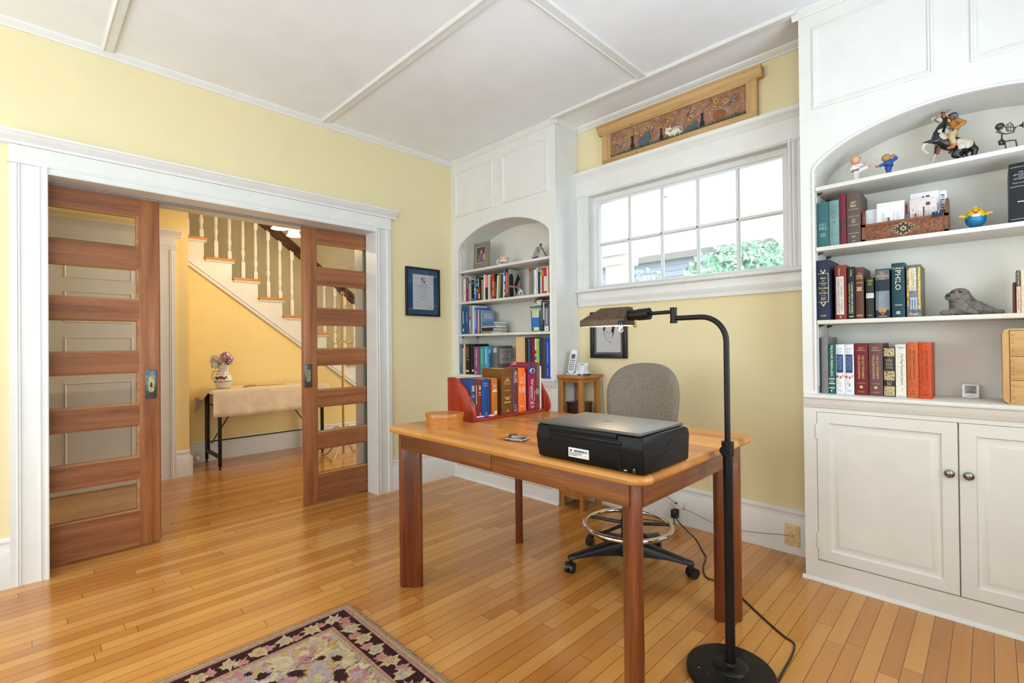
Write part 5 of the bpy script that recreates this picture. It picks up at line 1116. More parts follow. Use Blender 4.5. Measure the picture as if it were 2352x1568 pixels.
rbook('tan-brown book with a cream square at the foot of its spine in the rack', -.988, .042, .196, (178, 104, 40), [('h', 'THE', .85, .25, .006, 0), ('h', 'GREEK NEW', .81, .6, .007, 0), ('h', 'TESTAMENT', .77, .6, .007, 0), ('d', .69, .5, .006, 0), ('d', .65, .8, .006, 0), ('b', .03, .12, 0, .35, .82)], W1)
rbook('largest brown book of the rack with a dark cover and gilt lettering', -.915, .082, .245, (112, 70, 26), [('d', .80, .8, .0005, 0), ('d', .775, .2, .003, 0), ('d', .74, .36, .006, 0), ('h', 'Hebrew-English', .70, .66, .010, 0), ('h', 'Old Testament', .66, .56, .010, 0), ('d', .51, .5, .0025, 0), ('d', .38, .8, .0005, 0), ('d', .35, .5, .005, 0), ('d', .315, .3, .005, 0), ('d', .25, .6, .005, 0), ('h', 'A', .10, .1, .01, 0), ('d', .055, .3, .004, 0)], [plain((216, 176, 120), .45)], d=.156)
rbook('plum purple book right of the largest brown one in the rack', -.831, .044, .244, (92, 54, 70), rows(.88, .93, 3, .5, .003, 0)+[('h', 'GREEK', .855, .6, .009, 0), ('h', 'ENGLISH', .81, .7, .009, 0)]+rows(.68, .76, 4, .7, .003, 0)+[('d', .17, .9, .001, 0), ('h', 'L', .12, .3, .014, 0)]+rows(.03, .06, 2, .6, .002, 0), [plain((206, 180, 176), .5)])
rbook('bright orange style manual with a pale number on its spine in the rack', -.785, .054, .242, (238, 112, 30), [('h', 'The', .81, .28, .009, 0), ('h', 'Chicago', .76, .62, .012, 0), ('h', 'Manual', .70, .58, .011, 0), ('h', 'of Style', .65, .58, .011, 0), ('h', '18', .50, .72, .036, 1), ('d', .13, .6, .002, 2), ('d', .11, .7, .002, 2)], [plain((250, 220, 180), .5), plain((214, 214, 210), .4), plain((250, 210, 170), .5)])
rbook('few white loose sheets standing beside the orange manual in the rack', -.727, .006, .215, (232, 230, 226), [], [], hard=False, x=1.57)
rbook('dark red hardback almost hidden behind the big dictionary in the rack', -.719, .016, .235, (130, 20, 30), [], [], x=1.560, d=.138)
rbook('thick plum dictionary with a round white badge and large white title in the rack', -.703, .064, .256, (142, 34, 66), [('b', .80, .995, 2), ('v', "Webster's", .42, .54, .32, 0, -.05), ('v', 'Merriam-', .30, .25, .20, 0, .28), ('v', "Merriam-Webster", .33, .36, .07, 0, -.33), ('h', 'Collegiate', .15, .6, .007, 0), ('h', 'Dictionary', .125, .6, .007, 0), ('h', 'Eleventh', .08, .5, .007, 0), ('h', 'Edition', .055, .44, .007, 0)]+[('o', .875, 1)]+[('h', 'NEWEST', .89, .34, .006, 2), ('h', 'EDITION', .865, .34, .006, 2)], [plain((244, 236, 236), .5), plain((228, 228, 232), .5), plain((40, 60, 120), .4)], d=.156)
rbook('russet book with a grey band, right of the thick dictionary in the rack', -.637, .026, .268, (128, 48, 42), [('b', .32, .44, 0), ('v', 'THE SBL HANDBOOK OF STYLE', .72, .42, .3, 1, 0), ('h', '2', .08, .3, .012, 1)], [plain((152, 136, 132), .5), plain((200, 150, 130), .5)], d=.156)
rbook('thin teal booklet near the right end of the rack', -.610, .008, .245, (18, 150, 136), [], [], hard=False)
rbook('thin white booklet at the right end of the rack', -.601, .011, .247, (236, 236, 234), [], [], hard=False)
pn = thing('pen', 'lilac and white ballpoint pen lying along the front of the desk rack', 'pen', (1.595, -1.06, .80), PI/2-.08)
MB().cyl((-.068, 0, .001), (.058, 0, .001), .0048, n=12).cyl((.058, 0, .001), (.072, 0, .001), .0045, .0012, 12).build('barrel', plain((216, 196, 232), .35), pn, False); MB().cyl((-.005, 0, .001), (.028, 0, .001), .0054, n=12).build('grip', plain((104, 60, 170), .4), pn, False); MB().box(-.066, -.03, -.0015, .0015, .0055, .0075, .0005).build('clip', plain((150, 110, 200), .4), pn, False)

# ---- left bookcase: small spines
def simple(shelf, zs, y, lst, G, d=.15):
    for e in lst:
        lab, x, w, h, col = e[:5]; hard = e[5] if len(e) > 5 else False; mk = e[6] if len(e) > 6 else (); mt = e[7] if len(e) > 7 else (); sd_ = e[8] if len(e) > 8 else None; ln_ = e[9] if len(e) > 9 else 0
        book(lab, x, y+random.uniform(0, .006), zs, w-.0012, h, d, col, mk, mt, group=G, hard=hard, side=sd_, lean=ln_)
def vt(s, mi=0, zc=.6, ln=.6, ht=.4): return ('v', s, zc, ln, ht, mi, 0)
def vd(z0, z1, mi, wd=.35): return ('b', z0, z1, mi, .5-wd/2, .5+wd/2)
RED = plain((196, 36, 36), .5); YELm = plain((230, 200, 60), .5); GRNm = plain((40, 110, 70), .5); ORm = plain((226, 96, 40), .5); BLm = plain((60, 120, 190), .5); PKm = plain((232, 140, 132), .5)
def kcover(m, x, d, h):
    m.mi = 3; m.box(x-.0008, x-.0003, .004, d-.002, .001, h-.001); m.mi = 0; m.box(x-.0003, x, .012, .062, .006, h*.72); m.prism([(.012, h*.72)]+[(.037-.025*math.cos(a), h*.72+.03*math.sin(a)) for a in [i*PI/8 for i in range(9)]], 'x', x-.0003, x)
    m.prism([(.068, h*.46), (.115, h*.88), (.143, h*.72), (.098, h*.40)], 'x', x-.0003, x); m.prism([(.07, h*.40), (.098, h*.40), (.143, .006), (.108, .006)], 'x', x-.0003, x)
    m.mi = 1; m.box(x, x+.0003, .012, .147, h*.37, h*.43); m.mi = 2; m.text('KIERKEGAARD', (x+.0006, .079, h*.40), .13, .011, (0, 1, 0), (0, 0, 1)); m.mi = 0; m.text('THE ESSENTIAL', (x+.0002, .079, h*.455), .12, .006, (0, 1, 0), (0, 0, 1))
kcover.mats = [BTXT, RED, WTXT, plain((168, 168, 150), .5)]
G = 'books on the second shelf of the left bookcase'
simple('B', 1.549, .035, [
 ('beige and grey paperback at the far left of the second shelf, left bookcase', .110, .017, .200, (196, 184, 164)),
 ('white paperback second from the left on the second shelf, left bookcase', .128, .021, .204, (226, 222, 214), False, [('d', .4, .15, .02, 0)], [BTXT]),
 ('dark crimson paperback between the white and purple ones, left bookcase', .150, .014, .200, (128, 24, 46)),
 ('purple paperback with red foot beside the grey book, left bookcase', .165, .018, .213, (92, 66, 140), False, [('b', .02, .45, 0), ('b', .55, .9, 1, .4, .6)], [plain((170, 30, 60), .5), WTXT]),
 ('grey-beige book with a small green square on its spine, left bookcase', .184, .040, .218, (160, 156, 138), True, [('b', .74, .86, 0, .1, .8)], [GRNm]),
 ('black book with a yellow top edge on the second shelf, left bookcase', .226, .038, .198, (26, 24, 26), False, [('b', .955, .99, 0), ('h', 'B', .8, .3, .02, 1), ('d', .08, .3, .015, 1)], [YELm, plain((190, 170, 120), .5)]),
 ('sky blue book capped in orange-red, left bookcase second shelf', .265, .022, .200, (40, 140, 220), False, [('b', .88, .99, 0), ('d', .35, .5, .02, 1), ('d', .5, .5, .02, 1)], [ORm, WTXT]),
 ('black and green patterned paperback right of the sky blue book, left bookcase', .288, .021, .170, (22, 40, 26), False, [('b', .75, .9, 0, .1, .7), ('b', .45, .62, 0, .3, .9), ('b', .2, .4, 1, .2, .8)], [plain((120, 200, 60), .5), BLm]),
 ('black white and red striped book beside a tan one, left bookcase', .310, .034, .202, (40, 36, 40), False, [('b', .58, .94, 1, .2, .5), ('b', .02, .45, 0, .05, .5), ('b', .08, .3, 1, .5, .9), ('b', .35, .55, 0, .55, .95)], [RED, plain((210, 206, 210), .5)]),
 ('black paperback just left of the tan book, left bookcase', .345, .013, .198, (24, 22, 24)),
 ('tan brown paperback left of the tall white and pink pair, left bookcase', .359, .027, .178, (164, 134, 96)),
 ('tall white book left of the pink and black one, left bookcase', .388, .017, .216, (232, 228, 222)),
 ('book with pink upper half and black lower half, left bookcase', .406, .030, .211, (36, 38, 36), False, [('b', .5, .99, 0)], [PKm]),
 ('white book with a row of dark dots down its spine, left bookcase', .437, .030, .208, (224, 226, 222), False, [('d', .08+.07*i, .25, .006, 0) for i in range(13)], [plain((40, 80, 90), .5)]),
 ('rust and olive paperback left of the bright red one, left bookcase', .468, .026, .198, (150, 84, 36), False, [('d', .2+.05*i, .5, .006, 0) for i in range(13)]+[('b', .0, .3, 1)], [BTXT, plain((130, 120, 40), .5)]),
 ('bright red book with pale lettering in the middle of the second shelf, left bookcase', .495, .023, .209, (206, 40, 30), False, [vd(.45, .72, 0), vd(.15, .38, 0)], [plain((236, 190, 150), .5)]),
 ('black paperback with a white scribble right of the bright red book, left bookcase', .519, .020, .209, (26, 28, 30), False, [('b', .1, .7, 0, .2, .6)], [plain((120, 140, 120), .6, var=.5, scale=200)]),
 ('white paperback leaning beside the olive green book, left bookcase', .538, .019, .195, (222, 218, 200), False, (), (), None, .06),
 ('olive green book leaning to the right on the second shelf, left bookcase', .560, .027, .202, (128, 140, 40), False, [('b', .05, .95, 0, .45, .55)], [plain((190, 196, 110), .5)], None, .06),
 ('navy paperback leaning against the pale grey one, left bookcase', .592, .020, .198, (38, 56, 110), False, (), (), None, .05),
 ('pale grey-white paperback left of the blue and yellow one, left bookcase', .615, .017, .206, (210, 212, 212), False, (), (), None, .03),
 ('blue and yellow patched paperback beside the large black K cover, left bookcase', .634, .015, .226, (60, 120, 180), False, [('b', .3, .5, 0), ('b', .1, .22, 0), ('b', .6, .8, 1)], [YELm, WTXT]),
 ('black and red book showing a huge black letter on its grey cover', .651, .028, .233, (26, 26, 28), False, [('b', .84, .91, 0), ('b', .06, .14, 0), ('b', .14, .84, 0, .05, .95), ('v', 'KIERKEGAARD', .49, .64, .42, 1, 0)], [RED, WTXT], kcover),
 ('brown mottled book at the left of the right-hand group, second shelf, left bookcase', .912, .025, .212, (150, 120, 96), False, [('b', .84, .99, 0)], [plain((140, 60, 36), .5)]),
 ('teal-grey book second in the right-hand group, left bookcase', .938, .025, .192, (96, 126, 128)),
 ('white book with a dotted spine in the right-hand group, left bookcase', .964, .025, .193, (230, 224, 220), False, [('d', .3+.06*i, .2, .005, 0) for i in range(9)], [plain((150, 130, 120), .5)]),
 ('tall pale grey folder left of the navy book, right-hand group, left bookcase', .990, .012, .206, (206, 208, 208)),
 ('navy blue book in the middle of the right-hand group, left bookcase', 1.003, .023, .172, (34, 52, 92)),
 ('pale green book with a darker top right of the navy one, left bookcase', 1.027, .017, .182, (184, 206, 176), False, [('b', .78, .9, 0)], [plain((120, 150, 50), .5)]),
 ('thin red book with an orange patch in the right-hand group, left bookcase', 1.045, .015, .196, (190, 40, 44), False, [('b', .7, .9, 0)], [plain((220, 130, 40), .5)]),
 ('white book with red top and foot in the right-hand group, left bookcase', 1.060, .032, .199, (228, 218, 204), False, [('b', .66, .99, 0), ('b', .02, .10, 0)], [RED]),
 ('cream paperback second from the right cheek, second shelf, left bookcase', 1.093, .014, .198, (232, 214, 184)),
 ('grey paperback touching the right cheek, second shelf, left bookcase', 1.108, .012, .197, (140, 134, 120)),
], G)
def petrel(m, x, d, h):
    m.mi = 0; m.text('PETREL', (x+.0004, d*.55, h*.72), d*.62, .022, (0, 1, 0), (0, 0, 1)); m.box(x-.0001, x+.0002, d*.2, d*.85, h*.83, h*.845); m.mi = 1; m.prism([(d*.1, h*.02), (d*.3, h*.30), (d*.5, h*.12), (d*.75, h*.22), (d*.95, h*.02)], 'x', x-.0001, x+.0002)
petrel.mats = [WTXT, plain((110, 124, 146), .6)]
G = 'books on the third shelf of the left bookcase'
simple('C', 1.265, .03, [
 ('teal blue book with white title at the far left of the third shelf, left bookcase', .093, .062, .242, (24, 84, 124), True, [('b', .38, .84, 0, .45, .56), ('b', .1, .2, 0, .42, .6)], [WTXT]),
 ('darker blue book second on the third shelf, left bookcase', .156, .037, .247, (44, 74, 116), True, [vd(.4, .8, 0, .2)], [plain((150, 170, 200), .5)]),
 ('grey book with a small red square on its spine, third shelf, left bookcase', .195, .037, .247, (132, 136, 146), True, [('b', .52, .62, 0, .15, .85), vd(.2, .48, 1, .2)], [RED, WTXT]),
 ('white and grey book left of the bright blue one, third shelf, left bookcase', .236, .032, .247, (216, 214, 208), False, [vd(.0, .98, 0, .06)], [plain((150, 140, 130), .6)]),
 ('bright blue book with pale lettering, third shelf, left bookcase', .268, .032, .226, (30, 112, 200), True, [vd(.2, .9, 0, .2)], [plain((200, 220, 240), .5)]),
 ('thin orange-red book right of the bright blue one, third shelf, left bookcase', .301, .017, .205, (214, 76, 50)),
 ('thin white book right of the orange-red one, third shelf, left bookcase', .318, .011, .204, (228, 226, 220)),
 ('slim dark green book left of the pale blue cover, third shelf, left bookcase', .330, .017, .201, (44, 62, 50)),
 ('pale blue-grey book whose front cover shows white capitals, third shelf, left bookcase', .348, .012, .198, (142, 158, 184), False, (), (), petrel),
 ('slim navy book at the right of the green-lidded tub, third shelf, left bookcase', 1.038, .016, .232, (36, 48, 92), False, [vd(.25, .8, 0, .2)], [plain((190, 190, 210), .5)]),
 ('white and black paperback between the navy and slate books, third shelf, left bookcase', 1.055, .013, .222, (214, 212, 206), False, [('b', .02, .4, 0)], [BTXT]),
 ('slate blue-grey book with black top and white foot, third shelf, left bookcase', 1.069, .042, .214, (108, 128, 148), False, [('b', .84, .99, 0), ('b', .02, .18, 1), ('b', .28, .78, 1, .52, .66), ('h', '8', .09, .2, .015, 0)], [plain((54, 44, 44), .5), WTXT]),
 ('rust and cream paperback touching the right cheek, third shelf, left bookcase', 1.113, .022, .200, (176, 120, 90)),
], G)
# lying stack on the third shelf
def lying(label, x, y, z, w_, d, h, col, rz=0, pages=PAPER, spiral=False):
    t = thing('book', label, 'book', (x, y, z+.0005), rz, 'books lying in a stack on the third shelf'); cm = plain(col, .5, var=.1, scale=120)
    MB().box(0, w_, 0, d, 0, .0018).box(0, w_, 0, d, h-.0018, h).box(0, w_, 0, .0018, 0, h).build('cover', cm, t, False); MB().box(.002, w_-.003, .002, d-.003, .0019, h-.0019).build('pages', pages, t, False)
    if spiral:
        m = MB()
        for i in range(26): m.tube([(.006+i*.0085, -.001+.006*math.cos(a), h/2+h*.55*math.sin(a)) for a in [j*PI/4 for j in range(8)]], .0009, 5, True)
        m.build('spiral_binding', plain((70, 66, 60), .4), t, False)
    return t
sx = .262
lying('spiral-bound notebook at the bottom of the lying stack, third shelf, left bookcase', sx, .035, 1.265, .235, .17, .020, (190, 176, 144), spiral=True)
lying('black and red book lying on the spiral notebook, third shelf, left bookcase', sx-.002, .035, 1.286, .24, .17, .026, (44, 26, 28), pages=plain((222, 210, 176), .8))
lying('book with a photo-covered edge in the middle of the lying stack, left bookcase', .355, .040, 1.313, .17, .13, .016, (190, 188, 200))
lying('lilac patterned book above the photo-edged one in the lying stack, left bookcase', .350, .037, 1.330, .165, .13, .014, (130, 130, 170))
lying('teal book on top of the lying stack, third shelf, left bookcase', .352, .036, 1.345, .155, .12, .020, (40, 132, 150), rz=.04)
lying('small curled magazine on the right of the lying stack, left bookcase', .445, .05, 1.3455, .10, .10, .010, (214, 210, 200), rz=-.1)
def refresh(m, x, d, h):
    m.mi = 0; m.box(x-.0002, x+.0001, d*.10, d*.93, h*.40, h*.90); m.mi = 1
    for s, z, w_ in (('REFRESH', .80, .66), ('YOUR', .685, .42), ('GREEK', .56, .58)): m.text(s, (x+.0004, d*.52, h*z), d*w_, .022, (0, 1, 0), (0, 0, 1))
    m.box(x-.0001, x+.0003, d*.2, d*.8, h*.475, h*.48).box(x-.0001, x+.0003, d*.25, d*.75, h*.455, h*.46)
refresh.mats = [plain((170, 168, 170), .5), plain((120, 34, 54), .5)]
G = 'books on the left bookcase worktop'
simple('D', .914, .008, [
 ('slate grey book at the far left of the left bookcase worktop', .090, .036, .263, (92, 96, 108), True, [vd(.3, .85, 0, .2)], [plain((160, 160, 170), .5)]),
 ('mint green thin book second on the left bookcase worktop', .127, .014, .227, (160, 206, 190)),
 ('pale tan thin book third on the left bookcase worktop', .142, .026, .262, (212, 186, 150)),
 ('black and brown gilt book with a cream label, left bookcase worktop', .169, .058, .262, (34, 28, 26), True, [('b', .08, .14, 0, .1, .85), ('d', .48, .95, .003, 0), ('b', .55, .94, 1, .2, .38), ('b', .55, .90, 1, .55, .75)], [plain((216, 200, 150), .5), plain((120, 100, 80), .5)]),
 ('black shiny hardback with cream label left of the mauve book, left bookcase worktop', .228, .056, .263, (20, 22, 30), True, [('b', .09, .16, 0, .5, .9)], [plain((216, 200, 150), .5)]),
 ('mauve book with bold white vertical title, left bookcase worktop', .285, .072, .240, (132, 78, 116), True, [('v', 'HOMERIC GREEK', .6, .62, .22, 0, 0), ('b', .04, .11, 1, .2, .5)], [WTXT, plain((214, 190, 170), .5)]),
 ('sea green book right of the mauve one, left bookcase worktop', .362, .048, .240, (60, 160, 140), True, [vd(.4, .9, 0, .12)], [plain((180, 220, 210), .5)]),
 ('turquoise blue book left of the steel blue one, left bookcase worktop', .411, .054, .242, (70, 160, 190), True, [vd(.4, .9, 0, .2)], [plain((190, 220, 230), .5)]),
 ('steel blue dark-panelled book left of the olive grey primer', .467, .052, .243, (44, 116, 168), True, [('b', .1, .8, 0, .5, .95), ('b', .75, .9, 1, .1, .6)], [plain((50, 60, 70), .5), plain((120, 170, 210), .5)]),
 ('olive grey primer with its titled front cover showing, left bookcase worktop', .524, .058, .245, (104, 104, 98), True, [('b', .78, .92, 0, .1, .8), ('d', .87, .5, .004, 1), ('d', .83, .5, .004, 1)], [plain((222, 218, 214), .5), RED], refresh),
 ('tall black book left of the thin teal one, left bookcase worktop', .888, .027, .306, (30, 30, 32), False, [vd(.3, .9, 0, .15)], [plain((90, 80, 70), .5)]),
 ('thin teal-blue book left of the maroon volume, left bookcase worktop', .916, .017, .298, (30, 110, 150)),
 ('tall maroon volume with a small blue label, left bookcase worktop', .934, .050, .299, (106, 22, 42), True, [('b', .10, .24, 0, .2, .75), ('b', .12, .22, 1, .35, .6)], [plain((30, 70, 170), .5), plain((120, 180, 230), .5)]),
 ('thin white book with coloured logos left of the lime one, left bookcase worktop', .988, .016, .299, (226, 222, 210), False, [('b', .45, .55, 0), ('b', .3, .4, 1), ('b', .6, .7, 2)], [BLm, GRNm, RED]),
 ('lime green book between the white and purple ones, left bookcase worktop', 1.005, .026, .298, (140, 206, 50)),
 ('slim purple book left of the charcoal binder, left bookcase worktop', 1.032, .015, .287, (70, 50, 120)),
 ('wide charcoal binder second from the right on the left bookcase worktop', 1.048, .052, .300, (58, 60, 64), True),
 ('deep blue glossy book touching the right cheek of the left bookcase worktop', 1.101, .042, .301, (26, 84, 190), False, [('b', .35, .88, 0, .26, .36), ('b', .08, .25, 0, .22, .30)], [plain((190, 210, 240), .5)]),
], G, .17)
t = thing('magazine_file', 'plain tan card magazine file on the left bookcase worktop', 'magazine file', (.83, .1, .914))
MB().box(.776, .880, .02, .022, .915, 1.228).box(.776, .778, .02, .20, .915, 1.228).box(.878, .880, .02, .20, .915, 1.228).box(.776, .880, .02, .20, .9146, .917).build('file_box', plain((220, 182, 132), .8, var=.03), t)
t = thing('spice_jar', 'small glass jar with a dark lid before the tan magazine file, left bookcase worktop', 'jar', (.735, .06, .914))
MB().lathe([(.038, 0), (.039, .01), (.039, .10), (.034, .115), (.034, .122), (0, .122)], (.735, .06, .9146), 24).build('jar_body', plain((150, 110, 90), .2, coat=.5, var=.4, scale=60), t); MB().lathe([(.036, .122), (.037, .125), (.037, .147), (.034, .150), (0, .150)], (.735, .06, .9146), 24).build('lid', plain((122, 72, 84), .35), t); MB().lathe([(.0392, .06), (.0395, .061), (.0395, .095), (.0392, .096)], (.735, .06, .9146), 24).build('paper_label', plain((216, 200, 150), .6), t)

# ================================================================= ORNAMENTS, LEFT BOOKCASE
def picture_quads(m, items):
    for mi, (x, z, a, b) in items: m.mi = mi; m.prism([(x+a*math.cos(q), z+b*math.sin(q)) for q in [i*PI/5 for i in range(10)]], 'y', m.y-.0003*(1+len(m.bm.faces) % 3), m.y)
t = thing('photo_frame', 'wide pewter photo frame with a garden snapshot on the top shelf, left bookcase', 'photo frame', (.345, .06, 1.8225), .0)
fm = Matrix.Translation((.345, .045, 1.8228)) @ Matrix.Rotation(-.06, 4, 'X')
PEW = plain((134, 128, 118), .35, .4, var=.04)
m = MB(); w_, h_, f_ = .096, .228, .042
m.box(-w_, -w_+f_, -.006, .010, 0, h_, .002, M=fm).box(w_-f_, w_, -.006, .010, 0, h_, .002, M=fm).box(-w_+f_, w_-f_, -.006, .010, 0, f_+.012, .002, M=fm).box(-w_+f_, w_-f_, -.006, .010, h_-f_, h_, .002, M=fm); m.build('frame', PEW, t)
m = MB(); m.box(-w_+f_-.004, w_-f_+.004, -.008, -.005, f_+.008, f_+.013, M=fm).box(-w_+f_-.004, w_-f_+.004, -.008, -.005, h_-f_, h_-f_+.004, M=fm).box(-w_+f_-.004, -w_+f_, -.008, -.005, f_+.012, h_-f_, M=fm).box(w_-f_, w_-f_+.004, -.008, -.005, f_+.012, h_-f_, M=fm); m.build('inner_bead', plain((196, 194, 190), .3, .5), t)
m = MB(); m.box(-w_+f_, w_-f_, -.001, .0, f_+.012, h_-f_, M=fm); rd = random.Random(8)
pal2 = [plain((70, 62, 76), .5, var=.3, scale=80), plain((226, 150, 50), .5), plain((150, 110, 170), .5), plain((206, 160, 140), .5), plain((60, 86, 60), .5), plain((120, 90, 130), .5)]
for i in range(46):
    x = rd.uniform(-.046, .046); z = rd.uniform(f_+.018, h_-f_-.006); m.mi = 4 if z > .14 else (1 if x < -.004 and z < .13 and z > .09 else 2 if z < .10 else 5); s = rd.uniform(.004, .008)
    q = Matrix.Translation((x, -.0012-.00005*i, z)); m.prism([(s*math.cos(a), s*math.sin(a)) for a in [k*PI/4 for k in range(8)]], 'y', 0, .0003, M=fm @ q)
m.mi = 5; m.prism([(-.014, .085), (-.018, .12), (0, .135), (.020, .12), (.022, .085)], 'y', -.0045, -.004, M=fm); m.mi = 3; m.prism([(.002+.011*math.cos(a), .146+.014*math.sin(a)) for a in [k*PI/6 for k in range(12)]], 'y', -.0050, -.0045, M=fm)
m.mi = 1; m.prism([(.028, .07), (.026, .125), (.044, .128), (.048, .075)], 'y', -.0047, -.0042, M=fm); m.build('snapshot', pal2, t)
MB().box(-.03, .03, .010, .013, .02, .17, M=fm @ Matrix.Rotation(-.0, 4, 'X')).box(-.02, .02, .012, .06, 0.0, .003, M=fm).build('easel_back', BLACK, t)
t = thing('mug', 'small white mug with an orange rim and dark figures, top shelf of the left bookcase', 'mug', (.605, .07, 1.8225))
MUGW = plain((230, 226, 222), .25, coat=.4, var=.01)
mg = MB().lathe([(.034, 0), (.037, .003), (.038, .066), (.036, .067), (.034, .062), (.033, .006), (0, .005)], (.605, .07, 1.8228), 28).build('mug_body', MUGW, t)
MB().tube([(.570, .052, 1.872), (.552, .044, 1.868), (.548, .042, 1.852), (.556, .046, 1.838), (.571, .052, 1.836)], .005, 8).build('mug_handle', MUGW, t)
m = MB(); m.lathe([(.0378, .040), (.0385, .042), (.0386, .064), (.0382, .066)], (.605, .07, 1.8228), 28); m.mi = 1
for a in (-1.5, -1.15, -.8, -.3): c = Vector((.605+.0385*math.cos(a), .07+.0385*math.sin(a), 1.846)); m.ball(c-Vector((0, 0, .008)), .005, (1, 1, 1.6), 8); m.ball(c+Vector((0, 0, .004)), .0042, n=8)
m.build('mug_decoration', [plain((232, 168, 140), .3), plain((60, 56, 58), .4)], mg)
t = thing('table_easel', 'tiny blue wooden easel on the top shelf of the left bookcase', 'easel', (.955, .10, 1.8225))
EB = plain((26, 70, 170), .4)
em = Matrix.Translation((.925, .085, 1.8228)) @ Matrix.Rotation(-.25, 4, 'Z') @ Matrix.Rotation(-.42, 4, 'X')
for a, b in ((-.030, -.004), (.030, .004)): MB().tube([em @ Vector((a, .004, 0)), em @ Vector((b, .004, .142))], .004, 8).build('leg', EB, t)
MB().tube([em @ Vector((0, .006, .138)), Vector((1.005, .165, 1.826))], .004, 8).build('leg', EB, t)
MB().box(-.036, .036, -.010, .004, .022, .029, .001, M=em).build('ledge', EB, t); MB().ball(em @ Vector((-.005, .003, .146)), .008, n=10).ball(em @ Vector((.005, .003, .146)), .008, n=10).build('top_knob', EB, t)
t = thing('small_canvas', 'miniature painting resting on the tiny blue easel, left bookcase', 'painting', tuple(em @ Vector((0, -.004, .03))))
m = MB().box(-.040, .040, -.0075, -.001, .030, .125, .001, M=em); m.mi = 1
for i in range(14): x, z = rd.uniform(-.034, .026), rd.uniform(.034, .11); m.mi = rd.choice((1, 2, 3)); m.box(x, x+.010, -.0082, -.0074, z, z+.009, M=em)
m.build('canvas', [plain((176, 172, 150), .7), plain((196, 120, 80), .7), plain((110, 120, 140), .7), plain((90, 80, 70), .7)], t)
t = thing('crest_ornament', 'small grey shield-shaped ornament in front of the large K cover, left bookcase', 'ornament', (.82, .05, 1.549))
m = MB(); GRY = [plain((196, 198, 206), .5), plain((74, 76, 110), .5), plain((150, 150, 160), .5)]
m.prism([(.788, 1.5496), (.788, 1.575), (.806, 1.598), (.812, 1.618), (.822, 1.604), (.846, 1.592), (.852, 1.5496)], 'y', .030, .040, .002); m.mi = 1; m.ball((.812, .029, 1.60), .007, (1, .4, 1), 8).ball((.842, .029, 1.572), .006, (1, .4, 1), 8).box(.80, .808, .028, .031, 1.556, 1.575).box(.824, .832, .028, .031, 1.556, 1.582); m.mi = 2; m.box(.784, .858, .022, .052, 1.5494, 1.554, .001)
m.build('ornament_body', GRY, t)
t = thing('plastic_tub', 'clear tapered plastic tub with a green lid and blue label, left bookcase third shelf', 'tub', (.985, .07, 1.265))
TUB = plain((176, 182, 162), .3, coat=.3); GL = plain((36, 120, 62), .4)
def taper(m, x0, x1, y0, y1, z0, z1, k): m.add([(x0+k, y0+k, z0), (x1-k, y0+k, z0), (x1-k, y1-k, z0), (x0+k, y1-k, z0), (x0, y0, z1), (x1, y0, z1), (x1, y1, z1), (x0, y1, z1)], [(0, 3, 2, 1), (4, 5, 6, 7), (0, 1, 5, 4), (1, 2, 6, 5), (2, 3, 7, 6), (3, 0, 4, 7)]); return m
taper(MB(), .925, 1.030, .035, .13, 1.2656, 1.448, .012).build('tub_body', TUB, t); MB().box(.920, 1.034, .030, .136, 1.448, 1.460, .004).build('lid', GL, t)
m = MB(); m.prism([(.934, 1.272), (.930, 1.425), (1.026, 1.425), (1.020, 1.272)], 'y', .0335+.008, .0345); m.mi = 1; m.box(.944, 1.012, .0325, .0335, 1.375, 1.43); m.mi = 2; m.box(.944, 1.012, .0325, .0335, 1.30, 1.375); m.mi = 1; m.box(.960, 1.012, .0325, .0335, 1.274, 1.30)
m.mi = 3
for i in range(5): m.box(.95, 1.0-.006*(i % 3), .0322, .0326, 1.385+i*.009, 1.388+i*.009)
m.build('label', [GL, plain((216, 222, 200), .5), plain((50, 110, 200), .5), plain((150, 150, 120), .6)], t)
t = thing('plush_toy', 'white plush toy with dark ears and a brown cap on the green-lidded tub, left bookcase', 'plush toy', (.985, .085, 1.46))
PLW = plain((222, 214, 206), .95, var=.06, scale=300, bump=.3); PLB = plain((60, 34, 36), .95, var=.2, scale=300, bump=.3)
blob('plush_body', [((.985, .085, 1.490), .034, (1.15, 1, .85)), ((.955, .070, 1.482), .022, (1, 1, .8)), ((.99, .09, 1.475), .036, (1.1, 1, .42))], PLW, t, .003)
for q in ((.945, .075, 1.498), (1.008, .085, 1.502)): MB().ball(q, .011, (.7, .8, 1.1), 10).build('ear', PLB, t)
m = MB().ball((.958, .049, 1.488), .005, n=8).ball((.972, .050, 1.486), .004, n=8); m.build('eye', BTXT, t)
MB().lathe([(.055, 0), (.054, .004), (.030, .014), (.0, .016)], (1.0, .09, 1.514), 20).build('cap', plain((120, 44, 40), .9), t)

# ================================================================= ORNAMENTS, RIGHT BOOKCASE
sz = 1.9255
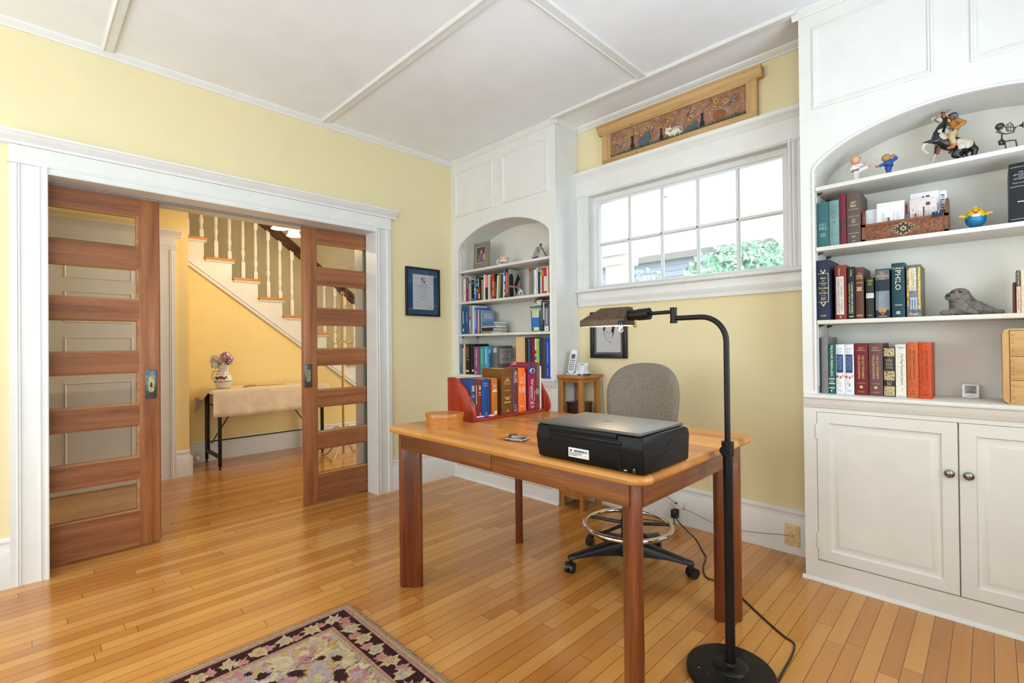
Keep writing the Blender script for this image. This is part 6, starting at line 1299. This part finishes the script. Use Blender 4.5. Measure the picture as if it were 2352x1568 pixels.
# two little martial artists
SK1, SK2 = plain((226, 160, 124), .5), plain((176, 132, 84), .5); GI, BGI = plain((228, 226, 226), .55), plain((24, 76, 160), .5)
t = thing('martial_artist_figurine', 'small figurine in a white suit and red belt kicking, top shelf of the right bookcase', 'figurine', (3.002, .11, sz))
Y = .11
blob('figure_body', [((3.000, Y, 2.046), .0215, (1, 1, .95)), ((3.002, Y, 2.026), .008, (1, 1, 1)), ((3.002, Y-.002, 2.022), .006, (1, 1, 1)), (((3.000, Y, 2.022), .007), ((3.004, Y, 2.010), .009)), (((3.040, Y-.004, 1.999), .005), ((3.060, Y-.006, 2.004), .0055)), (((3.026, Y-.012, 2.015), .005), ((3.040, Y-.016, 2.017), .0055)), (((2.990, Y-.008, 2.008), .005), ((2.988, Y-.012, 2.013), .006)), (((3.003, Y, 1.965), .007), ((3.003, Y-.003, 1.932), .007)), (((3.003, Y, 1.930), .0065), ((3.010, Y-.012, 1.930), .006)), ((2.998, Y+.018, 2.044), .005, (1, 1, 1))], SK1, t, .002)
blob('suit', [((3.003, Y, 2.005), .0165, (1, .9, 1.15)), ((3.004, Y, 1.986), .015, (1, .9, 1)), (((3.004, Y, 1.984), .011), ((3.003, Y, 1.945), .0095)), (((3.008, Y, 1.988), .012), ((3.044, Y-.004, 1.998), .009)), (((2.995, Y-.006, 2.014), .009), ((2.986, Y-.012, 2.004), .008)), (((3.008, Y-.010, 2.014), .008), ((3.028, Y-.013, 2.014), .007))], GI, t, .0022)
m = MB().tube([(3.003+.0168*math.cos(a), Y+.0155*math.sin(a), 1.995+.004*math.cos(a)) for a in [i*PI/10 for i in range(20)]], .0022, 6, True).tube([(3.008, Y-.016, 1.996), (3.014, Y-.018, 1.988)], .002, 6); m.build('belt', plain((130, 28, 40), .6), t)
m = MB().ball((3.018, Y-.011, 2.049), .0018, n=8).ball((3.021, Y-.004, 2.049), .0018, n=8); m.build('eye', BTXT, t); MB().box(2.985, 3.025, Y-.02, Y+.015, sz, sz+.002, .0005).build('plinth', plain((70, 26, 24), .5), t)
t = thing('martial_artist_figurine', 'small figurine in a blue suit with one fist raised, top shelf of the right bookcase', 'figurine', (3.126, .11, sz))
blob('figure_body', [((3.120, Y, 2.024), .0195, (1, 1, .95)), ((3.126, Y, 2.006), .008, (1, 1, 1)), (((3.100, Y-.006, 1.992), .0045), ((3.084, Y-.010, 1.990), .006)), (((3.152, Y, 2.020), .005), ((3.147, Y-.002, 2.029), .0075)), (((3.128, Y, 1.965), .007), ((3.128, Y, 1.932), .007)), (((3.128, Y, 1.930), .0065), ((3.121, Y-.010, 1.930), .006)), (((3.112, Y-.012, 2.02), .004), ((3.110, Y-.016, 2.018), .003))], SK2, t, .002)
blob('suit', [((3.129, Y, 1.996), .0165, (1, .9, 1.1)), ((3.127, Y, 1.976), .0145, (1, .9, 1)), (((3.127, Y, 1.975), .012), ((3.128, Y, 1.944), .0085)), (((3.122, Y-.004, 2.000), .009), ((3.098, Y-.008, 1.991), .0065)), (((3.134, Y, 2.004), .009), ((3.155, Y, 2.012), .008)), (((3.155, Y, 2.012), .008), ((3.153, Y, 2.020), .0065)), ((3.137, Y, 1.984), .010, (1, .8, .7))], BGI, t, .0022)
m = MB().tube([(3.128+.0168*math.cos(a), Y+.0155*math.sin(a), 1.986-.003*math.cos(a)) for a in [i*PI/10 for i in range(20)]], .0020, 6, True); m.build('belt', plain((18, 50, 110), .6), t)
m = MB().ball((3.104, Y-.008, 2.027), .0016, n=8).ball((3.110, Y-.014, 2.027), .0016, n=8); m.build('eye', BTXT, t)
# rider on rearing pinto
t = thing('rider_figurine', 'figurine of a rider in tan fringed clothes on a rearing black and white horse', 'figurine', (3.345, .11, sz))
n = N('pinto'); co_ = n.n('ShaderNodeTexCoord').outputs['Object']; nz = n.n('ShaderNodeTexNoise'); nz.inputs['Scale'].default_value = 55; n.link(co_, nz.inputs['Vector'])
acc = None
for c, r in (((3.290, .10, 2.140), .030), ((3.330, .075, 2.065), .026), ((3.318, .08, 2.088), .016), ((3.392, .08, 2.012), .030), ((3.258, .10, 2.015), .034), ((3.284, .10, 1.965), .036), ((3.370, .11, 1.930), .022), ((3.395, .11, 1.930), .022)):
    dv = n.n('ShaderNodeVectorMath', operation='DISTANCE'); n.link(co_, dv.inputs[0]); dv.inputs[1].default_value = c
    k = n.math('LESS_THAN', n.math('ADD', dv.outputs['Value'], n.math('MULTIPLY', n.math('SUBTRACT', nz.outputs[0], .5), .022)), r); acc = k if acc is None else n.math('MAXIMUM', acc, k)
n.color(n.mix(acc, (18, 20, 24), (206, 194, 178))); PINTO = n.set(.28, 0, .3)
S_ = [((3.306, Y, 2.062), .026, (.9, .9, 1.25)), (((3.304, Y, 2.060), .027), ((3.335, Y, 2.030), .031)), (((3.335, Y, 2.030), .031), ((3.385, Y, 2.000), .030)), ((3.390, Y, 2.000), .031, (1, .95, 1)),
      (((3.304, Y, 2.078), .021), ((3.316, Y, 2.112), .015)), (((3.316, Y, 2.112), .015), ((3.320, Y, 2.140), .012)), (((3.318, Y, 2.144), .0115), ((3.296, Y, 2.150), .0085)), (((3.296, Y, 2.150), .0085), ((3.287, Y, 2.150), .0075)), ((3.308, Y, 2.137), .010, (1, .9, 1)), (((3.322, Y-.006, 2.148), .003), ((3.326, Y-.007, 2.160), .0015)), (((3.322, Y+.006, 2.148), .003), ((3.326, Y+.007, 2.160), .0015)),
      (((3.292, Y-.016, 2.046), .013), ((3.256, Y-.018, 2.044), .008)), (((3.256, Y-.018, 2.044), .008), ((3.250, Y-.018, 2.022), .006)), (((3.250, Y-.018, 2.022), .006), ((3.262, Y-.018, 2.004), .0055)), (((3.262, Y-.018, 2.004), .0055), ((3.268, Y-.018, 2.000), .007)),
      (((3.302, Y+.014, 2.034), .013), ((3.294, Y+.012, 2.000), .0075)), (((3.294, Y+.012, 2.000), .0075), ((3.282, Y+.010, 1.960), .0055)), (((3.282, Y+.010, 1.960), .0055), ((3.276, Y+.008, 1.938), .007)),
      (((3.378, Y-.014, 1.995), .022), ((3.358, Y-.016, 1.968), .015)), (((3.358, Y-.016, 1.968), .015), ((3.378, Y-.016, 1.948), .008)), (((3.378, Y-.016, 1.948), .008), ((3.370, Y-.016, 1.934), .0075)),
      (((3.392, Y+.014, 1.995), .022), ((3.378, Y+.016, 1.968), .014)), (((3.378, Y+.016, 1.968), .014), ((3.398, Y+.016, 1.948), .008)), (((3.398, Y+.016, 1.948), .008), ((3.390, Y+.016, 1.934), .0075)),
      (((3.408, Y, 2.004), .008), ((3.420, Y, 1.978), .012)), (((3.420, Y, 1.978), .012), ((3.412, Y, 1.936), .008))]
hb = blob('horse', S_, PINTO, t, .0026); 
MB().tube([(3.318, Y, 2.158), (3.330, Y, 2.140), (3.328, Y, 2.112), (3.322, Y, 2.09)], [.004, .006, .006, .003], 8).build('mane', BLACK, hb)
m = MB()
for s in (-1, 1): m.tube([(3.290, Y+s*.008, 2.146), (3.310, Y+s*.012, 2.146), (3.324, Y+s*.010, 2.150)], .0013, 5).tube([(3.290, Y+s*.008, 2.146), (3.320, Y+s*.014, 2.11), (3.350, Y+s*.006, 2.08)], .001, 5)
m.build('bridle', BLACK, hb)
m = MB().ball((3.300, Y-.0085, 2.153), .002, n=6); m.build('eye', BTXT, hb)
TAN = plain((168, 116, 46), .55, var=.06); BUFF = plain((196, 170, 122), .55, var=.06); RDS = plain((150, 66, 38), .5)
MB().cyl((3.306, Y-.022, 2.012), (3.300, Y-.022, 1.985), .0075, .006, 10).build('quiver', plain((120, 56, 26), .5), t)
blob('rider_body', [((3.350, Y, 2.140), .0125, (.95, .95, 1.2)), (((3.350, Y, 2.13), .008), ((3.352, Y, 2.118), .008)), (((3.322, Y-.01, 2.150), .005), ((3.320, Y-.010, 2.160), .006)), ((3.356, Y-.030, 2.074), .007, (1, 1, 1)), ((3.338, Y, 2.138), .003, (1.2, .8, 1))], RDS, t, .002)
blob('jacket', [((3.357, Y, 2.098), .0195, (.95, 1.1, 1.35)), ((3.355, Y, 2.112), .018, (1, 1.25, .6)), (((3.366, Y-.020, 2.112), .010), ((3.388, Y-.026, 2.094), .009)), (((3.388, Y-.026, 2.094), .009), ((3.360, Y-.030, 2.076), .0075)), (((3.344, Y+.016, 2.112), .009), ((3.326, Y+.004, 2.122), .007)), (((3.326, Y+.004, 2.122), .007), ((3.322, Y-.008, 2.148), .0055)), ((3.355, Y, 2.080), .019, (.9, 1.1, .6))], TAN, t, .0024)
blob('trousers', [((3.354, Y, 2.066), .018, (1, 1.2, .8)), (((3.352, Y-.026, 2.064), .014), ((3.348, Y-.036, 2.040), .0115)), (((3.348, Y-.036, 2.040), .0115), ((3.356, Y-.034, 2.012), .0095)), (((3.352, Y+.026, 2.064), .014), ((3.348, Y+.036, 2.040), .0115)), (((3.348, Y+.036, 2.040), .0115), ((3.356, Y+.034, 2.012), .0095))], BUFF, t, .0024)
for s in (-1, 1): blob('moccasin', [(((3.356, Y+s*.034, 2.010), .009), ((3.353, Y+s*.034, 2.000), .008)), (((3.353, Y+s*.034, 1.998), .007), ((3.338, Y+s*.036, 1.997), .006))], plain((176, 106, 56), .5), t, .002)
blob('hair', [((3.354, Y, 2.146), .0135, (1, 1.02, .9)), (((3.362, Y-.006, 2.14), .008), ((3.366, Y-.008, 2.112), .006)), (((3.362, Y+.006, 2.14), .008), ((3.366, Y+.008, 2.112), .006))], plain((96, 110, 128), .5), t, .002)
MB().tube([(3.352+.0138*math.cos(a), Y+.0135*math.sin(a), 2.148) for a in [i*PI/10 for i in range(20)]], .0025, 6, True).build('headband', BLACK, t)
MB().cyl((3.314, Y-.011, 2.166), (3.326, Y-.011, 2.160), .0035, n=8).cyl((3.326, Y-.011, 2.160), (3.346, Y-.011, 2.170), .0012, n=6).build('riding_crop', BLACK, t)
MB().box(3.348, 3.356, Y-.043, Y-.036, 2.064, 2.076, .001).build('holster', plain((40, 52, 70), .4), t)
# wire trumpeter
IR = plain((92, 84, 78), .34, .8, var=.15); Y = .10
t = thing('trumpeter_sculpture', 'seated wire figure playing a trumpet at the right end of the top shelf, right bookcase', 'sculpture', (3.51, Y, sz))
MB().ball((3.494, Y, 2.047), .0145, n=16).build('head', IR, t)
m = MB().tube([(3.494, Y, 2.034), (3.490, Y, 2.024), (3.500, Y, 2.016), (3.499, Y, 1.990)], .0028, 8).tube([(3.499, Y, 1.990), (3.492, Y-.012, 1.982), (3.494, Y-.006, 1.972), (3.506, Y, 1.972), (3.505, Y+.010, 1.984), (3.499, Y, 1.990)], .005, 8).tube([(3.502, Y-.006, 1.980), (3.522, Y-.008, 1.978), (3.538, Y-.008, 1.976), (3.541, Y-.008, 1.960), (3.542, Y-.008, sz+.004), (3.533, Y-.02, sz+.003)], .0026, 8).tube([(3.502, Y+.006, 1.980), (3.508, Y+.008, 1.976), (3.511, Y+.010, 1.955), (3.511, Y+.010, sz+.004), (3.503, Y-.002, sz+.003)], .0026, 8); m.build('wire_body', IR, t)
m = MB().tube([(3.499, Y-.010, 2.022), (3.482, Y-.014, 2.022), (3.486, Y-.014, 2.027), (3.526, Y-.012, 2.050), (3.530, Y-.008, 2.038)], .0024, 8).tube([(3.499, Y+.010, 2.022), (3.510, Y+.010, 2.014), (3.535, Y+.006, 2.012), (3.537, Y+.004, 2.030)], .0024, 8); m.build('arm', IR, t)
m = MB().tube([(3.496, Y-.014, 2.040), (3.505, Y-.012, 2.038), (3.54, Y-.012, 2.026), (3.552, Y-.012, 2.030)], .002, 8).tube([(3.512, Y-.012, 2.036), (3.515, Y-.012, 2.018), (3.534, Y-.012, 2.012), (3.54, Y-.012, 2.026)], .0022, 8)
for i in range(3): m.tube([(3.518+i*.007, Y-.013, 2.044-i*.002), (3.518+i*.007, Y-.013, 2.014)], .0013, 6)
m.lathe([(.003, 0), (.006, .006), (.0135, .010), (.0125, .011), (.004, .008), (0, .0075)], (3.550, Y-.012, 2.029), 18, Matrix.Rotation(PI/2, 4, 'Y')); m.build('trumpet', IR, t)
# carved letter holder and its mail
n = N('carved_wood'); v = n.co(); a_ = n.noise(v, 48, 4, .6, 2.2); vo = n.n('ShaderNodeTexVoronoi'); vo.inputs['Scale'].default_value = 85; n.link(v, vo.inputs['Vector'])
hgt = n.math('ADD', n.math('MULTIPLY', a_, .6), n.math('MULTIPLY', vo.outputs[0], .6)); n.color(n.ramp(hgt, [(.25, (66, 32, 16)), (.5, (110, 60, 32)), (.75, (138, 80, 44))])); n.bump(hgt, .9, .004); CARV = n.set(.45)
SHE = wood('rosewood', [(84, 42, 20), (118, 66, 34), (140, 84, 46)], 'x', rough=.42)
hx0, hx1 = 3.034, 3.336; hz = 1.6305
t = thing('letter_holder', 'carved brown wooden letter holder with a cream inlaid diamond, right bookcase', 'letter holder', (3.185, .10, hz))
MB().box(hx0, hx1, .028, .036, hz, hz+.078, .001).build('carved_front', CARV, t)
m = MB().box(hx0, hx1, .0255, .030, hz, hz+.010).box(hx0, hx1, .0255, .030, hz+.068, hz+.080).box(hx0, hx0+.014, .0255, .03, hz, hz+.08).box(hx1-.014, hx1, .0255, .03, hz, hz+.08); m.build('front_moulding', SHE, t)
for x in (hx0, hx1-.010): MB().prism([(.03, hz), (.03, hz+.080), (.036, hz+.10), (.044, hz+.145), (.14, hz+.150), (.14, hz)], 'x', x, x+.010, .001).build('side_panel', SHE, t)
MB().box(hx0+.010, hx1-.010, .083, .087, hz, hz+.108).box(hx0+.010, hx1-.010, .134, .140, hz, hz+.13).box(hx0+.01, hx1-.01, .036, .134, hz, hz+.005).build('partitions', SHE, t)
for x in (3.130, 3.225): MB().box(x, x+.005, .038, .083, hz+.005, hz+.10).build('divider', SHE, t)
m = MB(); cx, cz = 3.186, hz+.039; a, b = .053, .030; IV = plain((232, 214, 164), .4)
m.prism([(cx-a, cz), (cx, cz+b), (cx+a, cz), (cx, cz-b)], 'y', .0262, .0282); m.mi = 1
q4 = [(cx-a, cz), (cx, cz+b), (cx+a, cz), (cx, cz-b)]
m.tube([(p[0], .0258, p[1]) for p in q4], .0010, 5, True)
def petal(x, z, l_, w_, an): m.prism([(x+l_*.5*math.cos(u_)*math.cos(an)-w_*.5*math.sin(u_)*math.sin(an), z+l_*.5*math.cos(u_)*math.sin(an)+w_*.5*math.sin(u_)*math.cos(an)) for u_ in [i*PI/4 for i in range(8)]], 'y', .0256, .0263)
for k in range(8): an = k*PI/4; petal(cx+.0085*math.cos(an), cz+.0085*math.sin(an), .0085, .0035, an)
for sx_ in (-1, 1):
    for sz_ in (-1, 1):
        petal(cx+sx_*.020, cz+sz_*.012, .009, .0035, sx_*sz_*.9); petal(cx+sx_*.028, cz+sz_*.006, .008, .003, sx_*sz_*.4); petal(cx+sx_*.008, cz+sz_*.020, .008, .003, -sx_*sz_*.5)
    petal(cx+sx_*.040, cz, .004, .004, 0); petal(cx+sx_*.035, cz+.004, .003, .003, 0); petal(cx+sx_*.035, cz-.004, .003, .003, 0)
m.build('inlay', [plain((48, 24, 12), .5), IV], t)
ENV = plain((226, 226, 232), .7, var=.015); INK2 = plain((70, 72, 84), .7)
def mail(label, x0, x1, y, zb, zt, tilt_, marks, col=ENV, extra=None):
    t = thing('envelope', label, 'envelope', ((x0+x1)/2, y, zb)); mx = Matrix.Translation((x0, y, zb)) @ Matrix.Rotation(tilt_, 4, 'Y'); wd, ht = x1-x0, zt-zb
    MB().box(0, wd, 0, .0022, 0, ht, .0004, M=mx).build('paper', col, t); m = MB()
    for mi, a, b, c, d in marks: m.mi = mi; m.box(a*wd, b*wd, -.0003, .0004, c*ht, d*ht, M=mx)
    if extra: extra(m, mx, wd, ht)
    m.build('print', [INK2, BTXT, plain((176, 40, 50), .6), plain((150, 152, 160), .7)], t)
vlines = lambda xs, a, b: [(0 if i % 2 else 3, x, x+.012, a-.03*(i % 3), b) for i, x in enumerate(xs)]
mail('white envelope with a column of small print at the left of the letter holder', 3.044, 3.120, .072, hz+.010, hz+.155, -.0, vlines((.60, .66, .72), .35, .88))
mail('white envelope in front, second from the left in the letter holder', 3.086, 3.186, .050, hz+.012, hz+.172, .02, vlines((.2, .26, .58, .64, .72, .78, .88), .25, .70))
mail('grey bank letter with a small red stripe behind the front envelopes', 3.186, 3.202, .072, hz+.010, hz+.165, 0, [(2, .25, .75, .62, .92)], plain((168, 170, 178), .6))
mail('tall white envelope with a dark stamp at the back of the letter holder', 3.204, 3.300, .078, hz+.012, hz+.196, .02, [(1, .42, .49, .80, .91), (3, .08, .14, .76, .82)]+vlines((.3, .36), .5, .8), extra=lambda m, mx, w_, h_: (setattr(m, 'mi', 0), m.prism([(w_*.62+w_*.085*math.cos(q), h_*.87+h_*.05*math.sin(q)) for q in [i*PI/6 for i in range(12)]], 'y', -.0004, .0004, M=mx)))
mail('front pink-grey envelope with a black strip and round postmark in the letter holder', 3.206, 3.297, .050, hz+.024, hz+.166, .01, [(1, .50, .55, .05, .72), (3, .10, .15, .62, .70)]+vlines((.22, .32, .42, .60, .68), .25, .62), plain((214, 200, 198), .7), extra=lambda m, mx, w_, h_: (setattr(m, 'mi', 0), m.prism([(w_*.68+w_*.09*math.cos(q), h_*.80+h_*.055*math.sin(q)) for q in [i*PI/6 for i in range(12)]], 'y', -.0004, .0004, M=mx)))
mail('large white envelope with big vertical lettering at the right of the letter holder', 3.262, 3.328, .096, hz+.012, hz+.192, 0, [], extra=lambda m, mx, w_, h_: (setattr(m, 'mi', 0), m.text('FLINT', mx @ Vector((w_*.80, -.0006, h_*.60)), h_*.62, .012, (0, 0, -1), (1, 0, 0))))
t = thing('binder_clip', 'blue-black binder clip gripping the right end of the letter holder', 'binder clip', (3.300, .028, hz+.085))
MB().prism([(.0215, hz+.070), (.0255, hz+.091), (.036, hz+.091), (.0405, hz+.070), (.038, hz+.0695), (.034, hz+.089), (.028, hz+.089), (.024, hz+.0695)], 'x', 3.283, 3.318).build('clip_body', plain((28, 52, 74), .35, .3), t)
m = MB()
for q in (-1, 1): m.tube([(3.3005+q*.004, .024, hz+.083), (3.3005+q*.010, .021, hz+.112), (3.3005+q*.007, .020, hz+.120)], .0011, 6)
m.tube([(3.2935, .020, hz+.120), (3.3005, .020, hz+.124), (3.3075, .020, hz+.120)], .0011, 6); m.build('wire_handle', CHROME, t)
# egg chick
t = thing('chick_toy', 'yellow toy chick with spread wings hatching from a blue eggshell, right bookcase', 'toy', (3.418, .09, 1.630))
cz = 1.684; YC = plain((232, 188, 36), .35); BC = plain((24, 120, 168), .35)
MB().lathe([(0, -.040), (.016, -.037), (.027, -.026), (.032, -.010), (.0325, 0), (.031, .014), (.026, .026), (.017, .035), (.008, .039), (0, .040)], (3.418, .09, cz), 28).build('chick_body', YC, t)
m = MB(); k = 28; lo = [(.0, -.042), (.017, -.0385), (.0285, -.027), (.0335, -.012)]; vs_ = [(3.418+r*math.cos(2*PI*i/k), .09+r*math.sin(2*PI*i/k), cz+z) for r, z in lo[1:] for i in range(k)]; vs_ += [(3.418+.0338*math.cos(2*PI*i/k), .09+.0338*math.sin(2*PI*i/k), cz+(-.002 if i % 4 < 2 else .006)) for i in range(k)]+[(3.418, .09, cz-.042)]
m.add(vs_, [(r*k+i, r*k+(i+1) % k, (r+1)*k+(i+1) % k, (r+1)*k+i) for r in range(3) for i in range(k)]+[(4*k, (i+1) % k, i) for i in range(k)]); sh_ = m.build('blue_shell', BC, t, norm=True)
MB().ball((3.420, .059, cz+.004), .012, (1.2, .4, .6), 12).build('white_bib', plain((232, 232, 228), .4), t)
for s in (-1, 1): MB().tube([(3.418+s*.026, .085, cz+.004), (3.418+s*.040, .08, cz+.010), (3.418+s*.052, .078, cz+.012)], [.005, .006, .004], 8).build('wing', YC, t); MB().ball((3.418+s*.012, .075, cz-.0515), .010, (1, 1.4, .25), 10).build('foot', plain((214, 92, 50), .5), t); MB().ball((3.419+s*.009, .0628, cz+.024), .0026, n=8).build('eye', BTXT, t)
MB().ball((3.419, .0585, cz+.016), .0062, (1.2, .8, .7), 10).build('beak', plain((206, 48, 30), .35), t)
m = MB()
for q in (-.006, 0, .006): m.tube([(3.418+q*.3, .088, cz+.038), (3.418+q, .086, cz+.047)], [.003, .0015], 6)
m.build('crest', YC, t)
# plush seal
n = N('seal_fur'); v = n.co(); f = n.noise(v, 38, 4, .7, 1.2); g = n.noise(v, 420, 2); n.color(n.mix(.45, n.ramp(f, [(.30, (52, 46, 42)), (.47, (112, 102, 94)), (.62, (152, 144, 136)), (.8, (186, 180, 172))]), n.ramp(g, [(.3, (60, 54, 50)), (.7, (170, 162, 154))]))); n.bump(n.math('ADD', f, g), .9, .004); FUR = n.set(1, 0, 0, .1)
t = thing('plush_seal', 'grey mottled plush seal lying beside the reference books, right bookcase', 'plush toy', (3.39, .11, 1.273)); Y = .115; B = 1.274
blob('seal_body', [((3.364, Y-.012, B+.088), .033, (1.12, 1, .95)), ((3.338, Y-.032, B+.082), .020, (1.1, .9, .95)), (((3.364, Y-.008, B+.078), .038), ((3.376, Y, B+.040), .048)), (((3.372, Y, B+.040), .040), ((3.415, Y+.004, B+.030), .032)), (((3.415, Y+.004, B+.030), .031), ((3.458, Y+.008, B+.016), .017)), (((3.458, Y+.008, B+.016), .015), ((3.475, Y, B+.012), .009)),
                   (((3.350, Y-.026, B+.022), .018), ((3.324, Y-.044, B+.012), .011)), ((3.318, Y-.046, B+.013), .014, (1.3, .9, .85)), (((3.388, Y-.032, B+.022), .017), ((3.406, Y-.046, B+.011), .010)), ((3.410, Y-.048, B+.010), .012, (1.4, .8, .75)), (((3.470, Y, B+.012), .009), ((3.492, Y-.014, B+.010), .009)), (((3.470, Y+.006, B+.012), .009), ((3.490, Y+.018, B+.010), .008))], FUR, t, .0032)
m = MB().ball((3.330, Y-.048, B+.086), .0065, (1.2, .7, .8), 10); m.build('nose', BTXT, t)
for q in ((3.342, Y-.040, B+.100), (3.368, Y-.041, B+.100)): MB().ball(q, .0058, n=10).build('eye', plain((14, 13, 14), .1, coat=.6), t)
# thermometer and drawers
t = thing('digital_thermometer', 'small white digital thermometer reading 75.6 and 49 on the right bookcase worktop', 'thermometer', (3.392, .19, .914))
tm = Matrix.Translation((3.392, .185, .9146)) @ Matrix.Rotation(-.10, 4, 'X')
MB().box(-.028, .028, -.007, .007, 0, .060, .0035, 3, M=tm).build('case', plain((232, 232, 232), .35), t); sc_ = MB().box(-.019, .019, -.0078, -.006, .019, .054, .0006, M=tm).build('display', plain((138, 140, 134), .3), t)
SEG = {'7': 'abc', '5': 'afgcd', '6': 'afgcde', '4': 'fgbc', '9': 'abfgcd'}
m = MB()
def seven(chx, x, z, w_, h):
    th = w_*.17; P = {'a': (0, h-th, w_, h), 'g': (0, h/2-th/2, w_, h/2+th/2), 'd': (0, 0, w_, th), 'f': (0, h/2, th, h), 'b': (w_-th, h/2, w_, h), 'e': (0, 0, th, h/2), 'c': (w_-th, 0, w_, h/2)}
    for k in SEG[chx]: a, b, c, d = P[k]; m.box(x+a, x+c, -.0083, -.0077, z+b, z+d, M=tm)
seven('7', -.008, .038, .0068, .0135); seven('5', .001, .038, .0068, .0135); m.box(.0090, .0098, -.0083, -.0077, .038, .0392, M=tm); seven('6', .0112, .038, .0050, .0095); seven('4', -.009, .021, .0078, .0135); seven('9', .001, .021, .0078, .0135); m.build('digits', plain((46, 48, 46), .5), sc_)
m = MB().box(-.012, .014, -.0074, -.0068, .0085, .0105, M=tm); m.build('maker_mark', plain((90, 90, 92), .5), t)
BIR = wood('birch_box', [(186, 140, 82), (206, 164, 106), (218, 180, 124)], 'x', rough=.5, coat=.05); BIRZ = wood('birch_side', [(186, 140, 82), (206, 164, 106), (218, 180, 124)], 'z', rough=.5, coat=.05)
t = thing('drawer_chest', 'small pale birch chest of three drawers at the right end of the worktop', 'drawer chest', (3.60, .09, .914))
dx0, dx1, dz0, dz1 = 3.489, 3.76, .9146, 1.212
MB().prism([(dx0+.02, dz0), (dx0+.004, dz0+.01), (dx0, dz0+.03), (dx0, dz1-.02), (dx0+.006, dz1-.004), (dx0+.02, dz1), (dx1, dz1), (dx1, dz0)], 'y', -.004, .20, .002).build('case', BIRZ, t)
for a, b in ((1.108, 1.205), (1.013, 1.104), (.922, 1.009)):
    dr = MB().box(dx0+.022, dx1-.02, -.0075, .01, a+.002, b-.002, .001).build('drawer', BIR, t); m = MB()
    for i in range(3): z = a+.018+i*(b-a-.036)/2; m.box(dx0+.024, dx0+.034, -.0082, -.0074, z-.0035, z-.0025).box(dx0+.024, dx0+.034, -.0082, -.0074, z+.0025, z+.0035)
    m.box(dx0+.0192, dx0+.0216, -.0048, -.0035, a-.002, b).box(dx0+.0192, dx1-.02, -.0048, -.0035, b-.0022, b+.0006).build('joint_marks', plain((120, 82, 40), .6), dr)
